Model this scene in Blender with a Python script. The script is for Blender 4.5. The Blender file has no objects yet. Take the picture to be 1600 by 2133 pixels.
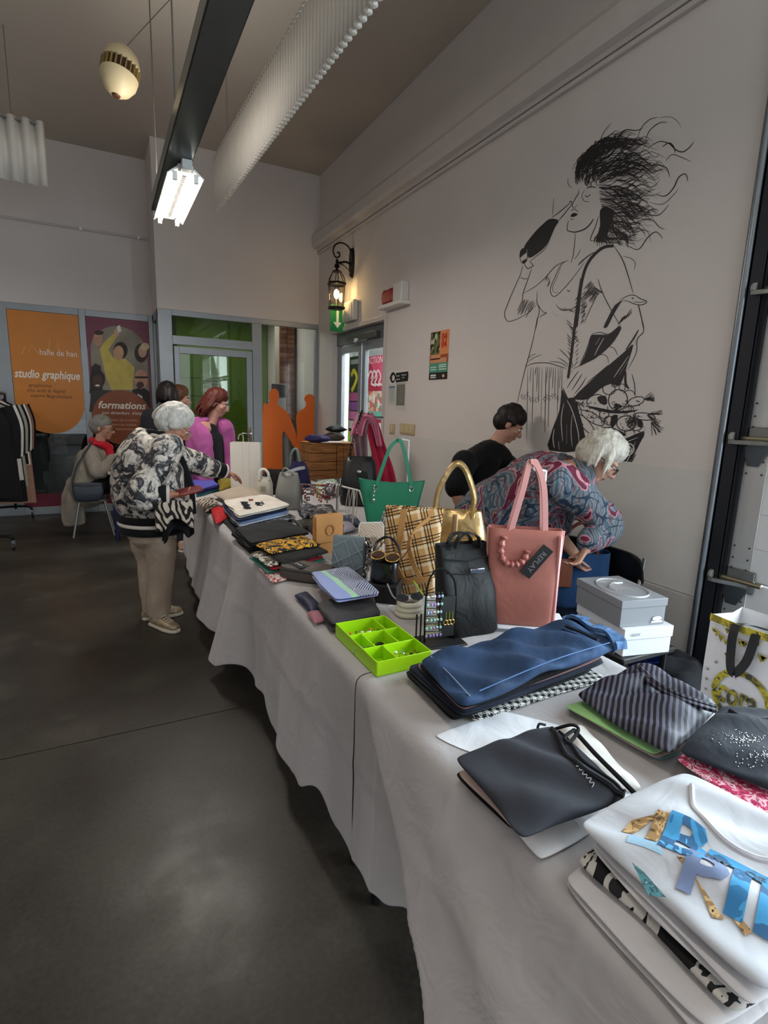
import bpy, bmesh, math, random
from mathutils import Vector, Matrix, noise
V = Vector
PI = math.pi
SC = bpy.context.scene
COL = SC.collection
random.seed(7)

# ------------------------------------------------------------------ camera
FPX, CX, CY, HCAM = 1129.28, 800.0, 1066.5, 1.50
_yaw, _pit, _rol = (math.radians(a) for a in (27.4533, -10.8858, 1.8489))
_F = V((math.sin(_yaw)*math.cos(_pit), math.cos(_yaw)*math.cos(_pit), math.sin(_pit)))
_R0 = V((math.cos(_yaw), -math.sin(_yaw), 0)); _U0 = _R0.cross(_F)
_R = math.cos(_rol)*_R0 + math.sin(_rol)*_U0
_U = -math.sin(_rol)*_R0 + math.cos(_rol)*_U0
CAMP = V((0, 0, HCAM))
cd = bpy.data.cameras.new('camera'); cam = bpy.data.objects.new('camera', cd); COL.objects.link(cam)
cd.sensor_fit = 'HORIZONTAL'; cd.sensor_width = 36; cd.lens = FPX/1600*36; cd.clip_start = .02
cam.matrix_world = Matrix(((_R.x, _U.x, -_F.x, 0), (_R.y, _U.y, -_F.y, 0), (_R.z, _U.z, -_F.z, HCAM), (0, 0, 0, 1)))
SC.camera = cam
def ray(px, py): return (px-CX)/FPX*_R - (py-CY)/FPX*_U + _F
def onz(px, py, z): d = ray(px, py); return CAMP + d*((z-HCAM)/d.z)      # surveyed point on a level plane
def onx(px, py, x): d = ray(px, py); return CAMP + d*(x/d.x)             # ... on a plane parallel to the mural wall
def ony(px, py, y): d = ray(px, py); return CAMP + d*(y/d.y)             # ... on a plane parallel to the partition
XW, YB, YL, ZC = 2.739, 7.417, 8.14, 4.47                               # mural wall, partition, recessed partition, ceiling

# ------------------------------------------------------------------ world, lights, exposure
w = bpy.data.worlds.new('world'); SC.world = w; w.use_nodes = True
w.node_tree.nodes['Background'].inputs[0].default_value = (.80, .88, 1, 1)
w.node_tree.nodes['Background'].inputs[1].default_value = 0.30
SC.view_settings.view_transform = 'Standard'; SC.view_settings.look = 'None'
SC.view_settings.exposure = 0.27; SC.view_settings.gamma = 1; SC.view_settings.use_curve_mapping = False
def area(name, loc, aim, sx, sy, power, col, spread=PI):
    l = bpy.data.lights.new(name, 'AREA'); l.shape = 'RECTANGLE'; l.size = sx; l.size_y = sy; l.energy = power; l.color = col; l.spread = spread
    o = bpy.data.objects.new(name, l); COL.objects.link(o); o.location = loc
    o.rotation_euler = (V(aim)-V(loc)).to_track_quat('-Z', 'Y').to_euler(); return o
# daylight through the glazed part of the sectional door (behind the right edge of the picture)
area('daylight_sectional_door', (3.25, -.55, 1.75), (0, -.6, 1.0), 3.2, 2.7, 470, (.80, .90, 1))
# added second daylight behind the camera, outside an opening put in the front wall
area('added_front_daylight', (.6, -4.7, 1.7), (.9, 2, 1.0), 4.2, 2.8, 75, (.86, .93, 1))
# daylight in the entrance hall behind the double glass door
area('daylight_entrance', (4.6, 6.0, 3.1), (3.9, 6.2, 0.8), 1.6, 2.2, 620, (.95, .98, 1))
# added ambient fill: unseen lamps above, behind and left of the camera
for i, (x, y) in enumerate(((.55, 1.2), (.55, -1.6), (-2.7, 3.6), (-2.7, .2), (-2.7, 6.6))):
    area('fill_lamp', (x, y, 2.98), (x, y, 0), .25, 1.3, 18 if x > 0 else 12, (1, .92, .83))
    area('fill_uplight', (x, y, 3.12), (x, y, 5), .25, 1.3, 5, (1, .92, .83))

# ------------------------------------------------------------------ helpers
def tag(o, label=None, cat=None, group=None, kind=None):
    if label: o['label'] = label
    if cat: o['category'] = cat
    if group: o['group'] = group
    if kind: o['kind'] = kind
    return o
def thing(name, loc, label, cat, group=None, rz=0, rot=None):
    o = bpy.data.objects.new(name, None); COL.objects.link(o); o.empty_display_size = .05
    o.location = loc; o.rotation_euler = rot if rot else (0, 0, rz)
    return tag(o, label, cat, group)
def link(name, me, parent=None):
    o = bpy.data.objects.new(name, me); COL.objects.link(o)
    if parent is not None: o.parent = parent
    return o
def spline(pts, n=6, closed=False):
    P = [V(p) for p in pts]; out = []
    N = len(P)
    for i in range(N if closed else N-1):
        if closed: a, b, c, d = P[i-1], P[i], P[(i+1) % N], P[(i+2) % N]
        else: a, b, c, d = P[max(i-1, 0)], P[i], P[i+1], P[min(i+2, N-1)]
        for k in range(n):
            t = k/n
            out.append(.5*((2*b)+(c-a)*t+(2*a-5*b+4*c-d)*t*t+(3*b-a-3*c+d)*t**3))
    if not closed: out.append(P[-1].copy())
    return out
class MB:
    def __init__(s, M=None): s.v = []; s.f = []; s.m = []; s.M = M; s.cur = 0
    def mat(s, i): s.cur = i; return s
    def add(s, vs, fs):
        b = len(s.v)
        if s.M is not None: vs = [s.M @ V(p) for p in vs]
        s.v += [tuple(p) for p in vs]; s.f += [tuple(b+i for i in f) for f in fs]; s.m += [s.cur]*len(fs); return s
    def box(s, c, d, rz=0, R=None):
        x, y, z = (a/2 for a in d)
        Rm = R if R is not None else Matrix.Rotation(rz, 3, 'Z')
        vs = [V(c)+Rm @ V((i*x, j*y, k*z)) for k in (-1, 1) for j in (-1, 1) for i in (-1, 1)]
        return s.add(vs, [(0, 2, 3, 1), (4, 5, 7, 6), (0, 1, 5, 4), (2, 6, 7, 3), (0, 4, 6, 2), (1, 3, 7, 5)])
    def bb(s, a, b):
        a, b = V(a), V(b); return s.box((a+b)/2, [abs(q) for q in (b-a)])
    def quad(s, a, b, c, d): return s.add([a, b, c, d], [(0, 1, 2, 3)])
    def poly(s, pts): return s.add(pts, [tuple(range(len(pts)))])
    def grid(s, fn, nu, nv, cu=False, cv=False, flip=False):
        vs = [fn(i/(nu if cu else nu-1), j/(nv if cv else nv-1)) for j in range(nv) for i in range(nu)]
        fs = []
        for j in range(nv if cv else nv-1):
            for i in range(nu if cu else nu-1):
                a, b = j*nu+i, j*nu+(i+1) % nu; c, d = ((j+1) % nv)*nu+(i+1) % nu, ((j+1) % nv)*nu+i
                fs.append((a, d, c, b) if flip else (a, b, c, d))
        return s.add(vs, fs)
    def rings(s, R, cap0=True, cap1=True, closed=True):
        n = len(R[0]); vs = [p for r in R for p in r]; fs = []
        for j in range(len(R)-1):
            for i in range(n if closed else n-1):
                fs.append((j*n+i, j*n+(i+1) % n, (j+1)*n+(i+1) % n, (j+1)*n+i))
        if cap0: fs.append(tuple(reversed(range(n))))
        if cap1: fs.append(tuple((len(R)-1)*n+i for i in range(n)))
        return s.add(vs, fs)
    def tube(s, pts, r, n=6, flat=None, side=None, cap=True, closed=False):
        P = [V(p) for p in pts]; R = []; N = len(P); prev = None
        for i, p in enumerate(P):
            if closed: t = P[(i+1) % N]-P[i-1]
            else: t = P[min(i+1, N-1)]-P[max(i-1, 0)]
            if t.length < 1e-9: t = V((0, 0, 1))
            t.normalize()
            ref = V(side) if side is not None else (prev if prev is not None else (V((0, 0, 1)) if abs(t.z) < .9 else V((1, 0, 0))))
            a = ref - t*ref.dot(t)
            if a.length < 1e-5: a = t.orthogonal()
            a.normalize(); prev = a; b = t.cross(a)
            rr = r[i] if isinstance(r, (list, tuple)) else (r(i/(N-1)) if callable(r) else r)
            ra, rb = (rr*flat[0], rr*flat[1]) if flat else (rr, rr)
            R.append([p+a*(ra*math.cos(2*PI*k/n))+b*(rb*math.sin(2*PI*k/n)) for k in range(n)])
        if closed: R.append(R[0]); cap = False
        return s.rings(R, cap, cap)
    def strap(s, pts, w, t, side):                       # flat band, width along side
        P = [V(p) for p in pts]; R = []; N = len(P)
        for i, p in enumerate(P):
            tg = (P[min(i+1, N-1)]-P[max(i-1, 0)]).normalized()
            a = V(side)-tg*V(side).dot(tg)
            a.normalize(); b = tg.cross(a)
            R.append([p+a*x*w/2+b*y*t/2 for x, y in ((-1, -1), (1, -1), (1, 1), (-1, 1))])
        return s.rings(R)
    def lathe(s, prof, c=(0, 0, 0), n=16, axis='Z', sx=1, sy=1, cap=True):
        R = []
        for r, z in prof:
            ring = []
            for k in range(n):
                a = 2*PI*k/n; x, y = r*math.cos(a)*sx, r*math.sin(a)*sy
                q = {'Z': (x, y, z), 'X': (z, x, y), 'Y': (y, z, x)}[axis]
                ring.append(V(c)+V(q))
            R.append(ring)
        return s.rings(R, cap, cap)
    def ball(s, c, r, n=12, m=8, R=None):
        r = r if isinstance(r, (list, tuple)) else (r, r, r)
        Rm = R if R is not None else Matrix.Identity(3)
        RR = []
        for j in range(m+1):
            a = PI*(j/m)-PI/2; cz = max(math.cos(a), .02)
            RR.append([V(c)+Rm @ V((r[0]*cz*math.cos(2*PI*k/n), r[1]*cz*math.sin(2*PI*k/n), r[2]*math.sin(a))) for k in range(n)])
        return s.rings(RR)
    def prism(s, poly, d):                               # poly: 3D points, extruded by vector d
        n = len(poly); a = [V(p) for p in poly]; b = [p+V(d) for p in a]
        return s.add(a+b, [tuple(reversed(range(n))), tuple(range(n, 2*n))]+[(i, (i+1) % n, n+(i+1) % n, n+i) for i in range(n)])
    def build(s, name, mats, parent=None, smooth=True, bevel=0, sub=0, angle=40, weld=False):
        me = bpy.data.meshes.new(name); me.from_pydata(s.v, [], s.f); me.update()
        if not isinstance(mats, (list, tuple)): mats = [mats]
        for m in mats: me.materials.append(m)
        if len(mats) > 1: me.polygons.foreach_set('material_index', s.m)
        bm = bmesh.new(); bm.from_mesh(me)
        if weld: bmesh.ops.remove_doubles(bm, verts=bm.verts, dist=1e-5)
        bmesh.ops.recalc_face_normals(bm, faces=bm.faces)
        bm.to_mesh(me); bm.free()
        if smooth:
            me.polygons.foreach_set('use_smooth', [True]*len(me.polygons))
            try: me.set_sharp_from_angle(angle=math.radians(angle))
            except Exception: pass
        o = link(name, me, parent)
        if bevel:
            b = o.modifiers.new('bevel', 'BEVEL'); b.width = bevel; b.segments = 2; b.limit_method = 'ANGLE'; b.angle_limit = math.radians(50)
        if sub:
            b = o.modifiers.new('sub', 'SUBSURF'); b.levels = sub; b.render_levels = sub
        return o
def nz(x, y, z=0., s=1.): return noise.noise(V((x*s, y*s, z*s)))

# ------------------------------------------------------------------ materials
_mc = {}
def lin(c):
    return tuple((x/12.92 if x <= .04045 else ((x+.055)/1.055)**2.4) for x in c)
def rgb(h):                                              # '#rrggbb' sRGB to linear
    h = h.lstrip('#'); return lin([int(h[i:i+2], 16)/255 for i in (0, 2, 4)])
class NT:
    def __init__(s, name, rough=.6, metal=0, spec=.5):
        s.m = bpy.data.materials.new(name); s.m.use_nodes = True; s.t = s.m.node_tree
        s.b = s.t.nodes['Principled BSDF']; s.b.inputs['Roughness'].default_value = rough; s.b.inputs['Metallic'].default_value = metal
        s.b.inputs['Specular IOR Level'].default_value = spec
    def n(s, typ, ins=None, **kw):
        nd = s.t.nodes.new(typ)
        for k, v in kw.items(): setattr(nd, k, v)
        for k, v in (ins or {}).items():
            if hasattr(v, 'is_output'): s.t.links.new(v, nd.inputs[k])
            else: nd.inputs[k].default_value = v
        return nd
    def coord(s, kind='Object', scale=(1, 1, 1), rot=(0, 0, 0), loc=(0, 0, 0)):
        c = s.n('ShaderNodeTexCoord'); mp = s.n('ShaderNodeMapping', {0: c.outputs[kind]})
        mp.inputs['Scale'].default_value = scale; mp.inputs['Rotation'].default_value = rot; mp.inputs['Location'].default_value = loc
        return mp.outputs[0]
    def ramp(s, fac, stops, interp='LINEAR'):
        r = s.n('ShaderNodeValToRGB', {0: fac}); e = r.color_ramp; e.interpolation = interp
        while len(e.elements) < len(stops): e.elements.new(.5)
        for el, (p, c) in zip(e.elements, stops): el.position = p; el.color = (*c[:3], 1)
        return r.outputs[0]
    def noise(s, co, scale, detail=3, rough=.5, dist=0):
        return s.n('ShaderNodeTexNoise', {'Vector': co, 'Scale': scale, 'Detail': detail, 'Roughness': rough, 'Distortion': dist}).outputs[0]
    def math(s, op, a, b=0, c=0):
        nd = s.n('ShaderNodeMath', operation=op)
        for i, x in enumerate((a, b, c)):
            if hasattr(x, 'is_output'): s.t.links.new(x, nd.inputs[i])
            else: nd.inputs[i].default_value = x
        return nd.outputs[0]
    def mix(s, f, a, b, mode='MIX'):
        nd = s.n('ShaderNodeMix', data_type='RGBA', blend_type=mode)
        for i, x in ((0, f), (6, a), (7, b)):
            if hasattr(x, 'is_output'): s.t.links.new(x, nd.inputs[i])
            else: nd.inputs[i].default_value = x if i == 0 else (*x[:3], 1)
        return nd.outputs[2]
    def col(s, x):
        if hasattr(x, 'is_output'): s.t.links.new(x, s.b.inputs['Base Color'])
        else: s.b.inputs['Base Color'].default_value = (*x[:3], 1)
        return s
    def bump(s, h, strength=.3, dist=.01):
        bn = s.n('ShaderNodeBump', {'Height': h, 'Strength': strength, 'Distance': dist})
        s.t.links.new(bn.outputs[0], s.b.inputs['Normal']); return s
def plain(h, rough=.5, metal=0, spec=.5, var=.0, scale=8, name=None, emit=0, alpha=1, trans=0):
    key = ('p', h, rough, metal, spec, var, scale, emit, alpha, trans)
    if key in _mc: return _mc[key]
    t = NT(name or 'paint_'+h.strip('#'), rough, metal, spec); c = rgb(h)
    if var:
        f = t.noise(t.coord(), scale, 4)
        t.col(t.ramp(f, [(.25, [x*(1-var) for x in c]), (.75, [min(1, x*(1+var)) for x in c])]))
    else: t.col(c)
    if emit: t.b.inputs['Emission Color'].default_value = (*c, 1); t.b.inputs['Emission Strength'].default_value = emit
    if trans: t.b.inputs['Transmission Weight'].default_value = trans
    if alpha < 1: t.b.inputs['Alpha'].default_value = alpha
    _mc[key] = t.m; return t.m
def cloth(h, rough=.85, var=.12, weave=900, sheen=.04, trans=0, fold=.25):
    key = ('c', h, rough, var, weave, sheen, trans, fold)
    if key in _mc: return _mc[key]
    t = NT('cloth_'+h.strip('#'), rough, 0, .25); c = rgb(h); co = t.coord()
    f = t.noise(co, 14, 4)
    t.col(t.ramp(f, [(.25, [x*(1-var) for x in c]), (.75, [min(1, x*(1+var)) for x in c])]))
    t.b.inputs['Sheen Weight'].default_value = sheen
    big = t.noise(co, 8, 3, .55, 1.1); fine = t.noise(co, weave, 1)
    t.bump(t.math('ADD', big, t.math('MULTIPLY', fine, .05)), fold, .035)
    if trans:
        tr = t.n('ShaderNodeBsdfTranslucent', {0: (*c, 1)}); mx = t.n('ShaderNodeMixShader', {0: trans, 1: t.b.outputs[0], 2: tr.outputs[0]})
        t.t.links.new(mx.outputs[0], t.t.nodes['Material Output'].inputs[0])
    _mc[key] = t.m; return t.m
def pattern(name, fn, rough=.8, metal=0, bump=.15, spec=.3):
    key = ('f', name)
    if key in _mc: return _mc[key]
    t = NT(name, rough, metal, spec); t.col(fn(t))
    if bump: t.bump(t.noise(t.coord(), 10, 3, .5, .5), bump, .02)
    _mc[key] = t.m; return t.m
def stripes(t, co, axis, freq, duty, a, b):              # hard stripes along one axis of a coordinate
    sx = t.n('ShaderNodeSeparateXYZ', {0: co}).outputs[axis]
    return t.math('LESS_THAN', t.math('FRACT', t.math('MULTIPLY', sx, freq)), duty)
STEEL = plain('#8d9296', .35, 1); CHROME = plain('#d8dadc', .15, 1); GOLD = plain('#d9b25f', .25, 1)
BLACK = plain('#0b0b0c', .5); WHITEP = plain('#e8e6e2', .5); BLACKM = plain('#101012', .4, .6)
# ------------------------------------------------------------------ text on things
_tc = bpy.data.curves.new('tmp_text', 'FONT'); _to = bpy.data.objects.new('tmp_text', _tc); COL.objects.link(_to)
def text(name, s, loc, size, mat, xdir, up, parent=None, align='CENTER', shear=0, bold=0, width=None):
    _tc.body = s; _tc.size = size; _tc.align_x = align; _tc.align_y = 'CENTER'; _tc.shear = shear; _tc.offset = bold; _tc.extrude = 0
    _tc.resolution_u = 2
    bpy.context.view_layer.update()
    dg = bpy.context.evaluated_depsgraph_get()
    me = bpy.data.meshes.new_from_object(_to.evaluated_get(dg)); me.name = name
    me.materials.clear(); me.materials.append(mat)
    x = V(xdir).normalized(); u = V(up); u = (u-x*u.dot(x)).normalized(); n = x.cross(u)
    k = 1
    if width and me.vertices:
        xs = [v.co.x for v in me.vertices]; k = width/max(1e-6, max(xs)-min(xs))
    for v in me.vertices: c = v.co.copy(); v.co = V(loc)+x*c.x*k+u*c.y
    o = link(name, me)
    if parent is not None: o.parent = parent; 
    return o
def scrawl(loc, xdir, up, length, h, mat, parent, n=5, w=.0012, seed=0):
    """a line of writing too blurred to read: one looping stroke"""
    rn = random.Random(seed); x = V(xdir).normalized(); u = V(up); u = (u-x*u.dot(x)).normalized()
    P = []
    for k in range(n*2+1): P.append(V(loc)+x*(length*(k/(n*2)-.5))+u*(h*(.5 if k % 2 else -.5)*rn.uniform(.5, 1.1)))
    return MB().tube(spline(P, 4), w, 5, flat=(1, .35), side=x.cross(u)).build('script_stroke', mat, parent)
def drop_text_tool():
    bpy.data.objects.remove(_to); bpy.data.curves.remove(_tc)

# ------------------------------------------------------------------ shell
def wallmat(name, h, var=.03, rough=.75):
    t = NT(name, rough, 0, .3); c = rgb(h); co = t.coord()
    t.col(t.ramp(t.noise(co, 1.3, 5, .6), [(.3, [x*(1-var) for x in c]), (.7, [x*(1+var) for x in c])]))
    t.bump(t.noise(co, 160, 2), .06, .004); return t.m
M_WALL = wallmat('wall_paint', '#cfc7c3'); M_WALL2 = wallmat('wall_panel_paint', '#c9c6c1', .05); M_CEIL = wallmat('ceiling_paint', '#b9b0a5')
M_TRIM = plain('#c4bcb8', .45, var=.04); M_FRAME = plain('#8f9499', .4, .3, var=.04)
def floormat():
    t = NT('polished_concrete', .42, 0, .35); co = t.coord()
    a = t.noise(co, .8, 6, .6, .4); b = t.noise(co, 2.6, 6, .62); c = t.noise(co, 60, 3)
    base = t.ramp(a, [(.28, rgb('#211d19')), (.5, rgb('#2f2a24')), (.72, rgb('#403c33'))])
    base = t.mix(t.ramp(b, [(.55, (0, 0, 0)), (.8, (.45, .45, .45))]), base, rgb('#565349'))
    base = t.mix(.05, base, t.ramp(c, [(.3, (.01, .01, .01)), (.7, (.25, .25, .24))]))
    t.col(base)
    t.t.links.new(t.ramp(b, [(.3, (.30, .30, .30)), (.75, (.55, .55, .55))]), t.b.inputs['Roughness'])
    t.bump(t.noise(co, 40, 4), .05, .01); return t.m
M_FLOOR = floormat()
fl = MB().bb((-5.2, -4.2, -.12), (6.5, 12.2, -.012)).build('floor', plain('#1b1a19', .9), smooth=False); tag(fl, kind='structure')
for y0, y1 in ((-4.2, 2.521), (2.527, 12.2)):
    MB().bb((-5.2, y0, -.012), (6.5, y1, 0)).build('slab', M_FLOOR, fl, smooth=False)
o = MB().bb((-5.2, -4.2, ZC), (6.5, 12.2, ZC+.15)).build('ceiling', M_CEIL, smooth=False); tag(o, kind='structure')
DY0, DY1, DZ = 5.381, 6.884, 2.415                        # opening of the double glass door in the mural wall
SD0, SD1, SDZ = -2.6, 1.63, 3.25                          # opening of the sectional door
m = MB()
m.bb((XW, SD1, 0), (XW+.24, DY0, ZC)).bb((XW, DY1, 0), (XW+.24, YL+3.2, ZC)).bb((XW, DY0, DZ), (XW+.24, DY1, ZC))
m.bb((XW, SD0, SDZ), (XW+.24, SD1, ZC)).bb((XW, -4.2, 0), (XW+.24, SD0, ZC))
wr = tag(m.build('wall_right', M_WALL, smooth=False), kind='structure')
ZP = 1.233
MB().bb((XW-.006, SD1+.02, .57), (XW-.0005, 3.40, ZP)).build('panel', M_WALL2, wr, bevel=.002)
MB().bb((XW-.006, 3.404, .57), (XW-.0005, DY0-.28, ZP)).build('panel', M_WALL2, wr, bevel=.002)
t = MB()
for y in (3.36, 3.45):
    for z in (1.20, 1.0): t.lathe([(.006, 0), (.006, .003), (.002, .004)], (XW-.010, y, z), 8, 'X')
t.build('screw', plain('#77736e', .4, .6), wr)
MB().bb((XW-.016, SD1+.02, 0), (XW-.0005, DY0-.02, .566)).build('plinth', wallmat('plinth_render', '#b5b1aa', .08, .9), wr, bevel=.004)
# back walls above the glazed partitions, jog between them
XJ = .672
ZT = 2.598
o = MB().bb((XJ, YB, ZT), (XW, YB+.2, ZC)).bb((XJ, YB+.2, ZT), (XJ+.18, YL, ZC)).build('wall_back', M_WALL, smooth=False); tag(o, kind='structure')
o = MB().bb((-5.2, YL, ZT), (XJ+.18, YL+.2, ZC)).build('wall_back_recess', M_WALL, smooth=False); tag(o, kind='structure')
tag(MB().bb((-5.35, -4.2, 0), (-5.2, 12.2, ZC)).build('wall_left', M_WALL, smooth=False), kind='structure')
m = MB().bb((-5.2, -4.35, 0), (-1.6, -4.2, ZC)).bb((2.72, -4.35, 0), (6.5, -4.2, ZC)).bb((-1.6, -4.35, 3.15), (2.72, -4.2, ZC)).bb((-1.6, -4.35, 0), (2.72, -4.2, .25))
tag(m.build('wall_front', M_WALL, smooth=False), kind='structure')
m = MB()
for x in (-1.6, -.16, 1.28, 2.66): m.bb((x, -4.33, .25), (x+.06, -4.25, 3.15))
tag(m.build('window_added', plain('#8f9499', .4, .3), smooth=False), kind='structure')  # unseen window frame, put in for the added front daylight
# long boxed trim under the ceiling on the mural wall
prof = [(0, 3.53), (-.035, 3.53), (-.035, 3.555), (-.085, 3.565), (-.108, 3.60), (-.108, 3.70), (-.085, 3.745), (0, 3.775)]
m = MB(); m.rings([[V((XW+x, y, z)) for x, z in prof] for y in (YB-.005, -4.2)])
tag(m.build('trim_1', M_TRIM, smooth=False, bevel=.004), kind='structure')
m = MB().bb((XW-.03, -4.2, 3.495), (XW-.001, YB-.005, 3.522))
tag(m.build('trim_2', M_TRIM, smooth=False, bevel=.004), kind='structure')
# door casing around the double glass door
m = MB()
m.bb((XW-.018, DY0-.045, 0), (XW-.001, DY0, DZ+.05)).bb((XW-.018, DY0, DZ), (XW-.001, DY1+.02, DZ+.05))
tag(m.build('trim_3', M_TRIM, smooth=False, bevel=.003), kind='structure')
# conduit on the recessed back wall
m = MB(); zc = 3.535
m.tube([(-5, YL-.018, zc), (XJ-.02, YL-.018, zc)], .013, 8)
cp = thing('cable_conduit', (0, YL, zc), 'thin beige cable conduit running along the back wall above the posters', 'conduit')
cp.location = (0, 0, 0); o = m.build('pipe', M_TRIM, cp)
for x in (-2.4, -1.2, -.1, .55): MB().bb((x-.014, YL-.036, zc-.02), (x+.014, YL-.001, zc+.02)).build('clip', WHITEP, cp, bevel=.003)

# ------------------------------------------------------------------ glazed partitions
def glassmat(name, tint, refl=.12, alpha=.12, rough=.02):
    t = NT(name); nt = t.t
    tr = t.n('ShaderNodeBsdfTransparent', {0: (*tint, 1)}); gl = t.n('ShaderNodeBsdfGlossy', {0: (1, 1, 1, 1), 'Roughness': rough})
    fr = t.n('ShaderNodeLayerWeight', {0: .5}); f2 = t.math('ADD', t.math('MULTIPLY', t.math('POWER', fr.outputs['Facing'], 4), .5), refl*.3)
    mx = t.n('ShaderNodeMixShader', {0: f2, 1: tr.outputs[0], 2: gl.outputs[0]})
    nt.links.new(mx.outputs[0], nt.nodes['Material Output'].inputs[0]); return t.m
M_GLASS = glassmat('clear_glass', (.90, .93, .92)); M_GLASSG = glassmat('green_film_glass', rgb('#cdd8bb'))
M_GLASSD = glassmat('dim_glass', (.62, .64, .64))
def BR(px, py): return ony(px, py, YB)
def BL(px, py): return ony(px, py, YL)
FD = .06
def bars(name, parts, y, mat=M_FRAME, kind='structure', parent=None):   # rects x0,x1,z0,z1 on a partition plane
    m = MB()
    for x0, x1, z0, z1 in parts: m.bb((x0, y, z0), (x1, y+FD, z1))
    o = m.build(name, mat, parent, smooth=False, bevel=.004)
    if kind and parent is None: tag(o, kind=kind)
    return o
# right partition: jamb, transom light, door leaf, side light
X = [XJ, .832, 1.822, 1.945, 2.695, XW]
w1 = bars('window_1', [(X[0], X[1], 0, ZT), (X[1], X[5], 2.53, ZT), (X[1], X[2], 2.19, 2.297), (X[2], X[3], 0, 2.53), (X[4], X[5], 0, 2.53), (X[3], X[4], 0, .16)], YB)
MB().bb((X[1], YB+.025, 2.297), (X[2], YB+.033, 2.53)).build('pane', M_GLASSG, w1, smooth=False)
MB().bb((X[3], YB+.025, .16), (X[4], YB+.033, 2.53)).build('pane', M_GLASS, w1, smooth=False)
d1 = bars('door_1', [(X[1]+.012, X[1]+.075, .02, 2.17), (X[2]-.085, X[2]-.012, .02, 2.17), (X[1]+.075, X[2]-.085, 2.085, 2.17), (X[1]+.075, X[2]-.085, .02, .15)], YB-.012)
MB().bb((X[1]+.075, YB+.012, .15), (X[2]-.085, YB+.02, 2.085)).build('pane', M_GLASSG, d1, smooth=False)
hx = X[2]-.048
MB().bb((hx-.02, YB-.026, .98), (hx+.02, YB-.011, 1.20)).build('handle_plate', CHROME, d1, bevel=.006)
m = MB().tube([(hx, YB-.026, 1.10), (hx, YB-.062, 1.10), (hx-.02, YB-.068, 1.10), (hx-.125, YB-.066, 1.10)], .0095, 8); m.build('handle', CHROME, d1)
m = MB().tube(spline([(hx-.17, YB-.03, 1.02), (hx-.16, YB-.05, 1.08), (hx-.12, YB-.05, 1.09), (hx-.105, YB-.04, 1.04), (hx-.11, YB-.03, .93)], 5), .008, 6)
m.build('cane_hook', plain('#cfc7b6', .4), d1)
# jog side light
w3 = MB().bb((XJ-.001, YB+.06, 0), (XJ+.05, YB+.14, ZT)).bb((XJ-.001, YL-.1, 0), (XJ+.05, YL, ZT)).bb((XJ-.001, YB+.06, 2.5), (XJ+.05, YL, ZT)).bb((XJ-.001, YB+.06, 0), (XJ+.05, YL, .12)).build('window_3', M_FRAME, smooth=False)
tag(w3, kind='structure'); MB().bb((XJ+.02, YB+.14, .12), (XJ+.028, YL-.1, 2.5)).build('pane', M_GLASSD, w3, smooth=False)
# left partition
a0, a1 = BL(12, 642).x, BL(163, 655).x; b0, b1 = BL(177, 657).x, BL(309, 668).x
zt = BL(90, 650).z
w2 = bars('window_2', [(-5.2, a0, 0, ZT), (a1, b0, 0, ZT), (b1, XJ, 0, ZT), (a0, a1, zt, ZT), (b0, b1, zt, ZT), (a0, a1, 0, .10), (b0, b1, 0, .10)], YL)
for q0, q1 in ((a0, a1), (b0, b1)):
    MB().bb((q0, YL+.02, .10), (q1, YL+.028, zt)).build('pane', M_GLASSD, w2, smooth=False)
    MB().bb((q0, YL+.015, .10), (q1, YL+.019, .27)).build('film_band', plain('#6d1230', .5), w2, smooth=False)

# ------------------------------------------------------------------ rooms behind the glass
M_GREEN = plain('#567028', .7, var=.05); M_GREENL = plain('#8fc63a', .6)
rb = MB().bb((XJ+.2, YB+2.6, 0), (XW-.02, YB+2.7, 3.2)).build('wall_office', M_GREEN, smooth=False); tag(rb, kind='structure')
for z in (.35, .7, 1.0, 1.3, 1.6, 1.9): MB().bb((XJ+.2, YB+2.585, z), (1.75, YB+2.598, z+.27)).build('board', M_GREEN, rb, smooth=False, bevel=.006)
tag(MB().bb((XJ+.19, YB+.25, 0), (XJ+.24, YB+2.6, 3.2)).build('wall_office_side', M_GREEN, smooth=False), kind='structure')
tag(MB().bb((XJ+.2, YB+.2, 2.95), (XW, YB+2.7, 3.05)).build('ceiling_office', plain('#d8d6d0', .8), smooth=False), kind='structure')
# brick column seen through the side light
c = MB().bb((2.46, YB+.95, 0), (2.70, YB+1.19, 2.9)).build('wall_office_column', plain('#8a7f74', .9), smooth=False); tag(c, kind='structure')
bm_ = [plain('#8a5a44', .9, var=.2, scale=30), plain('#7c4c3a', .9, var=.2, scale=30), plain('#9a6a52', .9, var=.2, scale=30)]
me_b = []
for mt in bm_:
    tmp = MB().box((0, 0, 0), (.112, .02, .058)).build('brick', mt, c, smooth=False, bevel=.003); me_b.append(tmp.data); bpy.data.objects.remove(tmp)
for k in range(26):
    for i in range(2):
        o = link('brick', random.choice(me_b), c); o.location = (2.52+i*.12+(.0 if k % 2 else .004), YB+.943, 1.02+k*.068)
        b = o.modifiers.new('bevel', 'BEVEL'); b.width = .003; b.segments = 1
o = thing('wall_notice', (2.42, YB+.9, 1.6), 'printed notice with a dark photo on the brick column inside the office', 'notice')
MB().bb((-.10, 0, -.21), (.13, .004, .21)).build('paper', plain('#c9cdd6', .6), o, smooth=False)
MB().bb((-.095, -.002, 0), (.125, -.0005, .2)).build('photo_print', plain('#4a4a58', .6, var=.5, scale=25), o, smooth=False)
o = thing('door_notice', (BR(443, 800).x, YB+.030, BR(443, 800).z), 'white paper notice stuck on the green glass office door', 'notice')
MB().bb((-.14, 0, -.10), (.14, .002, .12)).build('sheet', plain('#dfe2dd', .6), o, smooth=False)
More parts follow.
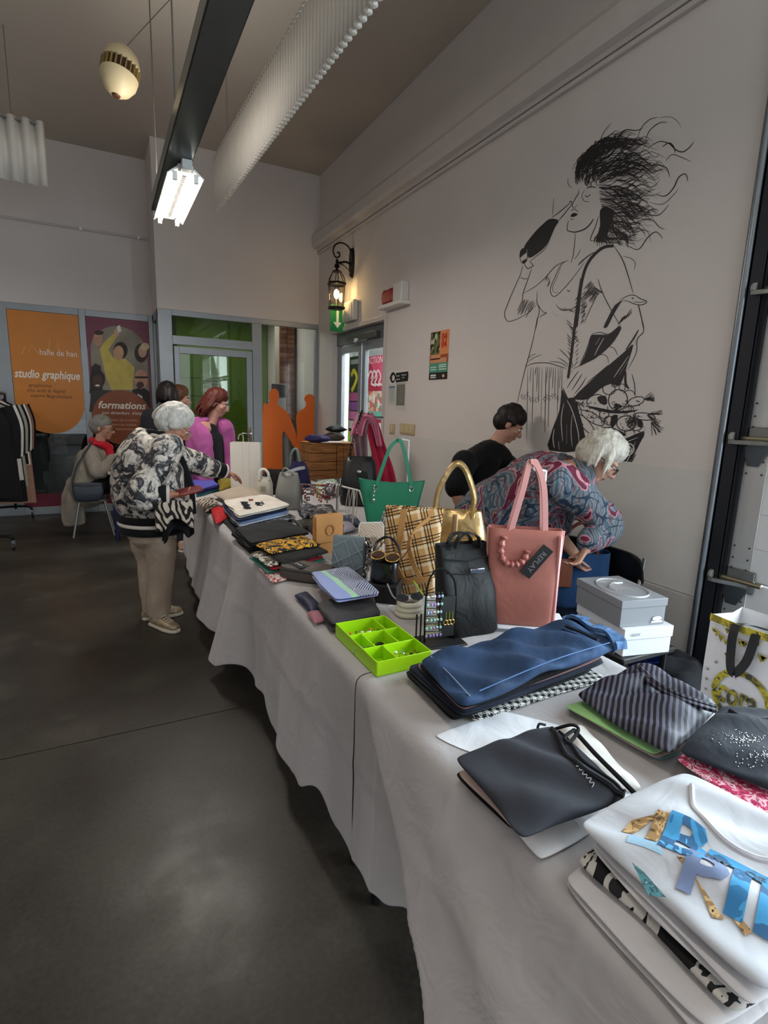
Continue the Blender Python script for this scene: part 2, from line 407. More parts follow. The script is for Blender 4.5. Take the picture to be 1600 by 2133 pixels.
for k in range(4): MB().bb((-.11, -.001, .07-k*.04), (.09-.02*(k % 2), -.0002, .085-k*.04)).build('text_line', plain('#8a8d88', .6), o, smooth=False)
o = thing('office_desk', (2.3, YB+1.9, 0), 'white desk with dark front seen between the orange silhouettes', 'desk')
MB().bb((-.35, -.3, .72), (.35, .3, .75)).build('desk_top', WHITEP, o, bevel=.004)
MB().bb((-.33, -.26, 0), (.33, -.24, .70)).build('front_panel', plain('#1c1d20', .6), o, bevel=.003)
for x in (-.32, .32): MB().bb((x-.02, -.22, 0), (x+.02, .26, .72)).build('leg', STEEL, o, bevel=.003)
area('office_light', (1.7, YB+1.3, 2.9), (1.7, YB+1.3, 0), 1.2, 1.2, 22, (1, .98, .93))
# workshop behind the left partition
rb = tag(MB().bb((-5.2, YL+1.6, 0), (XJ, YL+1.7, 3.2)).build('wall_workshop', plain('#3a342f', .9, var=.25, scale=6), smooth=False), kind='structure')
bw = MB().box((0, 0, 0), (.20, .02, .056)).build('brick', plain('#4a352b', .95, var=.3, scale=20), rb, smooth=False, bevel=.003); bwd = bw.data; bpy.data.objects.remove(bw)
for k in range(18):
    for i in range(10):
        o = link('brick', bwd, rb); o.location = (-1.55+i*.215+(.1 if k % 2 else 0), YL+1.592, .12+k*.068)
tag(MB().bb((-5.2, YL+.2, 2.9), (XJ, YL+1.7, 3.0)).build('ceiling_workshop', plain('#9b958c', .8), smooth=False), kind='structure')
area('workshop_light', (-.6, YL+.9, 2.85), (-.6, YL+.9, 0), .8, .8, 5, (1, .95, .88))
def at_ws(px, py, dy): return ony(px, py, YL+dy)
p = at_ws(77, 960, .35); z1 = at_ws(77, 905, .35).z; z0 = at_ws(80, 1030, .35).z
o = thing('upright_cabinet', (p.x, YL+.35, z0), 'pale grey upright cabinet standing behind the glass under the orange poster', 'cabinet')
MB().bb((-.13, 0, 0), (.13, .3, z1-z0)).build('body', plain('#8d9492', .5), o, bevel=.03)
MB().bb((-.16, -.05, -z0+.001), (.16, .3, 0)).build('base', plain('#595d5c', .5), o, bevel=.01)
p = at_ws(120, 925, .9)
for k, (px, py, wd) in enumerate(((163, 886, .26), (130, 912, .22), (122, 935, .22))):
    p = at_ws(px, py, 1.5)
    o = thing('paper_card', (p.x, YL+1.56, p.z), ('folded white tissue card pinned highest', 'white card with a wavy line pinned between two others', 'small white card with a wavy line pinned lowest')[k]+' on the workshop brick wall', 'card')
    MB().bb((-wd/2, -.012, -.08), (wd/2, 0, .08)).build('sheet', plain('#b9bcba', .7), o, bevel=.002)
    MB().tube(spline([(-wd*.4, -.016, -.02), (-wd*.15, -.016, .02), (wd*.1, -.016, -.02), (wd*.4, -.016, .01)], 4), .005, 5).build('drawn_line', plain('#33363a', .6), o)
p = at_ws(133, 985, 1.0); zf = p.z
o = thing('draped_stool', (p.x+.12, YL+1.1, 0), 'stool draped with a pale grey cloth and dark leather strap behind the glass', 'stool')
MB().lathe([(.17, .20), (.20, .3), (.19, .45), (.13, .62), (.03, .66)], (0, 0, 0), 18, sx=.8, sy=.6).build('cloth_cover', cloth('#8f8a80'), o)
MB().strap(spline([(-.05, -.1, .95), (.06, -.12, .78), (.12, -.12, .6), (.18, -.1, .4)], 5), .09, .02, (1, 0, .3)).build('strap', plain('#35241c', .5), o)
for x, y in ((-.1, -.06), (.1, -.06), (0, .1)): MB().tube([(x, y, 0), (x*.8, y*.8, .22)], .012, 6).build('leg', STEEL, o)

# entrance hall behind the double glass door
hx0, hx1 = XW+.24, XW+2.4
tag(MB().bb((hx1, 3.6, 0), (hx1+.1, 11.8, 3.4)).build('wall_entrance', plain('#e9edf0', .7), smooth=False), kind='structure')
tag(MB().bb((hx0, 11.7, 0), (hx1, 11.8, 3.4)).build('wall_entrance_end', plain('#e9edf0', .7), smooth=False), kind='structure')
tag(MB().bb((hx0, 3.6, 3.3), (hx1+.1, 11.8, 3.4)).build('ceiling_entrance', plain('#e9edf0', .7), smooth=False), kind='structure')
tag(MB().bb((hx0, 11.68, 0), (hx1, 11.699, 1.55)).build('trim_4', M_GREENL, smooth=False), kind='structure')
XD = XW+.07
def DR(px, py): return onx(px, py, XD)
ya, yb = DY0, DY1
d2 = thing('door_2', (0, 0, 0), None, None); tag(d2, kind='structure')
def vbar(name, y0, y1, z0, z1, par, x=XD, t_=.05, mat=M_FRAME): return MB().bb((x, y0, z0), (x+t_, y1, z1)).build(name, mat, par, smooth=False, bevel=.003)
yc = DR(753, 760).y
ztop = DR(753, 712).z
vbar('frame', ya, yb, ztop, DZ, d2, XD-.01, .08, plain('#6f7275', .45, .3)); vbar('frame', ya, ya+.05, 0, ztop, d2); vbar('frame', yb-.07, yb, 0, ztop, d2)
for y0, y1 in ((ya+.05, yc-.012), (yc+.012, yb-.07)):
    l = vbar('leaf', y0, y0+.085, .02, ztop-.01, d2); vbar('stile', y1-.085, y1, .02, ztop-.01, l); vbar('rail', y0+.085, y1-.085, ztop-.10, ztop-.01, l); vbar('rail', y0+.085, y1-.085, .02, .16, l)
    vbar('pane', y0+.085, y1-.085, .16, ztop-.10, l, XD+.02, .008, M_GLASS)
    vbar('pull_bar', (yc+.07 if y0 > yc else yc-.085), (yc+.085 if y0 > yc else yc-.07), .85, 1.35, l, XD-.05, .015, CHROME)
MB().bb((XD-.07, yc-.5, ztop+.005), (XD-.012, yc+.35, ztop+.075)).build('door_closer', plain('#5f6163', .4, .5), d2, bevel=.006)
MB().tube([(XD-.08, yc-.3, ztop-.005), (XD-.085, yc+.35, ztop-.005)], .009, 6).build('closer_arm', STEEL, d2)
MB().bb((XD-.10, yc-.04, ztop-.012), (XD-.07, yc+.02, ztop+.03)).build('closer_hinge', WHITEP, d2, bevel=.004)
# poster stand and posters in the entrance hall
XE = hx1-.55
def EN(px, py): return onx(px, py, XE)
def poster_on_x(name, px0, px1, py0, py1, base, label, cat='poster'):
    a, b = EN(px0, py0), EN(px1, py1)
    r = thing(name, (XE, (a.y+b.y)/2, (a.z+b.z)/2), label, cat)
    hy, hz = abs(a.y-b.y)/2, abs(a.z-b.z)/2
    MB().bb((0, -hy, -hz), (.02, hy, hz)).build('board', base, r, smooth=False)
    for sg in (-1, 1): MB().bb((.02, sg*hy*.8-.012, -r.location.z+.001), (.04, sg*hy*.8+.012, hz*.5)).build('stand_leg', STEEL, r, smooth=False)
    return r, hy, hz
def collage(cols, scale=9):
    def fn(t):
        co = t.coord(); v = t.n('ShaderNodeTexVoronoi', {'Vector': co, 'Scale': scale}); s_ = t.n('ShaderNodeSeparateXYZ', {0: v.outputs['Color']})
        n = len(cols); return t.ramp(s_.outputs[0], [(i/n, rgb(c)) for i, c in enumerate(cols)], 'CONSTANT')
    return fn
r, hy, hz = poster_on_x('entrance_poster', 729, 746, 744, 900, pattern('poster_dark', lambda t: rgb('#1d1f26')), 'dark poster with a yellow swirl standing behind the left door leaf')
def disc(m, c, r_, n=20, ax='X', t_=.003):
    return m.lathe([(r_, 0), (r_, t_)], c, n, ax)
m = MB().tube(spline([(-.004, hy*.6, hz*.5), (-.004, hy*.1, hz*.62), (-.004, -hy*.5, hz*.45), (-.004, -hy*.1, hz*.25), (-.004, hy*.5, hz*.1)], 5), .05, 5, flat=(1, .1)).build('swirl_print', plain('#d8c820', .5), r)
for k, (zz, c) in enumerate(((-.05, '#b9438c'), (-.3, '#8d3fa0'), (-.55, '#d36bb0'), (-.8, '#e8e0e6'))):
    MB().bb((-.003, -hy, hz*zz-.09), (-.0005, hy, hz*zz+.07)).build('printed_band', plain(c, .6), r, smooth=False)
MB().bb((-.003, -hy*.8, hz*.80), (-.0005, hy*.8, hz*.92)).build('heading_bar', plain('#9fa6ac', .6), r, smooth=False)
r, hy, hz = poster_on_x('entrance_poster', 763, 797, 744, 905, pattern('poster_red', collage(['#c2244f', '#d94a6e', '#c2244f', '#b01f45', '#e7b0bd'], 1.2)), 'large red and white poster reading ACTION behind the right door leaf')
text('lettering', 'ACTION', (-.004, 0, hz*.88), .17, plain('#f1e6e8', .6), (0, -1, 0), (0, 0, 1), r)
for k in range(3):
    y = hy*(.4-.4*k)
    MB().tube(spline([(-.004, y+.15, hz*.42), (-.004, y+.02, hz*.62), (-.004, y-.1, hz*.45), (-.004, y-.02, hz*.3), (-.004, y-.22, hz*.24)], 5), .022, 5, flat=(1, .1)).build('script_stroke', plain('#f3d9df', .5), r)
MB().bb((-.003, -hy, -hz*.42), (-.0005, hy, hz*.1)).build('photo_print', pattern('poster_photo', collage(['#d9cfc4', '#e2b7a0', '#8b9a86', '#efe9df', '#c96f6a'], 11)), r, smooth=False)
MB().bb((-.003, -hy, -hz*.62), (-.0005, hy, -hz*.42)).build('printed_band', plain('#5cb3a6', .6), r, smooth=False)
MB().bb((-.003, -hy, -hz), (-.0005, hy, -hz*.72)).build('printed_band', plain('#e9dfe6', .6), r, smooth=False)
a, b = EN(719, 735), EN(729, 890)
o = thing('display_totem', (XE-.1, (a.y+b.y)/2, 0), 'brown wooden display post with a black top bar in the entrance', 'display')
MB().bb((-.06, -abs(a.y-b.y)/2, 0), (.06, abs(a.y-b.y)/2, a.z)).build('post', plain('#7b4f3e', .6, var=.15, scale=20), o, bevel=.006)
MB().bb((-.05, -abs(a.y-b.y)*2.4, a.z+.001), (.05, abs(a.y-b.y)*.6, a.z+.05)).build('top_bar', plain('#1a1b1e', .5), o, bevel=.006)

# ------------------------------------------------------------------ film and posters on the partition glass
def onpane(yp): return lambda px, py: ony(px, py, yp)
XD_, UP_ = (1, 0, 0), (0, 0, 1)
yp = YL-.004
G = onpane(yp)
tl, br = G(13, 643), G(163, 900)
r = thing('orange_window_poster', (0, yp, 0), 'orange window poster with round bottom reading studio graphique', 'poster'); r.location = (0, 0, 0)
x0, x1 = a0+.005, a1-.005; rad = (x1-x0)/2; zb = G(100, 903).z+rad; zt_ = zt-.003
pl = [(x0, yp, zt_), (x0, yp, zb)]+[((x0+x1)/2-rad*math.cos(a), yp, zb-rad*math.sin(a)) for a in [PI*k/24 for k in range(1, 24)]]+[(x1, yp, zb), (x1, yp, zt_)]
MB().prism(pl, (0, .003, 0)).build('sheet', plain('#c8791a', .45, var=.04), r, smooth=False)
LT = plain('#efe6da', .6); BR_ = plain('#6a3d10', .6)
def ptext(s, px, py, size, mat, par, yy, **k): p = ony(px, py, yy); return text('lettering', s, (p.x, yy, p.z), size, mat, XD_, UP_, par, **k)
ptext('halle de han', 122, 736, .10, LT, r, yp-.002, width=.40)
ptext('studio graphique', 99, 781, .14, LT, r, yp-.002, shear=.25, width=.70, bold=.003)
ptext('graphisme', 84, 803, .06, BR_, r, yp-.002); ptext('site web & digital', 97, 814, .06, BR_, r, yp-.002); ptext('supports &', 83, 824, .06, BR_, r, yp-.002, width=.20); ptext('signalétique', 126, 826, .06, BR_, r, yp-.002, width=.26)
m = MB(); sk = [(45, 738), (52, 722), (60, 735), (66, 716), (75, 730), (82, 738), (100, 738), (104, 704), (110, 726), (118, 704), (122, 730)]
m.tube([ony(px, py, yp-.002) for px, py in sk], .004, 4, flat=(1, .3)).build('skyline_drawing', plain('#e3a75c', .6), r)
# second poster: burgundy film with a group photograph and a brown label
r = thing('training_window_poster', (0, 0, 0), 'burgundy window poster with cheering people and brown formations label', 'poster')
x0, x1 = b0+.004, b1-.004; z0 = G(190, 905).z
MB().bb((x0, yp, z0), (x1, yp+.003, zt_)).build('sheet', plain('#6e1336', .45), r, smooth=False)
cx = (x0+x1)/2; rad = (x1-x0)/2-.03; zc_ = G(245, 735).z
pl = [(cx+rad, yp-.002, z0+.25)]+[(cx+rad*math.cos(a), yp-.002, zc_+rad*math.sin(a)) for a in [PI*k/20 for k in range(21)]]+[(cx-rad, yp-.002, z0+.25)]
MB().prism(pl, (0, .0015, 0)).build('photo_ground', plain('#8d8577', .6, var=.25, scale=5), r, smooth=False)
def flat(name, pts, h, yy, par=None, var=0):
    return MB().prism([ony(px, py, yy) for px, py in pts], (0, .001, 0)).build(name, plain(h, .6, var=var, scale=12), par, smooth=False)
def oval(cx_, cy_, rx, ry, n=16): return [(cx_+rx*math.cos(2*PI*k/n), cy_+ry*math.sin(2*PI*k/n)) for k in range(n)]
FG = [('#2b2420', [(186, 820), (190, 765), (198, 757), (210, 762), (214, 815)]), ('#b98a72', oval(204, 706, 10, 15)), ('#3a2a22', oval(206, 693, 10, 5)),
      ('#c9b458', [(208, 728), (214, 716), (237, 694), (244, 702), (226, 728), (236, 745), (262, 748), (280, 765), (276, 812), (232, 812), (222, 790)]),
      ('#caa184', oval(243, 692, 6, 8)), ('#e8e6e0', [(243, 680), (250, 677), (253, 690), (246, 693)]), ('#2a1714', oval(251, 730, 15, 18)), ('#c79878', oval(247, 735, 11, 15)),
      ('#3a2c28', oval(294, 735, 14, 20)), ('#c9a58c', oval(297, 732, 9, 13)), ('#d7c39a', oval(302, 722, 9, 8)), ('#241a17', oval(203, 790, 16, 20)), ('#4a2e25', oval(203, 795, 11, 15)),
      ('#e9e4de', oval(203, 803, 5, 2)), ('#33302f', [(186, 858), (190, 815), (215, 812), (248, 815), (268, 826), (262, 858)]),
      ('#241d1c', [(270, 858), (276, 812), (296, 806), (312, 816), (314, 858)]), ('#bf9077', oval(294, 790, 14, 20)), ('#d9d6d2', [(287, 820), (297, 826), (293, 845), (285, 838)]),
      ('#4b2f28', oval(292, 802, 8, 7)), ('#1b1614', [(281, 784), (308, 784), (308, 788), (281, 788)])]
for k, (h, pts) in enumerate(FG): flat('photo_figure', pts, h, yp-.003-.0004*k, r, .15)
pc = ony(256, 870, yp-.014); rr = .36
pl = [(pc.x+rr*math.cos(2*PI*k/32), yp-.014, pc.z+rr*math.sin(2*PI*k/32)) for k in range(32)]
MB().prism(pl, (0, .001, 0)).build('round_label', plain('#8a4318', .5), r, smooth=False)
yq = yp-.0165
ptext('formations', 254, 845, .13, LT, r, yq, shear=.25, bold=.003); ptext('pour demandeurs', 241, 860, .06, LT, r, yq, shear=.25, width=.33); ptext("d'emploi", 289, 861, .06, LT, r, yq, shear=.25, width=.17)
for k, s in enumerate(('métiers de la vente', 'métiers de cuisine')): ptext(s, 254, 875+k*9.5, .048, plain('#d9a98a', .6), r, yq)
p = ony(254, 894, yq); MB().bb((p.x-.15, yq, p.z-.012), (p.x+.13, yq+.001, p.z+.012)).build('text_line', plain('#b27a58', .6), r, smooth=False)
# orange film silhouettes of two people on the side light
YS = YB+.0185; S = onpane(YS)
def sil(name, pts, label):
    P = spline([S(px, py) for px, py in pts], 3, True)
    o = MB().prism(P, (0, .003, 0)).build(name, plain('#e06a14', .5), None, smooth=False); tag(o, label, 'window sticker'); return o
sil('silhouette_sticker', [(548, 1000), (546, 930), (548, 846), (556, 842), (562, 836), (560, 822), (566, 811), (575, 810), (581, 818), (581, 832), (578, 840), (588, 850), (600, 860), (608, 880), (617, 905), (616, 935), (606, 920), (590, 898), (588, 940), (586, 1000)], 'orange window silhouette of a person stretching a hand outward')
sil('silhouette_sticker', [(617, 945), (619, 900), (617, 870), (622, 858), (634, 850), (638, 840), (634, 832), (637, 824), (646, 821), (654, 826), (656, 840), (655, 900), (655, 1000), (640, 1000), (634, 985), (630, 940)], 'orange window silhouette of a person cut off by the frame')
# ------------------------------------------------------------------ sectional door on the right
d3 = thing('door_3', (0, 0, 0), None, None); tag(d3, kind='structure')
MB().lathe([(.019, 0), (.019, 3.3)], (XW-.022, 1.640, 0), 12).build('post', plain('#7d848a', .35, .85), d3)
m = MB().bb((XW-.03, 1.548, 0), (XW-.022, 1.622, 3.3)).bb((XW-.03, 1.612, 0), (XW+.03, 1.620, 3.3)).bb((XW-.03, 1.548, 0), (XW-.012, 1.554, 3.3))
m.build('track', plain('#2b2d33', .5, .6), d3, smooth=False)
m = MB().bb((XW-.005, 1.535, 0), (XW+.02, 1.611, 3.3)).build('rubber_seal', plain('#1a1b1f', .8), d3, smooth=False)
M_SEC = plain('#d9dbdc', .4, .1); M_GALV = plain('#858784', .4, .9, var=.15, scale=25)
XS = XW+.022
seams = [0.02, .72, 1.41, 2.09, 2.77, 3.24]
for k in range(5):
    z0, z1 = seams[k]+.006, seams[k+1]-.006
    p = MB().bb((XS, 1.05, z0), (XS+.04, 1.56, z1)).build('section', M_SEC, d3, bevel=.006)
    m = MB()
    nr = 4
    for i in range(1, nr): zz = z0+(z1-z0)*i/nr; m.bb((XS-.003, 1.05, zz-.006), (XS+.001, 1.425, zz+.006))
    m.build('rib', M_SEC, p, bevel=.002)
    MB().bb((XS-.006, 1.43, z0+.004), (XS-.0005, 1.545, z1-.004)).build('end_plate', plain('#c4c5c4', .35, .6), p, bevel=.003)
    m = MB()
    for zz in (z0+.05, z0+.10, z0+.16, z1-.05, z1-.10, z1-.16):
        for yy in (1.45, 1.52): m.lathe([(.005, 0), (.005, .003)], (XS-.010, yy, zz), 8, 'X')
    tag(m.build('rivet', plain('#56585a', .4, .8), p), kind='stuff')
    fr = MB().bb((XS, SD0, z0), (XS+.04, 1.05, z0+.05)).bb((XS, SD0, z1-.05), (XS+.04, 1.05, z1))
    for y in (SD0, -1.4, -.2): fr.bb((XS, y, z0+.05), (XS+.04, y+.06, z1-.05))
    fr.build('window_frame', M_SEC, p, smooth=False)
    MB().bb((XS+.015, SD0, z0+.05), (XS+.02, 1.05, z1-.05)).build('pane', M_GLASS, p, smooth=False)
for z in seams[1:5]:
    h = MB().bb((XS-.022, 1.40, z-.055), (XS-.006, 1.53, z+.055)).build('hinge', M_GALV, d3, bevel=.004)
    MB().tube([(XS-.026, 1.36, z), (XS-.026, 1.555, z)], .012, 8).build('hinge_pin', plain('#a79f86', .3, .9), h)
    MB().prism([(XS-.02, 1.55, z-.03), (XS-.075, 1.59, z-.03), (XS-.075, 1.56, z-.03), (XS-.02, 1.42, z-.03)], (0, 0, .022)).build('roller_bracket', M_GALV, h, bevel=.003)
    MB().prism([(XS-.018, 1.55, z-.034), (XS-.018, 1.42, z-.034), (XS-.01, 1.47, z-.13), (XS-.01, 1.52, z-.13)], (-.006, 0, 0)).build('bracket_web', plain('#5d656b', .4, .8), h, bevel=.002)
    MB().lathe([(.02, 0), (.024, .004), (.024, .016), (.02, .02)], (XS-.05, 1.575, z+.005), 14, 'Y').build('roller', plain('#8f8d88', .4), h)

# ------------------------------------------------------------------ lamp rail, lamp, baffles, hanging speaker
RX, RZ = .505, 2.93                                       # axis and underside of the rail
YR1 = 4.86
rail = thing('lamp_rail', (RX, 0, RZ), 'long grey-green metal lamp trunking hung under the ceiling on thin rods', 'light rail')
M_RAIL = plain('#5b625f', .35, .7, var=.06)
y0 = -3.6
MB().bb((-.075, y0, 0), (.075, YR1, .012)).build('underside', M_RAIL, rail, smooth=False, bevel=.002)
for s in (-1, 1):
    MB().bb((s*.075, y0, 0), (s*.069, YR1, .085)).build('side_flange', plain('#8d938f', .3, .8), rail, smooth=False, bevel=.002)
    MB().bb((s*.075, y0, .085), (s*.045, YR1, .091)).build('lip', plain('#8d938f', .3, .8), rail, smooth=False)
MB().bb((-.069, YR1-.004, 0), (.069, YR1, .085)).build('end_cap', M_RAIL, rail, smooth=False)
for y in (4.6, 3.5, 2.5, .6, -1.4): MB().tube([(-.05, y, .08), (-.05, y, ZC-RZ)], .0045, 6).build('suspension_rod', plain('#6b6761', .5, .5), rail)
lamp = thing('fluorescent_lamp', (RX+.04, 4.33, RZ-.005), 'lit white fluorescent lamp clipped under the end of the lamp rail', 'ceiling lamp')
M_TUBE = plain('#fff8ee', .4, emit=26, name='lit_tube')
M_REFL = plain('#f4f2ec', .25, 0, name='lamp_reflector')
LY = .50
MB().bb((-.045, -LY, -.045), (.045, LY, -.002)).build('housing', plain('#dcdcd8', .4), lamp, bevel=.006)
for s in (-1, 1):
    MB().prism([(s*.045, -LY, -.03), (s*.105, -LY, -.07), (s*.11, -LY, -.067), (s*.05, -LY, -.02)], (0, 2*LY, 0)).build('reflector', M_REFL, lamp, smooth=False)
    MB().lathe([(.012, -LY+.02), (.012, LY-.02)], (s*.062, 0, -.078), 10, 'Y').build('tube', M_TUBE, lamp)
    for e in (-1, 1): MB().bb((s*.062-.014, e*(LY-.02)-.012, -.095), (s*.062+.014, e*(LY-.02)+.012, -.045)).build('lamp_holder', WHITEP, lamp, bevel=.003)
m = MB()
for k in range(24): m.bb((-.012, -LY+.06+k*.037, -.052), (.012, -LY+.075+k*.037, -.046))
tag(m.build('vent_slot', plain('#5a5a58', .6), lamp, smooth=False), kind='stuff')
MB().bb((-.03, -LY-.07, -.05), (.03, -LY-.005, .004)).build('connector', plain('#b5b8b8', .4), lamp, bevel=.004)
for k in range(2):
    l = bpy.data.lights.new('lamp_glow', 'AREA'); l.shape = 'RECTANGLE'; l.size = .26; l.size_y = .95; l.energy = 24; l.color = (1, .94, .86)
    lo = bpy.data.objects.new('lamp_glow', l); COL.objects.link(lo); lo.location = (RX+.01, 4.35, RZ-.10 if k == 0 else RZ+.16)
    if k == 1: lo.rotation_euler = (PI, 0, 0); l.energy = 7
def baffle(name, A, B, zb, h, amp, pitch, label, scallop=True):
    A, B = V(A), V(B); L = (B-A).length; d = (B-A)/L; nrm = V((-d.y, d.x, 0)); n = int(L/pitch*6)
    def fn(u, v):
        s_ = u*L; w_ = amp*math.sin(2*PI*s_/pitch)
        return A+d*s_+nrm*w_+V((0, 0, zb+h*v))
    r = thing(name, A, label, 'acoustic baffle'); r.location = (0, 0, 0)
    o = MB().grid(fn, n, 2).build('corrugated_sheet', plain('#d3cdc4', .6, var=.03), r); md = o.modifiers.new('solid', 'SOLIDIFY'); md.thickness = .006
    for dz in (h-.02,): MB().tube([A+V((0, 0, zb+dz)), B+V((0, 0, zb+dz))], .012, 6).build('hanging_rail', STEEL, r)
    if scallop:
        m = MB(); q = int(L/.055)
        for i in range(q): m.ball(A+d*(L*(i+.5)/q)+V((0, 0, zb+.004)), (.024, .024, .014), 6, 4)
        tag(m.build('bottom_tube_end', plain('#cfc9c0', .6), r), kind='stuff')
    for f in (.08, .5, .92): p = A.lerp(B, f)+V((0, 0, zb+h-.02)); MB().tube([p, (p.x, p.y, ZC)], .003, 5).build('hanging_wire', STEEL, r)
    return r
baffle('acoustic_baffle', (1.122, 6.0, 0), (1.36, -.8, 0), 3.34, .50, .010, .052, 'long white corrugated acoustic baffle hanging beside the lamp rail')
baffle('acoustic_baffle', (-.30, 6.0, 0), (-3.2, 6.0, 0), 3.30, .51, .028, .105, 'white ribbed acoustic baffle hanging in front of the recessed back wall', False)
e = ony(250, 150, 4.6)
sp = thing('hanging_speaker', (e.x, e.y, e.z), 'cream egg-shaped loudspeaker with brown slotted band hanging from a cord', 'speaker', rot=(math.radians(-6), math.radians(12), 0))
M_CREAM = plain('#c9b791', .45, var=.05)
MB().lathe([(.01, .165), (.06, .155), (.10, .115), (.118, .065), (.122, .04)], (0, 0, 0), 24).build('upper_shell', M_CREAM, sp)
MB().lathe([(.122, -.03), (.115, -.075), (.085, -.125), (.045, -.155), (.03, -.162)], (0, 0, 0), 24).build('lower_shell', M_CREAM, sp)
MB().lathe([(.108, .042), (.108, -.032)], (0, 0, 0), 24).build('slot_band', plain('#3a2416', .7), sp)
m_fin = None
for k in range(24):
    a = 2*PI*k/24
    if m_fin is None: f = MB().bb((.104, -.003, -.032), (.124, .003, .042)).build('fin', plain('#8d7446', .5), sp); m_fin = f.data
    else: f = link('fin', m_fin, sp)
    f.rotation_euler = (0, 0, a)
MB().lathe([(.03, -.160), (.022, -.172), (.005, -.174)], (0, 0, 0), 14).build('bottom_knob', plain('#4a2c1a', .5), sp)
MB().tube([(0, 0, .16), (.25, .1, ZC-e.z)], .003, 5).build('cord', plain('#5c564d', .6), sp)
sp.children[-1].location = (0, 0, 0)

# ------------------------------------------------------------------ things on the mural wall
def WR(px, py, off=0): return onx(px, py, XW-off)
IRON = plain('#17110e', .45, .5)
p = WR(735, 548)
lz = p.z; ly = p.y
sc_ = thing('wall_lantern', (XW, ly, lz), 'black iron carriage lantern with lit bulb on a scrolled wall arm', 'wall lamp')
prf = [(0, 0, 0)]
MB().rings([[V((-.03*(1 if i == 1 else .1 if i == 2 else 0), .055*math.cos(a)*k, .17*math.sin(a)*1.0*k)) for a in [2*PI*j/20 for j in range(20)]] for i, k in ((0, 1), (1, .92), (2, .5))][:2]).build('wall_plate', IRON, sc_)
arm_x = -.20
MB().tube(spline([(-.02, 0, -.02), (-.09, 0, .0), (-.15, 0, -.015), (arm_x, 0, -.02)], 5), .012, 8).build('arm', IRON, sc_)
MB().tube(spline([(-.02, 0, .10), (-.06, 0, .17), (-.14, 0, .20), (-.22, 0, .17), (-.25, 0, .10), (-.22, 0, .035), (-.17, 0, .05), (-.175, 0, .09), (-.20, 0, .085)], 6), .009, 8).build('scroll', IRON, sc_)
MB().tube(spline([(-.02, 0, -.12), (-.06, 0, -.08), (-.12, 0, -.04), (-.17, 0, -.03)], 5), .007, 6).build('brace', IRON, sc_)
L0 = V((arm_x, 0, -.04))
MB().lathe([(.006, .06), (.02, .03), (.012, .015), (.03, -.01), (.034, -.03), (.012, -.045), (.016, -.06), (.05, -.075), (.055, -.085)], L0, 14).build('finial', IRON, sc_)
def hexring(r, z): return [L0+V((r*math.cos(2*PI*k/6+.3), r*math.sin(2*PI*k/6+.3), z)) for k in range(6)]
MB().rings([hexring(.105, -.20), hexring(.118, -.21), hexring(.118, -.225), hexring(.10, -.235)], False, False).build('upper_rim', IRON, sc_, smooth=False)
MB().rings([hexring(.088, -.47), hexring(.108, -.475), hexring(.108, -.495), hexring(.07, -.505)]).build('base', IRON, sc_, smooth=False)
M_LGL = glassmat('lantern_glass', (.95, .90, .80))
for k in range(6):
    a, b = hexring(.10, -.235), hexring(.088, -.47); j = (k+1) % 6
    MB().tube([a[k], b[k]], .005, 6).build('bar', IRON, sc_)
    MB().quad(a[k], a[j], b[j], b[k]).build('pane', M_LGL, sc_, smooth=False)
    c = hexring(.05, -.085)
    q = hexring(.095, -.16)
    MB().tube(spline([c[k], q[k], hexring(.10, -.20)[k]], 4), .005, 6).build('roof_rib', IRON, sc_)
MB().lathe([(.012, -.47), (.012, -.40)], L0, 10).build('candle', plain('#e9dfc6', .5), sc_)
MB().ball(L0+V((0, 0, -.33)), (.032, .032, .055), 12, 8).build('bulb', plain('#ffdca0', .4, emit=60, name='lit_bulb'), sc_)
bl = bpy.data.lights.new('lantern_light', 'POINT'); bl.energy = 9; bl.color = (1, .72, .40); bl.shadow_soft_size = .03
bo = bpy.data.objects.new('lantern_light', bl); COL.objects.link(bo); bo.location = sc_.location+L0+V((0, 0, -.34))
# emergency light box and the exit sign
p = WR(735, 652)
o = thing('emergency_light', (XW, p.y, p.z), 'square white emergency light box on the wall under the lantern', 'emergency light')
MB().bb((-.07, -.17, -.10), (-.001, .17, .13)).build('housing', plain('#cfcac0', .5), o, bevel=.02)
MB().bb((-.078, -.13, -.07), (-.071, .13, .10)).build('diffuser', plain('#dcd8cf', .35), o, bevel=.006)
p = WR(704, 660, .10)
o = thing('exit_sign', (XW, p.y+.03, p.z), 'green exit sign with a white arrow pointing down beside the emergency light', 'sign')
MB().bb((-.19, -.004, -.17), (-.001, .004, .15)).build('plate', plain('#1f8a4a', .5), o, smooth=False, bevel=.002)
MB().prism([(-.11, -.006, .10), (-.11, -.006, -.06), (-.15, -.006, -.06), (-.095, -.006, -.13), (-.04, -.006, -.06), (-.08, -.006, -.06), (-.08, -.006, .10)], (0, .0015, 0)).build('arrow', plain('#e8f2ea', .5), o, smooth=False)
p = WR(832, 620)
o = thing('alarm_siren', (XW, p.y, p.z), 'red alarm siren on a flat white wall base above the door corner', 'alarm')
MB().bb((-.12, -.24, -.10), (-.001, .24, -.06)).build('shelf_base', plain('#d7d2cc', .5), o, bevel=.008)
MB().bb((-.09, -.20, -.058), (-.001, -.02, .12)).build('white_box', plain('#d2cdc7', .5), o, bevel=.01)
m = MB(); prof = [(-.02, -.058), (.20, -.058), (.225, .0), (.215, .07), (.17, .09), (.13, .075), (.09, .085), (.02, .088), (-.018, .085)]
m.prism([(-.10, y, z) for y, z in prof], (.09, 0, 0)).build('red_horn', plain('#8e0f20', .3), o, bevel=.02)
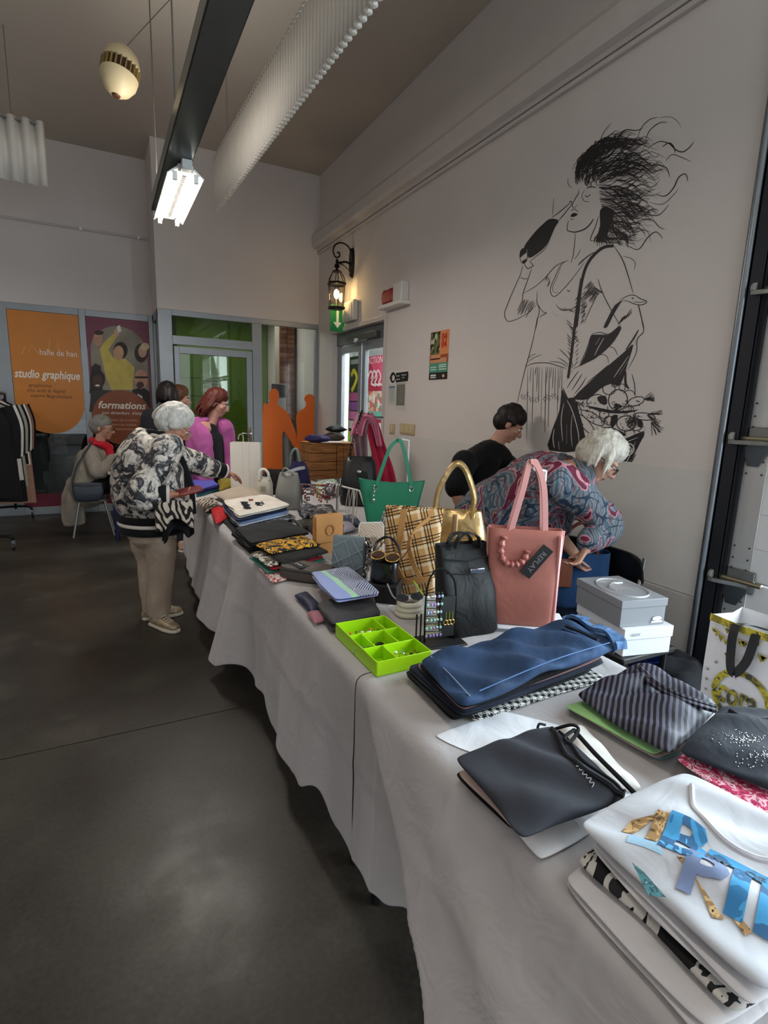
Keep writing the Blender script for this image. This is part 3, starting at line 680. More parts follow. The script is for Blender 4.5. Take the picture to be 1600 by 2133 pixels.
# poster, sticker, notices, switches
def wposter(name, c4, label, cat, depth=.002):
    pts = [WR(px, py) for px, py in c4]
    c = sum(pts, V())/len(pts)
    r = thing(name, (XW, c.y, c.z), label, cat); return r, [(p.y-c.y, p.z-c.z) for p in pts]
r, q = wposter('event_poster', [(898, 692), (937, 686), (932, 789), (894, 792)], 'small colourful event poster dated 04 04 on the mural wall', 'poster')
hy = (abs(q[0][0]-q[1][0])+abs(q[2][0]-q[3][0]))/4; hz = (abs(q[0][1]-q[3][1])+abs(q[1][1]-q[2][1]))/4
def wrect(name, par, y0, y1, z0, z1, mat, x=-.003, t_=.0015): return MB().bb((x-t_, y0, z0), (x, y1, z1)).build(name, mat, par, smooth=False)
wrect('sheet', r, -hy, hy, -hz, hz, plain('#d98a54', .6), -.0005)
wrect('photo_print', r, -hy*.05, hy*.98, hz*.05, hz*.98, pattern('poster_meadow', collage(['#2f3524', '#4d5a36', '#20261c', '#b9b79e', '#6e6a48'], 30)), -.0022)
wrect('title_band', r, -hy, hy, -hz*.30, hz*.03, plain('#9a4d22', .6), -.0022)
wrect('teal_band', r, -hy, hy, -hz*.70, -hz*.30, plain('#4d8f77', .6), -.0022)
wrect('black_band', r, -hy, hy, -hz, -hz*.70, plain('#141414', .6), -.0022)
WX, WU = (0, -1, 0), (0, 0, 1)
text('lettering', '04', (-.005, -hy*.52, hz*.72), .085, plain('#c22a1e', .6), WX, WU, r, bold=.002); text('lettering', '04', (-.005, -hy*.52, hz*.42), .085, plain('#c22a1e', .6), WX, WU, r, bold=.002)
for y0, y1, zz, hh, cc in ((-.2, .85, -.07, .05, '#d09068'), (-.85, .9, -.21, .05, '#d09068'), (.2, .85, -.48, .012, '#cfe0d4'), (.2, .8, -.58, .012, '#cfe0d4'), (-.85, -.1, -.40, .012, '#cfe0d4'), (-.85, -.05, -.48, .012, '#cfe0d4'), (-.85, -.1, -.58, .012, '#cfe0d4'), (.2, .8, -.82, .02, '#d8d8d8'), (.2, .8, -.91, .012, '#d8d8d8')):
    wrect('text_line', r, hy*y0, hy*y1, hz*zz-hh*.4, hz*zz+hh*.4, plain(cc, .6), -.0042)
MB().ball((-.004, -hy*.6, -hz*.86), (.002, .02, .014), 10, 6).build('logo', plain('#d8b48a', .5), r)
r, q = wposter('direction_sticker', [(812, 780), (852, 775), (852, 791), (812, 796)], 'black and white direction sticker with a round face and lettering bar', 'sticker')
wrect('backing', r, -.21, .21, -.062, .062, plain('#d9d5cf', .6), -.0005)
MB().prism([(-.0022, y, z) for y, z in ((-.19, -.045), (.06, -.052), (.075, 0), (.06, .045), (-.19, .05), (-.2, 0))], (-.0015, 0, 0)).build('bar', plain('#151515', .6), r, smooth=False)
MB().prism([(-.0022, .13+.062*math.cos(a)*(1.2 if k % 5 == 0 else 1), .055*math.sin(a)) for k, a in enumerate([2*PI*k/20 for k in range(20)])], (-.0015, 0, 0)).build('badge', plain('#151515', .6), r, smooth=False)
MB().prism([(-.0042, .115+.028*math.cos(a), -.005+.03*math.sin(a)) for a in [2*PI*k/14 for k in range(14)]], (-.001, 0, 0)).build('badge_face', plain('#d8d5cf', .6), r, smooth=False)
for y0, y1, zz in ((-.02, .05, .012), (-.16, -.06, .018), (-.03, .05, -.022), (-.12, -.08, -.008)): wrect('text_mark', r, y0, y1, zz-.006, zz+.006, plain('#9a968f', .6), -.0055)
for nm, c4, lab, cc in (('wall_notice', [(810, 803), (824, 803), (823, 842), (809, 842)], 'narrow pale notice with blue heading under the direction sticker', 0), ('wall_notice', [(827, 801), (844, 801), (843, 844), (826, 844)], 'dark grey printed notice in a sleeve under the direction sticker', 1)):
    r, q = wposter(nm, c4, lab, 'notice'); hy = abs(q[0][0]-q[1][0])/2; hz = abs(q[0][1]-q[3][1])/2
    if cc == 0:
        wrect('sheet', r, -hy, hy, -hz, hz, plain('#b9bcb6', .5), -.0005); wrect('heading', r, -hy*.8, hy*.8, hz*.72, hz*.9, plain('#56708c', .5), -.0022)
        for k in range(8): wrect('text_line', r, -hy*.7, hy*(.75-.2*(k % 3)), hz*(.55-.17*k), hz*(.60-.17*k), plain('#8c918c', .5), -.0022)
    else:
        wrect('sleeve', r, -hy*1.25, hy*1.25, -hz*1.45, hz*1.15, plain('#c6c2bb', .3), -.0005); wrect('sheet', r, -hy, hy, -hz, hz, plain('#6b6a64', .5), -.0022)
        for k in range(10): wrect('text_line', r, -hy*.75, hy*(.75-.25*(k % 3)), hz*(.78-.17*k), hz*(.82-.17*k), plain('#9a988f', .5), -.0038)
for px, py, n, lab in ((818, 893, 1, 'single cream rocker light switch by the door'), (849, 894, 3, 'wide cream switch plate with three rockers by the door')):
    p = WR(px, py); r = thing('light_switch', (XW, p.y, p.z), lab, 'switch'); wd = .055 if n == 1 else .15
    MB().bb((-.012, -wd, -.055), (-.001, wd, .055)).build('plate', plain('#b9a883', .45), r, bevel=.006)
    for k in range(n): yy = 0 if n == 1 else -.09+.09*k; MB().bb((-.018, yy-.035, -.038), (-.0125, yy+.035, .038)).build('rocker', plain('#c2b28e', .4), r, bevel=.004)

# ------------------------------------------------------------------ tables and cloths
TZ = .735                                                 # top of the cloth
XF, XB = .618, 1.415
def folding_table(y0, y1, label):
    r = thing('folding_table', ((XF+XB)/2, (y0+y1)/2, 0), label, 'table'); hx, hy = (XB-XF)/2-.012, (y1-y0)/2-.012
    MB().bb((-hx, -hy, .69), (hx, hy, .722)).build('table_top', plain('#cfcac2', .5), r, bevel=.006)
    for s in (-1, 1):
        for e in (-1, 1):
            l = MB().tube([(s*(hx-.04), e*(hy-.06), 0.015), (s*(hx-.04), e*(hy-.06), .69)], .014, 8).build('leg', plain('#3b3d40', .4, .8), r)
            MB().lathe([(.019, 0), (.019, .025)], (s*(hx-.04), e*(hy-.06), 0.001), 8).build('rubber_foot', BLACK, l)
        MB().tube([(-(hx-.04), s*(hy-.06), .12), (hx-.04, s*(hy-.06), .12)], .01, 6).build('stretcher', plain('#3b3d40', .4, .8), r)
folding_table(-.62, 1.325, 'folding table under the white cloth that carries the jeans and T-shirts')
folding_table(1.345, 3.04, 'folding table under the white cloth that carries the handbags')
folding_table(3.06, 5.0, 'folding table under the white cloth that carries the folded trousers')
M_CLOTH = cloth('#d8d3d4', .8, .03, 1400, .05, .4, .35)
def tcloth(name, y0, y1, hem, off, label, fold=None, ny=200, seed=0):
    NT_, NS = 16, 22; rad = .018; rear = .26
    def fn(u, v):
        y = y0+(y1-y0)*v
        k = u*(NT_+NS+6)
        cy_ = (y*2.9+.2*seed) % 1-.5; crs = .0035*math.exp(-(cy_/.03)**2)
        if k < 6:                                          # rear drop
            s_ = 1-k/6; return V((XB+.012+.02*s_*math.sin(y*9+seed), y, TZ-.004-rear*s_))
        k -= 6
        if k < NT_:                                        # top
            f = k/NT_; x = XB+(XF-XB)*f; z = TZ+.0015*nz(x*7, y*7, seed)+.002*max(0, math.sin(x*8))**30
            cx_ = (x*3.3) % 1-.5; return V((x, y, z-.0008+crs*.6+.002*math.exp(-(cx_/.05)**2)))
        s_ = (k-NT_)/NS
        e = min(1, s_/.045)
        hz_ = hem(y); z = TZ-(TZ-hz_)*s_-.004*math.sin(e*PI/2)
        o = off(y)*s_**1.2+.012*s_*math.sin(y*11+seed)+.008*s_*math.sin(y*23+1.3*seed)+.02*s_*nz(y*2.2, s_*1.5, seed)+.007*math.sin(e*PI/2)
        o += crs+.003*math.exp(-((s_-.45)/.03)**2)
        if fold: o += fold(y, s_)
        return V((XF-o, y, z))
    o = MB().grid(fn, NT_+NS+7, ny).build(name, M_CLOTH, None, angle=180)
    md = o.modifiers.new('solid', 'SOLIDIFY'); md.thickness = .0015; md.offset = 1
    md = o.modifiers.new('sub', 'SUBSURF'); md.levels = 1; md.render_levels = 1
    tag(o, label, 'tablecloth'); return o
def interp(T):
    def f(y):
        if y <= T[0][0]: return T[0][1]
        for (a, p), (b, q) in zip(T, T[1:]):
            if y <= b: t = (y-a)/(b-a); t = t*t*(3-2*t); return p+(q-p)*t
        return T[-1][1]
    return f
hemB = interp([(1.33, .11), (1.45, .13), (1.55, .22), (1.68, .15), (1.9, .17), (2.05, .13), (2.2, .20), (2.5, .15), (2.65, .17), (2.85, .10), (3.1, .16), (3.4, .14), (3.8, .19), (4.3, .15), (4.75, .16)])
offB = interp([(1.33, .0), (1.5, .03), (1.7, .06), (1.9, .08), (2.1, .03), (2.3, .03), (2.6, .04), (2.78, .14), (2.9, .15), (3.02, .07), (3.2, .10), (3.45, .13), (3.8, .09), (4.3, .06), (4.75, .03)])
tcloth('tablecloth', 1.322, 5.02, hemB, offB, 'long white cloth draped over the two tables of handbags and trousers', seed=2.1)
hemA = interp([(-.6, .38), (.4, .40), (.70, .355), (.87, .31), (.99, .24), (1.10, .18), (1.2, .145), (1.318, .125)])
def foldA(y, s_):
    d = y-(1.30-.60*s_**.9); k = max(0, min(1, .5-d/.05)); k = k*k*(3-2*k)
    d2 = (y-(1.0-.9*s_))/.12
    return s_*(.12*k)+.035*s_*math.exp(-d2*d2)-.01*s_*(1-k)
offA = interp([(-.6, .03), (.4, .02), (.9, .0), (1.318, .01)])
tcloth('tablecloth', -.62, 1.318, hemA, offA, 'white cloth tented at the corner over the table of jeans and T-shirts', foldA, 170, seed=.7)
# second row of tables behind the first, further back
def rear_table(y0, y1, label):
    r = thing('folding_table', (1.67, (y0+y1)/2, 0), label, 'table'); hy = (y1-y0)/2-.01
    MB().bb((-.225, -hy, .69), (.225, hy, .722)).build('table_top', plain('#cfcac2', .5), r, bevel=.006)
    for x in (-.19, .19):
        for y in (-hy+.06, hy-.06): MB().tube([(x, y, .002), (x, y, .69)], .014, 8).build('leg', plain('#3b3d40', .4, .8), r)
rear_table(2.66, 4.19, 'narrow rear table under the cloth with the green tote and black bag'); rear_table(4.21, 5.74, 'narrow rear table under the cloth with the wooden crate')
o = MB().bb((1.438, 2.652, .724), (1.902, 5.75, TZ)).bb((1.895, 2.652, .68), (1.902, 5.75, TZ)).build('tablecloth', M_CLOTH, None, bevel=.003)
tag(o, 'pale cloth covering the narrow rear tables with the wooden crate', 'tablecloth')
# ------------------------------------------------------------------ goods: shared builders
def T(px, py, z=None): return onz(px, py, TZ if z is None else z)
def ppm(p): return FPX/((V(p)-CAMP).dot(_F))               # picture pixels per metre at a point, for sizes
RZV = -math.radians(27.45)
E1 = .0015
def slab(m, c4, z0, h, seed=0, crump=.006, wob=.010, n=22, edge=7, layers=1, sag=0, tilt=None):
    """one folded cloth: rounded slab over four corner points, made of one or more fold layers"""
    C = [V((c[0], c[1], 0)) for c in c4]
    for L in range(layers):
        hl = h/layers; zb = z0+L*hl; ox, oy = (nz(seed, L*3.1, 1)*.008 if L else 0), (nz(seed, L*3.1, 5)*.008 if L else 0)
        def P(u, v, top):
            a = math.sin((u-.5)*PI)*.5+.5; b = math.sin((v-.5)*PI)*.5+.5
            p = C[0].lerp(C[1], a).lerp(C[3].lerp(C[2], a), b)
            ea, eb = abs(2*a-1), abs(2*b-1)
            cnr = .045*(ea*eb)**10; p = p+(C[0]+C[1]+C[2]+C[3]-4*p)*.25*cnr
            r = max(0, (1-ea**edge))**.5*max(0, (1-eb**edge))**.5
            w_ = wob*(nz(p.x*6+seed, p.y*6, L*2.)); w2 = wob*(nz(p.x*6+9+seed, p.y*6, L*2.))
            zz = zb+hl/2+(hl/2*r*(1 if top else -1))
            if top: zz += crump*(.35+nz(p.x*9+seed, p.y*9, 2.2+L))*r + .4*crump*math.sin((p.x*1.3+p.y)*34+seed*2+3*nz(p.x*5, p.y*5, seed))*r
            if tilt: zz += tilt(a, b)
            return V((p.x+w_+ox, p.y+w2+oy, max(zz, z0-.0005)))
        m.grid(lambda u, v: P(u, v, True), n, n); m.grid(lambda u, v: P(u, v, False), n, n, flip=True)
    return m
def garment(name, px4, z0, h, mat, label, cat, seed=0, group=None, zref=None, **kw):
    zz = z0+h*.6 if zref is None else zref
    c4 = [(p.x, p.y) for p in (T(px, py, zz) for px, py in px4)]
    c = sum((V((x, y, 0)) for x, y in c4), V())/4
    m = MB(Matrix.Translation((-c.x, -c.y, -z0))); slab(m, c4, z0+.0004, h-.0008, seed, **kw)
    o = m.build(name, mat, None, angle=180, weld=True); o.location = (c.x, c.y, z0); tag(o, label, cat, group); return o
def conform(child, target, lift=.0015, nominal=None, cut=.012):
    """lay a print or trim of a garment onto the garment's wavy surface"""
    from mathutils.bvhtree import BVHTree
    tm = target.data; bv = BVHTree.FromPolygons([v.co for v in tm.vertices], [p.vertices[:] for p in tm.polygons])
    bm = bmesh.new(); bm.from_mesh(child.data)
    if nominal is None:
        bmesh.ops.triangulate(bm, faces=bm.faces)
        for _ in range(3):
            es = [e for e in bm.edges if e.calc_length() > cut]
            if not es: break
            bmesh.ops.subdivide_edges(bm, edges=es, cuts=1, use_grid_fill=False)
            bmesh.ops.triangulate(bm, faces=[f for f in bm.faces if len(f.verts) > 3])
    for v in bm.verts:
        h = bv.ray_cast(V((v.co.x, v.co.y, 5)), V((0, 0, -1)))[0]
        if h is not None: v.co.z = h.z+lift+(v.co.z-nominal if nominal is not None else 0)
    bm.to_mesh(child.data); bm.free(); child.data.update(); return child
def inset(px4, f):
    cx, cy = sum(p[0] for p in px4)/4, sum(p[1] for p in px4)/4
    return [(cx+(x-cx)*f, cy+(y-cy)*f) for x, y in px4]
def serect(w_, d_, z, n=28, e=4, cx=0, cy=0):
    out = []
    for k in range(n):
        a = 2*PI*k/n; c, s_ = math.cos(a), math.sin(a)
        out.append(V((cx+w_/2*math.copysign(abs(c)**(2/e), c), cy+d_/2*math.copysign(abs(s_)**(2/e), s_), z)))
    return out
def bagbody(m, secs, e=5, n=32, open_=True, wr=.004, seed=0, lip=.006):
    """secs: (z, width, depth, offset_y)"""
    R = []
    for z, a, b, oy in secs:
        ring = serect(a, b, z, n, e, 0, oy)
        R.append([p+V((wr*nz(p.x*14+seed, p.z*14, 1), wr*1.6*nz(p.x*11+seed, p.z*11, 5), wr*.5*nz(p.x*9, p.y*9, seed))) for p in ring])
    if open_:
        z, a, b, oy = secs[-1]
        R.append(serect(a-lip, b-lip, z+.001, n, e, 0, oy)); R.append(serect(a-lip*2, b-lip*2, z-.012, n, e, 0, oy)); R.append(serect((a-lip*2)*.96, max(.01, (b-lip*2)*.9), max(.02, z*.35), n, e, 0, oy*.4))
    m.rings(R); return m
def chain(m, pts, r=.008, link_=.016):
    P = [V(p) for p in pts]; acc = 0; k = 0
    for a, b in zip(P, P[1:]):
        L = (b-a).length; q = max(1, int(L/link_))
        for i in range(q):
            c = a.lerp(b, (i+.5)/q); d = (b-a).normalized(); u = d.orthogonal().normalized(); w_ = d.cross(u)
            s_ = u if k % 2 else w_; k += 1
            m.tube([c+d*math.cos(t)*link_*.72+s_*math.sin(t)*r for t in [2*PI*j/8 for j in range(8)]], r*.32, 4, closed=True)
    return m

# ---- near table: denim stack
DEN = None
def denim(t):
    co = t.coord(); n1 = t.noise(co, 7, 5, .6); n2 = t.n('ShaderNodeTexWave', {'Vector': t.coord(rot=(0, 0, .5)), 'Scale': 160, 'Distortion': 1.5}).outputs[1]
    c = t.ramp(n1, [(.3, rgb('#122036')), (.55, rgb('#1c3252')), (.8, rgb('#33527a'))]); return t.mix(.22, c, t.ramp(n2, [(.2, rgb('#101c30')), (.8, rgb('#4a6a94'))]))
M_DEN = pattern('denim', denim, .85, bump=.45)
def houndst(t):
    co = t.coord(rot=(0, 0, .25)); s_ = t.n('ShaderNodeSeparateXYZ', {0: co}); f = 46
    x = t.math('FRACT', t.math('MULTIPLY', s_.outputs[0], f)); y = t.math('FRACT', t.math('MULTIPLY', s_.outputs[1], f)); z = t.math('MULTIPLY', s_.outputs[2], f)
    a = t.math('LESS_THAN', x, .5); b = t.math('LESS_THAN', t.math('FRACT', t.math('ADD', y, z)), .5)
    d = t.math('LESS_THAN', t.math('FRACT', t.math('MULTIPLY', t.math('ADD', t.math('ADD', x, y), z), 2)), .5)
    v = t.math('ADD', t.math('MULTIPLY', t.math('MULTIPLY', a, b), 1), t.math('MULTIPLY', t.math('ABSOLUTE', t.math('SUBTRACT', a, b)), d))
    return t.mix(v, rgb('#d8d6d2'), rgb('#191a1d'))
M_HOUND = pattern('houndstooth', houndst, .85)
J4 = [(872, 1375), (1195, 1296), (1300, 1352), (960, 1470)]
z = TZ+E1
DL = [(.016, M_HOUND, 'black and white houndstooth trousers at the bottom of the denim pile', [(955, 1425), (1170, 1370), (1262, 1412), (985, 1502)], 'trousers'),
      (.016, cloth('#121317'), 'black folded trousers jutting out low in the denim pile', [(838, 1400), (1150, 1340), (1235, 1395), (945, 1500)], 'trousers'),
      (.014, cloth('#232838'), 'dark navy folded trousers in the middle of the denim pile', [(846, 1388), (1170, 1322), (1262, 1378), (965, 1492)], 'trousers'),
      (.012, cloth('#8d6a6c'), 'dusty mauve folded garment just under the jeans', [(866, 1382), (1180, 1312), (1262, 1368), (960, 1478)], 'trousers'),
      (.010, cloth('#0f1013'), 'thin black folded garment pressed under the jeans', [(868, 1384), (1186, 1308), (1268, 1362), (966, 1478)], 'trousers')]
for k, (h, mt, lab, q, ct) in enumerate(DL):
    garment('folded_trousers', q, z, h, mt, lab, ct, seed=k+3, layers=2, crump=.002); z += h
# the jeans: slab + waistband, loop, pocket, hem stitching
c4 = [(p.x, p.y) for p in (T(px, py, z+.018) for px, py in J4)]
jc = sum((V((x, y, 0)) for x, y in c4), V())/4
r = thing('denim_jeans', (jc.x, jc.y, z), 'blue denim jeans folded on top of the trouser pile', 'jeans')
loc = [V((x-jc.x, y-jc.y, 0)) for x, y in c4]
def jt(a, b): return .024*max(0, a-.35)+.018*math.exp(-((a-.45)/.12)**2)*(.4+.6*b)
m = MB(); slab(m, loc, .0008, .026, 4, .020, .010, 60, 9, 1, tilt=lambda a, b: jt(a, b)); jl = m.build('legs', M_DEN, r, angle=180, weld=True)
def jp(a, b, dz=.0): p = loc[0].lerp(loc[1], a).lerp(loc[3].lerp(loc[2], a), b); return V((p.x, p.y, .031+jt(a, b)+dz))
M_DEN2 = pattern('denim_band', lambda t: t.ramp(t.noise(t.coord(), 30, 4), [(.3, rgb('#2a466e')), (.7, rgb('#587ca8'))]), .85, bump=.3)
MB().strap(spline([jp(.955, -.02, -.006), jp(.965, .25, .006), jp(.968, .6, .006), jp(.965, .95, .003), jp(.96, 1.03, -.02)], 8), .044, .012, (loc[1]-loc[0]).normalized()).build('waistband', M_DEN2, r, bevel=.002)
MB().strap([jp(.925, .3, .012), jp(.96, .3, .018), jp(.995, .3, .012)], .016, .006, (loc[3]-loc[0]).normalized()).build('belt_loop', M_DEN2, r, bevel=.001)
MB().strap([jp(.925, .72, .012), jp(.96, .72, .018), jp(.995, .72, .012)], .016, .006, (loc[3]-loc[0]).normalized()).build('belt_loop', M_DEN2, r, bevel=.001)
MB().tube([jp(.83, .3, .008), jp(.845, .55, .010), jp(.86, .85, .008)], .005, 5).build('pocket_welt', plain('#131a28', .8), r)
MB().tube([jp(.80, .3, .006), jp(.815, .55, .008), jp(.83, .85, .006)], .0035, 5).build('pocket_welt', M_DEN2, r)
MB().tube(spline([jp(.05, .03, .0), jp(.05, .5, .004), jp(.05, .97, .0)], 6), .0018, 4).build('hem_stitching', plain('#8fa4bf', .8), r); conform(r.children[-1], jl, .0005, .031)
MB().tube(spline([jp(.10, .96, .002), jp(.5, .975, .004), jp(.9, .96, .004)], 6), .0018, 4).build('side_seam', plain('#3f6291', .8), r); conform(r.children[-1], jl, .0005, .033+jt(.5, .97))

# ---- striped velvet trousers over a mint pile
z = TZ+E1
P4 = [(1180, 1474), (1260, 1452), (1440, 1555), (1372, 1582)]
for k, (h, c, lab) in enumerate(((.006, '#b9b3c2', 'pale lilac folded top lowest under the striped velvet'), (.006, '#7fb3ad', 'pale teal folded top under the striped velvet'), (.006, '#c6a7a0', 'blush pink folded top under the striped velvet'), (.012, '#a3d68f', 'mint green folded top directly under the striped velvet'))):
    garment('folded_shirt', P4 if k < 3 else [(1176, 1470), (1258, 1446), (1436, 1545), (1366, 1572)], z, h, cloth(c), lab, 'top', seed=20+k, layers=1, crump=.002); z += h
def velvet(t):
    co = t.coord(rot=(0, 0, .95)); wv = t.n('ShaderNodeTexWave', {'Vector': co, 'Scale': 24, 'Distortion': 2.2, 'Detail': 1.5, 'Detail Scale': .6})
    return t.ramp(wv.outputs[1], [(.35, rgb('#0a0a0f')), (.5, rgb('#1d1d28')), (.62, rgb('#565466'))])
M_VEL = pattern('striped_velvet', velvet, .5, bump=.3)
V4 = [(1188, 1440), (1335, 1382), (1505, 1470), (1395, 1572)]
r = garment('velvet_trousers', V4, TZ+E1+.0285, .045, M_VEL, 'black striped velvet trousers bunched over the mint pile', 'trousers', seed=31, crump=.022, wob=.02, n=48, edge=4)
cc = r.location
mm = MB(Matrix.Translation(-cc))
for f, py_ in ((0, 0), (1, 8)):
    mm.tube(spline([T(1330-f*6, 1388+f*10, .815), T(1370, 1425+py_, .83), T(1420, 1450+py_, .83), T(1490, 1472+py_, .815)], 6), .007, 6)
mm.build('drawstring_waist', M_VEL, r)
# ---- navy sequin tee on a patterned pile
z = TZ+E1
N4 = [(1412, 1580), (1470, 1545), (1680, 1640), (1640, 1745)]
def floralmat(name, cols, sc=22, dist=1.2):
    def fn(t):
        f = t.noise(t.coord(), sc, 3, .6, dist); n = len(cols); return t.ramp(f, [(.28+.46*i/(n-1), rgb(c)) for i, c in enumerate(cols)], 'CONSTANT')
    return pattern(name, fn)
NL = [(.010, cloth('#a33a7c'), 'magenta folded top lowest in the pile under the navy sequin top'), (.010, floralmat('black_white_swirl', ['#0c0c0e', '#0c0c0e', '#cfcac4', '#141416', '#0c0c0e']), 'black and white swirl top low in the pile under the navy sequin top'),
      (.008, cloth('#d8d2c8'), 'off-white folded top in the pile under the navy sequin top'), (.012, floralmat('orange_purple', ['#7a2a5c', '#e07a3c', '#e9c79a', '#5b2350', '#d9542c']), 'orange and purple printed blouse in the pile under the navy sequin top'),
      (.010, floralmat('crimson_dot', ['#9b1f4f', '#c23a63', '#e6b9c4', '#7c1640', '#b02a58'], 60), 'crimson speckled blouse second from top under the navy sequin top')]
for k, (h, mt, lab) in enumerate(NL): garment('folded_blouse', N4, z, h, mt, lab, 'blouse', seed=40+k, layers=1, crump=.003, wob=.012); z += h
r = garment('sequin_top', [(1415, 1565), (1500, 1465), (1690, 1500), (1650, 1660)], z, .03, cloth('#20242f', .7, .1), 'dark navy top with sequin scrollwork lying on the patterned pile', 'top', seed=47, crump=.012, wob=.015, n=32, edge=4)
m = MB(Matrix.Translation(-r.location)); rnd = random.Random(4)
for (ax, ay), q in (((1545, 1545), 90), ((1585, 1580), 60), ((1500, 1530), 30)):
    for k in range(q):
        p = T(ax+rnd.gauss(0, 24), ay+rnd.gauss(0, 7), z+.031); m.ball(p, (.0016, .0016, .001), 5, 3)
tag(conform(m.build('sequin', plain('#c9ccd2', .2, .9), r), r, .0008, z+.031-r.location.z), kind='stuff')
MB(Matrix.Translation(-r.location)).tube(spline([T(1520, 1480, z+.03), T(1560, 1500, z+.034), T(1610, 1498, z+.034)], 6), .005, 5).build('neckline', cloth('#15171f'), r)

# ---- grey tank top pile
z = TZ+E1
K4 = [(958, 1600), (1150, 1545), (1300, 1660), (1105, 1765)]
M_BEI = floralmat('beige_scroll', ['#c9b5a8', '#c9b5a8', '#c3ada0', '#1d1513', '#d3c2b6'], 26)
for k, (h, mt, lab, q) in enumerate(((.010, cloth('#e2e2e6'), 'white folded T-shirt at the bottom of the grey tank top pile', [(1010, 1650), (1200, 1575), (1335, 1670), (1130, 1795)]), (.010, cloth('#150e0d'), 'dark brown folded top low in the grey tank top pile', [(946, 1610), (1120, 1550), (1230, 1640), (1070, 1730)]),
      (.012, cloth('#bfa9a0'), 'dusty pink folded top in the grey tank top pile', [(952, 1606), (1130, 1550), (1250, 1650), (1080, 1740)]), (.012, M_BEI, 'beige top with black scroll print directly under the grey tank top', [(960, 1596), (1140, 1545), (1270, 1650), (1090, 1745)]))):
    garment('folded_shirt', q, z, h, mt, lab, 'top', seed=50+k, layers=1, crump=.003); z += h
c4 = [(948, 1578), (1148, 1510), (1312, 1655), (1100, 1752)]
r = garment('grey_tank_top', c4, z, .022, cloth('#2c2e36', .75, .06, fold=.1), 'charcoal strappy tank top folded on its pile beside the white blouse', 'tank top', seed=57, crump=.014, wob=.012, n=44, edge=9)
m = lambda: MB(Matrix.Translation(-r.location))
zt_ = z+.026
DK = cloth('#14151a')
conform(m().tube(spline([T(1150, 1518, zt_), T(1172, 1560, zt_), T(1215, 1612, zt_), T(1300, 1658, zt_)], 8), .006, 6).build('neck_binding', DK, r), r, .002, zt_-r.location.z)
conform(m().tube(spline([T(1166, 1520, zt_), T(1192, 1556, zt_), T(1232, 1600, zt_), T(1302, 1648, zt_)], 8), .004, 6).build('neck_binding', DK, r), r, .002, zt_-r.location.z)
m().tube(spline([T(1152, 1520, zt_), T(1190, 1510, zt_+.02), T(1205, 1520, zt_+.015), T(1188, 1545, zt_+.006), T(1176, 1536, zt_+.012), T(1196, 1520, zt_+.02)], 7), .004, 6).build('strap', DK, r)
m().tube(spline([T(1195, 1520, zt_+.012), T(1240, 1570, zt_), T(1290, 1620, zt_-.004), T(1325, 1655, zt_-.010)], 7), .005, 6).build('strap', DK, r)
m().tube(spline([T(1120, 1518, zt_-.003), T(1124, 1508, zt_+.006), T(1136, 1510, zt_)], 5), .003, 5).build('strap', DK, r)
a, b = T(1205, 1605, zt_+.004), T(1235, 1635, zt_+.003)
conform(scrawl((a+b)/2-r.location, b-a, V((0, 0, 1)).cross(b-a), (b-a).length*1.2, .010, plain('#d5d6da', .6), r, 5, .0014, 3), r, .002, ((a+b)/2-r.location).z)
garment('satin_blouse', [(1160, 1512), (1215, 1510), (1345, 1640), (1250, 1650)], TZ+E1, .03, cloth('#dcd9d4', .35, .03), 'shiny white satin blouse crumpled behind the grey tank top', 'blouse', seed=61, crump=.022, wob=.018, n=36, edge=3)
garment('white_tissue_sheet', [(905, 1530), (1050, 1480), (1165, 1510), (1000, 1570)], TZ+E1*.5, .003, cloth('#dfe0e6', .6, .02), 'thin crinkled white tissue sheet lying between the jeans and the tank top', 'tissue', seed=62, crump=.004, wob=.02, n=26)

# ---- white printed T-shirt pile at the front corner
z = TZ+E1
W4 = [(1195, 1790), (1420, 1660), (1830, 1900), (1560, 2125)]
M_BW = floralmat('black_white_floral', ['#101012', '#101012', '#bdb9b4', '#232327', '#cfcac4', '#101012'], 12, 1.5)
for k, (h, mt, lab, q) in enumerate(((.022, cloth('#cbc8ca', .8, .03), 'white folded garment lowest under the printed T-shirt', [(1170, 1830), (1400, 1690), (1820, 1950), (1480, 2170)]), (.022, M_BW, 'black and white floral garment with glitter under the printed T-shirt', [(1200, 1790), (1430, 1650), (1830, 1900), (1545, 2120)]),
      (.02, cloth('#d2d0d4', .8, .03), 'white folded garment right under the printed T-shirt', [(1225, 1755), (1430, 1640), (1830, 1880), (1560, 2100)]))):
    garment('folded_garment', q, z, h, mt, lab, 'garment', seed=70+k, layers=2 if k != 1 else 1, crump=.003, n=26); z += h
c4 = [(1200, 1715), (1425, 1606), (1850, 1820), (1600, 2075)]
tee = garment('printed_tshirt', c4, z, .026, cloth('#bfc1c8', .75, .03), 'white T-shirt with large blue and gold letter print on the front pile', 'T-shirt', seed=75, crump=.014, wob=.014, n=48, edge=6)
zt_ = z+.034
def tp(px, py, dz=0): return T(px, py, zt_+dz)-tee.location
def onshirt(name, pts, mat, dz=0):
    P = [tp(px, py, dz) for px, py in pts]
    return conform(MB().poly(P).build(name, mat, tee, smooth=False), tee, .001+dz*.4)
M_BLUE = floralmat('blue_foil', ['#2c6d9c', '#3f8fc0', '#2f5d86', '#5aa5d0', '#4a6d94'], 9); M_GLIT = floralmat('gold_glitter', ['#5b4630', '#9c7a4e', '#c9a878', '#3a2b1c', '#b08a5c'], 40)
K_ = .4375
def cr(pts): return [(900+x*K_, 1480+y*K_) for x, y in pts]
onshirt('print_patch', cr([(905, 540), (950, 500), (1120, 498), (1040, 520), (960, 555), (1000, 600), (960, 560)]), M_GLIT)
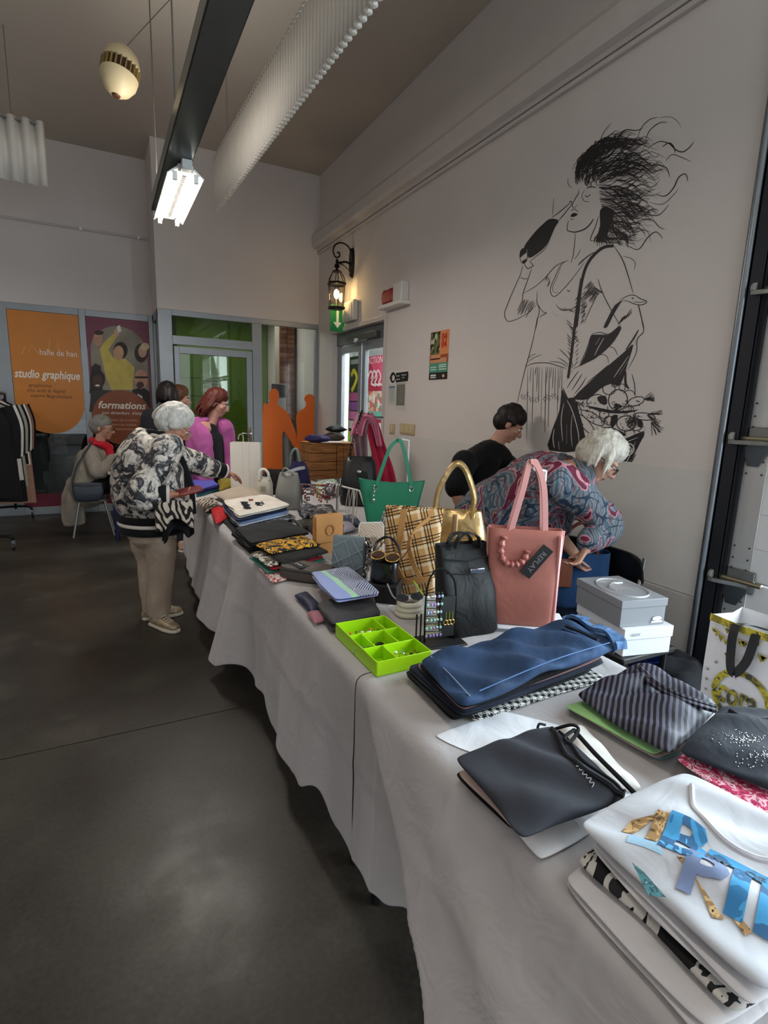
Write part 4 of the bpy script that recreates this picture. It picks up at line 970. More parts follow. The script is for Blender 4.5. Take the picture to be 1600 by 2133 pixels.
onshirt('print_patch', cr([(950, 720), (1010, 770), (1115, 890), (1030, 880)]), floralmat('teal_glitter', ['#1d3a40', '#3f6b70', '#24484e', '#7fa3a4', '#1a3338'], 70), .001)
onshirt('print_patch', cr([(925, 610), (945, 560), (1080, 625), (1100, 690), (1000, 640)]), plain('#9dc2dc', .6), .0005)
onshirt('print_patch', cr([(1160, 700), (1215, 720), (1260, 800), (1400, 960), (1340, 950), (1300, 870), (1240, 780)]), M_GLIT, .001)
onshirt('print_patch', cr([(1440, 960), (1470, 955), (1535, 1015), (1500, 1025)]), M_GLIT, .002)
bd = tp(1600, 1825)-tp(1335, 1700)
for s_, px, py, sz, mt in (('I', 1368, 1722, .10, M_GLIT), ('B', 1425, 1748, .125, M_BLUE), ('P', 1462, 1822, .115, plain('#68789c', .6)), ('T', 1540, 1850, .15, M_BLUE), ('I', 1600, 1885, .14, M_BLUE)):
    conform(text('letter_print', s_, tp(px, py, .0025), sz, mt, bd, V((0, 0, 1)).cross(bd), tee, bold=.004), tee, .0022)
for s_, px, py in (('RW', 1495, 1790), ('OF', 1575, 1820)): 
    p = tp(px, py, .003); conform(text('lettering', s_, p, .02, plain('#33475c', .6), tp(px+30, py+14)-tp(px, py), V((0, 0, 1)).cross(tp(px+30, py+14)-tp(px, py)), tee, bold=.0006), tee, .003)
conform(MB().tube(spline([tp(1440, 1640), tp(1450, 1690), tp(1500, 1745), tp(1580, 1785), tp(1680, 1800)], 10), .0045, 6).build('neck_ribbing', cloth('#c9c9d0'), tee), tee, .001, tp(1440, 1640).z)

# ---- green sorting tray with jewellery
Pq = [T(px, py, TZ+.05) for px, py in ((720, 1291), (815, 1284), (879, 1352), (765, 1388))]
ux = ((Pq[1]-Pq[0])+(Pq[2]-Pq[3])).normalized(); ctr = sum(Pq, V())/4
W_ = ((Pq[1]-Pq[0]).length+(Pq[2]-Pq[3]).length)/2; D_ = ((Pq[3]-Pq[0]).length+(Pq[2]-Pq[1]).length)/2
tray = thing('sorting_tray', (ctr.x, ctr.y, TZ+E1), 'lime green sorting tray with compartments full of jewellery', 'tray', rz=math.atan2(ux.y, ux.x))
M_LIME = plain('#a5d80f', .35)
H_ = .048; t_ = .0035
MB().bb((-W_/2, -D_/2, 0), (W_/2, D_/2, .004)).build('bottom', M_LIME, tray, bevel=.001)
for s in (-1, 1):
    MB().bb((s*W_/2-t_/2, -D_/2, .004), (s*W_/2+t_/2, D_/2, H_)).build('wall', M_LIME, tray, bevel=.001)
    MB().bb((-W_/2, s*D_/2-t_/2, .004), (W_/2, s*D_/2+t_/2, H_)).build('wall', M_LIME, tray, bevel=.001)
for f in (-.17, .17): MB().bb((-W_/2, D_*f-t_/2, .004), (W_/2, D_*f+t_/2, H_*.92)).build('divider', M_LIME, tray, bevel=.001)
for xx, f0, f1 in ((.25, .17, .5), (-.25, -.17, .17), (.2, -.17, .17), (-.12, -.5, -.17)): MB().bb((W_*xx-t_/2, D_*f0, .004), (W_*xx+t_/2, D_*f1, H_*.92)).build('divider', M_LIME, tray, bevel=.001)
rnd = random.Random(11)
JWN = ['silver', 'gold', 'steel blue', 'red', 'black', 'ivory', 'amber']
JW = [CHROME, GOLD, plain('#b9c4cc', .1, .8), plain('#b3261e', .25), plain('#171a20', .2), plain('#e8e2d6', .2), plain('#d98a2c', .3)]
cells = [(-.12, .33, 7, 'ring'), (.38, .33, 3, 'stone'), (-.38, 0, 3, 'ring'), (-.02, 0, 4, 'watch'), (-.31, -.33, 3, 'watch'), (.1, -.33, 2, 'ring'), (.26, -.33, 3, 'ring'), (.36, -.33, 3, 'stone')]
Mt = tray.matrix_basis.copy(); Rz_ = Matrix.Translation(tray.location) @ Matrix.Rotation(tray.rotation_euler.z, 4, 'Z')
jn = {'ring': ('jewellery_ring', 'ring with %s stone lying in the lime green tray', 'ring'), 'stone': ('clip_earring', 'round %s clip earring lying in the lime green tray', 'earring'), 'watch': ('dark_brooch', '%s stone brooch in a metal rim in the lime green tray', 'brooch')}
for cx, cy, n_, kd in cells:
    for k in range(n_):
        p = Rz_ @ V((W_*cx+(k-(n_-1)/2)*.019, D_*cy+rnd.uniform(-.018, .018), .0055)); nm, lab, ct = jn[kd]
        a = rnd.uniform(0, 6)
        i1, i2 = rnd.randrange(7), rnd.randrange(7); mt, m2 = JW[i1], JW[i2]; cn = JWN[i2] if kd == 'ring' else JWN[i1] if kd == 'stone' else ('black' if k % 2 else JWN[i2])
        r = thing(nm, p, lab % cn, ct, 'jewellery in the lime tray', rot=(0, 0, a))
        if kd == 'ring':
            MB().tube([(.009*math.cos(q), 0, .0105+.009*math.sin(q)) for q in [2*PI*j/16 for j in range(16)]], .0016, 5, closed=True).build('band', rnd.choice(JW[:3]), r)
            MB().lathe([(.002, .018), (.006, .021), (.005, .025), (.001, .026)], (0, 0, 0), 8).build('stone', m2, r)
        elif kd == 'stone':
            MB().lathe([(.009, 0), (.012, .004), (.009, .011), (.002, .013)], (0, 0, 0), 12).build('cabochon', mt, r)
            MB().tube([(.012*math.cos(q), .012*math.sin(q), .004) for q in [2*PI*j/14 for j in range(14)]], .0016, 4, closed=True).build('rim', GOLD, r)
        else:
            MB().lathe([(.014, 0), (.016, .003), (.013, .010), (.003, .014)], (0, 0, 0), 14).build('stone', JW[4] if k % 2 else m2, r)
            MB().tube([(.016*math.cos(q), .016*math.sin(q), .004) for q in [2*PI*j/16 for j in range(16)]], .002, 4, closed=True).build('rim', rnd.choice(JW[:3]), r)
# ------------------------------------------------------------------ handbags and small goods on the second table
def bagthing(name, px, py, label, cat, yaw=0, z=None, group=None):
    p = T(px, py, z); p.z += E1
    r = thing(name, p, label, cat, group, rz=RZV+yaw); return r, 1/ppm(p)
def strapline(r, pts, w_, t_, mat, name='handle', side=(0, 1, 0), n=7): return MB().strap(spline(pts, n), w_, t_, side).build(name, mat, r, bevel=min(t_, .004)*.3)
def hookstand(px, py, hpx, label, arm=.05):
    r, s = bagthing('bag_hook_stand', px, py, label, 'display stand')
    h = hpx*s
    MB().lathe([(.06, 0), (.06, .006), (.015, .012)], (0, 0, 0), 16).build('base', CHROME, r)
    MB().tube([(0, 0, .01), (0, 0, h)], .006, 8).build('post', plain('#e6ebef', .3, .3), r)
    MB().tube(spline([(0, 0, h-.002), (-arm*.6, -.004, h+.002), (-arm, -.008, h+.004), (-arm*1.08, -.008, h+.014)], 5), .006, 8).build('hook', plain('#e6ebef', .3, .3), r)
    return r, h
# pink tote
M_PINK = cloth('#a2655a', .5, .06, fold=.15); M_PINK2 = plain('#c78a86', .5)
r, s = bagthing('pink_tote', 1078, 1292, 'dusty pink leather tote with pink edges and a black hang tag', 'handbag', yaw=-.10, z=TZ+.02)
w_, h_ = 142*s, 196*s
bagbody(MB(), [(0, w_*.86, .10, 0), (.01, w_*.9, .11, 0), (h_*.5, w_*.97, .105, 0), (h_*.9, w_*1.02, .075, 0), (h_, w_*1.04, .06, 0)], 7, 40, seed=1).build('body', M_PINK, r, angle=60)
for sg in (-1, 1): MB().tube(spline([(sg*w_*.44, -.02, .005), (sg*w_*.485, -.02, h_*.5), (sg*w_*.52, -.012, h_)], 6), .006, 6).build('edge_piping', M_PINK2, r)
MB().bb((w_*.44, -.045, .01), (w_*.50, .045, h_*.96)).build('side_gusset', M_PINK2, r, bevel=.01)
hk = (-.03+.035, .0, h_+134*s)
for sy in (-1, 1):
    y = .026*sy
    strapline(r, [(-w_*.22, y, h_*.86), (-w_*.20, y, h_*1.0), (-w_*.08, y*.8, h_*1.42), (hk[0]-.012, y*.3, hk[2]-.02), (hk[0]+.006*sy, y*.2, hk[2]+.002), (hk[0]+.022, y*.3, hk[2]-.02), (w_*.20, y*.8, h_*1.42), (w_*.26, y, h_*1.0), (w_*.27, y, h_*.84)], .020, .005, M_PINK2, side=(1, .15, 0))
MB().tube(spline([(-w_*.30, -.045, h_*.93), (-w_*.34, -.055, h_*.80), (-w_*.28, -.058, h_*.68), (-w_*.14, -.058, h_*.655), (-w_*.02, -.056, h_*.70), (w_*.03, -.05, h_*.80)], 8), lambda u: .010+.003*math.sin(u*60), 8).build('twisted_charm', plain('#a5615a', .4), r)
tg = MB(); R_ = Matrix.Rotation(.62, 3, 'Y'); tg.box((w_*.15, -.062, h_*.70), (.042, .003, .125), R=R_); tg.build('hang_tag', plain('#111112', .5), r, smooth=False)
d = R_ @ V((0, 0, -1)); text('lettering', 'REPLAY', (w_*.15, -.0645, h_*.70), .026, plain('#7d7d7d', .5), d, R_ @ V((1, 0, 0)), r, width=.085)
hookstand(1112, 1262, 282, 'white hook stand holding the pink tote by its handles', .045)
r, s = bagthing('white_box_lid', 1085, 1300, 'flat white box lid under the pink tote', 'box', yaw=-.1)
MB().bb((-.145, -.09, 0), (.155, .09, .018)).build('lid', plain('#dfe0e6', .5), r, bevel=.004); MB().bb((-.13, -.0915, .004), (.14, -.0902, .012)).build('rim_band', plain('#7b7d86', .5), r, smooth=False)
# black quilted bag
M_NYL = cloth('#0e0e10', .5, .1)
r, s = bagthing('quilted_bag', 974, 1316, 'black quilted nylon shopper leaning behind the earring stand', 'handbag', yaw=.38)
w_, h_ = 128*s, 178*s
bagbody(MB(), [(0, w_*.9, .085, 0), (.015, w_*.95, .10, .0), (h_*.5, w_, .095, .03), (h_*.92, w_*.96, .06, .07), (h_, w_*.94, .05, .08)], 5, 40, seed=3, wr=.006).build('body', M_NYL, r, angle=60)
for k in range(6): z = h_*(.12+.15*k); MB().tube([(-w_*.40, -.045+.088*(z/h_)**1.25, z), (0, -.050+.088*(z/h_)**1.25, z-.01), (w_*.40, -.045+.088*(z/h_)**1.25, z)], .003, 5).build('quilt_seam', plain('#1b1b1e', .5), r)
strapline(r, [(-w_*.22, .04, h_*.98), (-w_*.16, .035, h_*1.12), (0, .03, h_*1.16), (w_*.18, .035, h_*1.1), (w_*.24, .04, h_*.97)], .022, .006, M_NYL)
strapline(r, [(-w_*.2, .10, h_*.98), (-w_*.1, .11, h_*1.08), (.02, .11, h_*1.1), (w_*.2, .10, h_*1.05), (w_*.24, .10, h_*.97)], .022, .006, M_NYL)
MB().bb((-.01, -.012, h_*.72), (.045, -.004, h_*.77)).build('logo_plate', CHROME, r, bevel=.002)
# gold handbag
M_GOLDL = pattern('gold_leather', lambda t: t.ramp(t.noise(t.coord(), 12, 4), [(.3, rgb('#a58553')), (.7, rgb('#d8bd8a'))]), .28, .75, .5)
r, s = bagthing('gold_handbag', 942, 1203, 'shiny gold leather handbag with tall looped handles', 'handbag', yaw=-.15)
zb = 44*s; w_, h_ = 124*s, 98*s
MB().bb((-w_*.3, -.05, 0), (w_*.3, .05, zb)).build('display_block', plain('#15151a', .6), r, bevel=.004)
bagbody(MB(Matrix.Translation((0, 0, zb+.001))), [(0, w_*.80, .10, 0), (.02, w_*.98, .13, 0), (h_*.4, w_*1.06, .14, 0), (h_*.8, w_*.94, .10, 0), (h_, w_*.84, .05, 0)], 3, 40, seed=5, wr=.010).build('body', M_GOLDL, r, angle=60)
tp_ = zb+h_
for sy in (-1, 1):
    MB().tube(spline([(-w_*.33, .03*sy, tp_-.03), (-w_*.33, .035*sy, tp_+.03), (-w_*.27, .035*sy, tp_+.11), (-.02, .03*sy, tp_+92*s), (w_*.10, .03*sy, tp_+86*s), (w_*.27, .035*sy, tp_+.08), (w_*.27, .035*sy, tp_+.02), (w_*.26, .03*sy, tp_-.03)], 7), .0125, 8).build('handle', M_GOLDL, r)
    for x in (-.33, .27): MB().tube([(x*w_+.013*math.cos(q), .04*sy, tp_+.01+.013*math.sin(q)) for q in [2*PI*j/12 for j in range(12)]], .003, 5, closed=True).build('ring', GOLD, r)
for x in (-.36, .0): MB().bb((x*w_-.012, -.078, zb+h_*.45), (x*w_+.012, -.06, tp_-.005)).build('tab', plain('#9a7e58', .5, .4), r, bevel=.006)
MB().bb((w_*.1, -.082, zb+.02), (w_*.4, -.06, zb+h_*.45)).build('front_pocket', M_GOLDL, r, bevel=.012)
MB().ball((w_*.32, -.075, zb+h_*.42), (.022, .012, .018), 10, 6).build('flower_charm', GOLD, r)
# plaid tote
def plaid(t):
    co = t.coord('Generated'); s_ = t.n('ShaderNodeSeparateXYZ', {0: t.coord('Object', rot=(0, .28, 0))})
    def lines(ax, f, ph, wd): return t.math('LESS_THAN', t.math('FRACT', t.math('ADD', t.math('MULTIPLY', s_.outputs[ax], f), ph)), wd)
    c = rgb('#c0935c')
    c = t.mix(t.math('MULTIPLY', lines(0, 14, .55, .16), .6), c, rgb('#e3d3b5')); c = t.mix(t.math('MULTIPLY', lines(2, 14, .55, .16), .6), c, rgb('#e3d3b5'))
    for ax in (0, 2):
        for ph in (.0, .17, .34): c = t.mix(lines(ax, 14, ph, .055), c, rgb('#2a1c14'))
    return c
M_PLAID = pattern('tan_plaid', plaid, .85, bump=.1)
M_TAN = plain('#a5763f', .55, var=.08)
r, s = bagthing('plaid_tote', 855, 1232, 'tan plaid tote with brown leather straps tied in front', 'handbag', yaw=-.12)
w_, h_ = 112*s, 172*s
r.rotation_euler[0] = 0
bagbody(MB(), [(0, w_*.84, .09, 0), (.01, w_*.88, .10, 0), (h_*.5, w_*.98, .09, .02), (h_*.95, w_*1.04, .06, .05), (h_, w_*1.05, .055, .055)], 5, 40, seed=7, wr=.008).build('body', M_PLAID, r, angle=60)
strapline(r, [(-w_*.2, .02, h_*.96), (-w_*.18, -.005, h_*.98), (-w_*.22, -.03, h_*.7), (-w_*.28, -.045, h_*.35)], .026, .005, M_TAN, side=(1, 0, .2))
strapline(r, [(w_*.30, -.0, h_*.92), (w_*.05, -.03, h_*.78), (-w_*.05, -.05, h_*.62), (w_*.05, -.062, h_*.40), (w_*.18, -.055, h_*.22)], .020, .005, M_TAN, side=(.5, 0, 1))
strapline(r, [(-w_*.28, -.047, h_*.35), (-w_*.1, -.058, h_*.18), (w_*.18, -.058, h_*.20), (w_*.4, -.05, h_*.22)], .026, .005, M_TAN, side=(0, 0, 1))
# green tote on its stand, with leaflet and marbled scarf
M_GRN = plain('#1c7a5a', .5, var=.06)
r, s = bagthing('green_tote', 812, 1118, 'emerald green leather tote hanging by long straps from a hook stand', 'handbag', yaw=-.05)
w_, h_ = 132*s, 112*s
m = MB()
R_ = []
zz0 = .002
for f, a, dd in ((0, .62, .08), (.04, .66, .10), (.5, .82, .10), (1, 1.03, .06)):
    ring = serect(w_*a, dd, zz0+h_*f, 40, 5)
    R_.append([p+V((0, 0, (.02*(abs(p.x)/(w_*.5))**2 if f == 1 else 0))) for p in ring])
R_.append([p*1.0+V((0, 0, .0)) for p in serect(w_*1.0, .045, zz0+h_*.99, 40, 5)]); R_.append(serect(w_*.7, .05, zz0+h_*.3, 40, 5))
m.rings(R_).build('body', M_GRN, r, angle=60)
for sy in (-1, 1):
    strapline(r, [(-w_*.25, .03*sy, h_*.90), (-w_*.22, .03*sy, h_*1.0), (-w_*.06, .02*sy, h_*1.6), (.02, .008*sy, h_+86*s), (.035, .008*sy, h_+87*s), (.05, .008*sy, h_+82*s), (w_*.20, .02*sy, h_*1.5), (w_*.30, .03*sy, h_*1.0), (w_*.32, .03*sy, h_*.9)], .020, .005, M_GRN, side=(1, .2, 0))
    for x in (-.24, .31): MB().tube([(x*w_+.012*math.cos(q), .038*sy, h_*.92+.014*math.sin(q)) for q in [2*PI*j/12 for j in range(12)]], .003, 5, closed=True).build('ring', CHROME, r)
ch = MB(); chain(ch, [(-w_*.24, -.055, h_*.9), (-w_*.26, -.056, h_*.75)], .006, .012); ch.ball((-w_*.26, -.056, h_*.70), (.010, .006, .012), 8, 6); ch.build('charm', CHROME, r)
hookstand(845, 1095, 176, 'white hook stand holding the green tote straps', .04)
r, s = bagthing('orange_leaflet', 845, 1108, 'brown-orange leaflet propped in front of the green tote', 'leaflet', yaw=.1)
R_ = Matrix.Rotation(-.16, 3, 'Y') @ Matrix.Rotation(.15, 3, 'X')
MB().box((0, -.065, .16), (.10, .004, .145), R=R_).build('sheet', plain('#a5532f', .6), r, smooth=False)
MB().box((.052, -.065, .155), (.008, .010, .15), R=R_).build('white_edge', plain('#d9d4cf', .6), r, smooth=False)
for k, (xo, ln) in enumerate(((.0, .05), (-.012, .045), (-.02, .03))): MB().box((xo, -.0685-.003*k, .20-.032*k), (ln, .002, .009), R=R_).build('text_line', plain('#c98f78', .6), r, smooth=False)
MB().bb((-.05, -.075, 0), (.05, -.045, .085)).build('holder', plain('#d9d8d6', .5), r, bevel=.003)
M_MARB = floralmat('marbled_scarf', ['#15171b', '#3f4248', '#b9bdc4', '#25272c', '#d8dade', '#1c1d22'], 34, 2)
r, s = bagthing('marbled_scarf', 798, 1132, 'black and white marbled scarf hung in front of the green tote', 'scarf')
m = MB()
def fn(u, v): x = (-.045+.09*u)*(1.15-.3*v)+.035*v; return V((x, -.03+.014*math.sin(u*16+v*3)-.01*v+.06*(1-v), .004+.19*v))
m.grid(fn, 26, 22); o = m.build('cloth', M_MARB, r, angle=180); md = o.modifiers.new('solid', 'SOLIDIFY'); md.thickness = .006
# black bag with sunglasses on a black cube
r, s = bagthing('display_cube', 800, 1248, 'matt black display cube under the black bucket bag', 'display block', yaw=-.2)
MB().bb((-.062, -.06, 0), (.062, .06, .075)).build('cube', plain('#0c0c0d', .6), r, bevel=.003); MB().bb((-.06, -.0612, .004), (.06, -.0604, .071)).build('front_face', plain('#101012', .5), r, smooth=False)
r2, s = bagthing('bucket_bag', 812, 1222, 'small glossy black leather bucket bag on the black cube', 'handbag', yaw=-.2, z=TZ); r2.location = r.location+V((0, 0, .076))
M_LEA = plain('#0d0d0f', .25, spec=.6, var=.1)
bagbody(MB(), [(0, .11, .085, 0), (.012, .118, .095, 0), (.05, .112, .09, 0), (.085, .12, .095, 0)], 3, 32, seed=9, wr=.008).build('body', M_LEA, r2, angle=60)
MB().tube(spline([(-.055, .02, .08), (-.05, .05, .14), (0, .055, .17), (.045, .05, .13), (.055, .02, .08)], 6), .006, 6).build('handle', M_LEA, r2)
r3 = thing('sunglasses', r2.location+V((-.01, -.02, .108)), 'brown tinted sunglasses lying on the black bucket bag', 'sunglasses', rot=(.5, 0, RZV-.5))
M_LENS = plain('#3a2018', .08, spec=.8)
for sx in (-1, 1):
    MB().lathe([(.028, 0), (.026, .004), (.005, .005)], (sx*.033, 0, 0), 16, sy=.85).build('lens', M_LENS, r3)
    MB().tube([(sx*.033+.029*math.cos(q), .025*math.sin(q), .002) for q in [2*PI*j/18 for j in range(18)]], .0028, 5, closed=True).build('rim', GOLD, r3)
    MB().tube(spline([(sx*.062, 0, .002), (sx*.064, .03, -.012), (sx*.062, .10, -.018)], 4), .0022, 5).build('temple', M_LENS, r3)
MB().tube(spline([(-.006, .008, .003), (0, .012, .005), (.006, .008, .003)], 4), .0022, 5).build('bridge', GOLD, r3)
# earring stand
r, s = bagthing('earring_stand', 918, 1338, 'black wire earring stand hung with silver earrings on a black board', 'jewellery stand', yaw=.35)
MB().bb((-.11, -.05, 0), (.075, .055, .006)).build('base_board', plain('#17171a', .5), r, bevel=.002)
h_ = 160*s
MB().tube(spline([(-.06, 0, .006), (-.062, 0, h_*.6), (-.05, 0, h_*.88), (-.02, 0, h_), (.02, 0, h_*.92), (.045, 0, h_*.7), (.05, 0, .006)], 7), .0035, 6).build('arch_frame', BLACKM, r)
for x in (-.10, -.085): MB().tube([(x, -.02, .006), (x, -.02, h_*.45)], .003, 6).build('rod', BLACKM, r)
MB().bb((-.005, -.004, .02), (.045, 0, h_*.62)).build('card', plain('#121214', .6), r, smooth=False)
rnd = random.Random(5)
for row in range(6):
    zz = h_*(.70-.105*row)
    MB().tube([(-.06, -.004, zz), (.0, -.004, zz-.006)], .0015, 4).build('wire', BLACKM, r)
er_m = [CHROME, plain('#7fb3ab', .3), plain('#c9ccd2', .1, .9), plain('#8f79b5', .3), plain('#d9dde2', .05, .6)]
for k in range(30):
    row = k//5; ei = rnd.randrange(5) if row < 5 else 3; p = V((-.058+.0125*(k % 5)+rnd.uniform(-.002, .002), -.008, h_*(.70-.105*row)-.002))
    e_ = thing('drop_earring', Matrix.Translation(r.location) @ Matrix.Rotation(r.rotation_euler.z, 4, 'Z') @ p, ('silver', 'turquoise', 'pale crystal', 'lilac', 'clear glass')[ei]+' drop earring hooked on the black wire stand', 'earring', 'earrings on the wire stand', rz=r.rotation_euler.z)
    mt = er_m[ei]
    MB().tube([(0, .004, 0), (0, 0, .001), (0, -.001, -.008)], .0008, 4).build('hook', CHROME, e_)
    MB().ball((0, -.001, -.013), (.005, .004, .006), 8, 6).build('bead', mt, e_)
for k in range(3):
    p = V((.012+.012*k, -.007, h_*.42))
    e_ = thing('hoop_earring', Matrix.Translation(r.location) @ Matrix.Rotation(r.rotation_euler.z, 4, 'Z') @ p, 'long gold hoop earring on the black card of the stand', 'earring', 'hoops on the stand card', rz=r.rotation_euler.z)
    MB().tube([(0, 0, .0), (0, 0, -.03)], .001, 4).build('drop_wire', GOLD, e_)
    MB().tube([(.008*math.cos(q), 0, -.038+.008*math.sin(q)) for q in [2*PI*j/16 for j in range(16)]], .0014, 4, closed=True).build('hoop', GOLD, e_)
# white ribbed hat/holder and wraparound sunglasses
r, s = bagthing('bangle_roll', 852, 1282, 'stack of cream bangles beside the green tray', 'bangles', yaw=.2)
for k in range(3): MB().tube([(.045*math.cos(q)*(1-.08*k), .038*math.sin(q)*(1-.08*k), .011+.018*k) for q in [2*PI*j/24 for j in range(24)]], .011, 8, closed=True).build('bangle', plain('#d3cdbd', .4, var=.04), r)
r3 = thing('sport_sunglasses', r.location+V((0, .0, .07)), 'grey wraparound sunglasses with lime tips on the cream bangles', 'sunglasses', rot=(.5, 0, RZV+.4))
for sx in (-1, 1):
    MB().lathe([(.026, 0), (.024, .004), (.004, .006)], (sx*.03, 0, 0), 14, sy=.7).build('lens', plain('#2a2c33', .06, spec=.9), r3)
    MB().tube(spline([(sx*.056, 0, 0), (sx*.06, .03, -.008), (sx*.056, .09, -.014)], 4), .003, 5).build('temple', plain('#9ccf3a', .4) if sx > 0 else plain('#8e9097', .4), r3)
MB().tube([(-.006, .006, .003), (.006, .006, .003)], .003, 5).build('bridge', plain('#8e9097', .4), r3)
r, s = bagthing('price_card', 800, 1262, 'small white price card lying between the bangles and scarves', 'card', yaw=-.3)
MB().bb((-.035, -.02, 0), (.035, .02, .0015)).build('card', plain('#dcdcd8', .6), r, smooth=False)
for k in range(3): MB().bb((-.025, -.012+.01*k, .0016), (.02, -.009+.01*k, .0022)).build('printed_line', plain('#77777a', .6), r, smooth=False)

# ---- scarves pile, pouch and dark garments at the front edge
garment('folded_jacket', [(660, 1262), (770, 1232), (795, 1282), (690, 1306)], TZ+E1, .045, cloth('#3a393c', .6), 'dark grey folded padded jacket at the table edge', 'jacket', seed=80, crump=.006, layers=2)
z = TZ+E1+.046
SL = [('#d9a7a0', 'salmon pink silk scarf lowest of the scarf pile'), ('#4e4f58', 'dark grey silk scarf low in the scarf pile'), ('#d98f85', 'coral silk scarf in the middle of the scarf pile'), ('#9aa6d6', 'periwinkle silk scarf under the striped one')]
S4 = [(648, 1200), (722, 1178), (790, 1240), (700, 1256)]
for k, (c, lab) in enumerate(SL): garment('folded_scarf', S4, z, .007, cloth(c, .5), lab, 'scarf', seed=85+k, crump=.002, wob=.008, n=16); z += .007
def scarfmat(t):
    s_ = t.n('ShaderNodeSeparateXYZ', {0: t.coord('Generated')}); co = t.coord(rot=(0, 0, .7)); w1_ = t.n('ShaderNodeTexWave', {'Vector': co, 'Scale': 34, 'Distortion': .6, 'Detail': 0}).outputs[1]
    w2_ = t.n('ShaderNodeTexWave', {'Vector': t.coord(rot=(0, 0, -.6)), 'Scale': 34, 'Distortion': .6, 'Detail': 0}).outputs[1]
    ck = t.math('GREATER_THAN', t.n('ShaderNodeTexChecker', {'Vector': co, 'Scale': 14}).outputs[1], .5)
    zig = t.mix(ck, t.ramp(w1_, [(.48, rgb('#27345c')), (.52, rgb('#c9cfe0'))]), t.ramp(w2_, [(.48, rgb('#27345c')), (.52, rgb('#c9cfe0'))]))
    band = t.ramp(s_.outputs[0], [(.0, rgb('#98a6d8')), (.30, rgb('#a9d6b4')), (.42, rgb('#000000'))], 'CONSTANT')
    return t.mix(t.math('GREATER_THAN', s_.outputs[0], .42), band, zig)
garment('geometric_scarf', [(645, 1192), (728, 1180), (792, 1236), (700, 1248)], z, .012, pattern('geometric_scarf', scarfmat, .5), 'blue geometric striped silk scarf on top of the scarf pile', 'scarf', seed=95, crump=.005, wob=.008, n=26)
r, s = bagthing('toiletry_pouch', 640, 1205, 'brown and black zipped travel pouch beside the scarf pile', 'pouch', yaw=-.35)
w_ = .24
MB().rings([serect(w_*a, .15*b, z_, 36, 4) for z_, a, b in ((0, .9, .85), (.012, 1, 1), (.04, 1.0, 1.0), (.058, .94, .9), (.062, .6, .6))]).build('body', plain('#463f3b', .55, var=.1), r)
MB().rings([serect(w_*a*.98, .15*b*.98, z_, 36, 4) for z_, a, b in ((.0605, .55, .62), (.0635, .5, .55))]).build('lid_panel', plain('#5b544d', .6, var=.1), r)
MB().box((-.03, -.02, .0635), (.10, .05, .003), rz=-.5).build('black_panel', plain('#0f0f10', .5), r, bevel=.001)
scrawl((-.03, -.02, .066), (math.cos(-.5), math.sin(-.5), 0), (-math.sin(-.5), math.cos(-.5), 0), .05, .012, plain('#c9c9c9', .5), r, 4, .0014, 2)
MB().tube([p*1.005 for p in serect(w_*.99, .15*.99, .05, 36, 4)], .003, 5, closed=True).build('zip', plain('#1d1c1b', .4), r)
def umb(t): return rgb('#1d2140')
r = garment('navy_umbrella', [(612, 1238), (640, 1232), (672, 1268), (655, 1282)], TZ+E1, .03, cloth('#1c2040', .5), 'folded navy umbrella at the table edge by the grey jacket', 'umbrella', seed=99, crump=.01, wob=.01, n=18, edge=3)
MB(Matrix.Translation(-r.location)).tube([T(672, 1272, TZ+.015), T(682, 1278, TZ+.015)], .006, 6).build('handle', plain('#8d8c88', .4), r)
garment('pink_knit', [(640, 1276), (665, 1270), (684, 1290), (658, 1298)], TZ+E1, .022, cloth('#a8707c'), 'rolled dusty pink knit peeking out under the grey jacket', 'knitwear', seed=101, crump=.006, n=16, edge=3)

# ---- tan clutch, grey quilted shoulder bag, two wallets, jewellery rod
def standing_flap(name, px, py, wpx, hpx, mat, label, yaw, lean=.12, d=.035):
    r, s = bagthing(name, px, py, label, 'handbag', yaw)
    w_, h_ = wpx*s, hpx*s
    bagbody(MB(), [(0, w_*.95, d, 0), (.008, w_, d*1.15, 0), (h_*.6, w_, d, lean*h_*.6), (h_*.95, w_*.98, d*.6, lean*h_*.95), (h_, w_*.94, d*.3, lean*h_)], 7, 32, False, .003).build('body', mat, r, angle=60)
    return r, w_, h_
M_TANC = plain('#b98246', .5, var=.08)
r, w_, h_ = standing_flap('tan_clutch', 682, 1152, 62, 82, M_TANC, 'tan leather clutch with a round embossed emblem and chain', .55, .05)
fl_ = MB(); fl_.bb((-w_*.49, -.026, h_*.30), (w_*.49, -.020, h_*.99)); fl_.build('flap', M_TANC, r, bevel=.003)
MB().tube([(.022*math.cos(q), -.028, h_*.62+.026*math.sin(q)) for q in [2*PI*j/18 for j in range(18)]], .004, 5, closed=True).build('emblem', plain('#9c6a36', .4), r)
c_ = MB(); chain(c_, spline([(w_*.5, .0, h_*.9), (w_*.53, -.02, h_*.4), (w_*.52, -.03, .02)], 5)); c_.build('chain', GOLD, r)
MB().bb((w_*.47, -.018, .01), (w_*.50, .02, h_*.95)).build('red_lining', plain('#8a3320', .5), r, bevel=.002)
M_GRQ = plain('#76858c', .55, var=.05)
r, w_, h_ = standing_flap('grey_shoulder_bag', 727, 1208, 78, 92, M_GRQ, 'blue-grey quilted shoulder bag with a thick chain strap', -.30, .06)
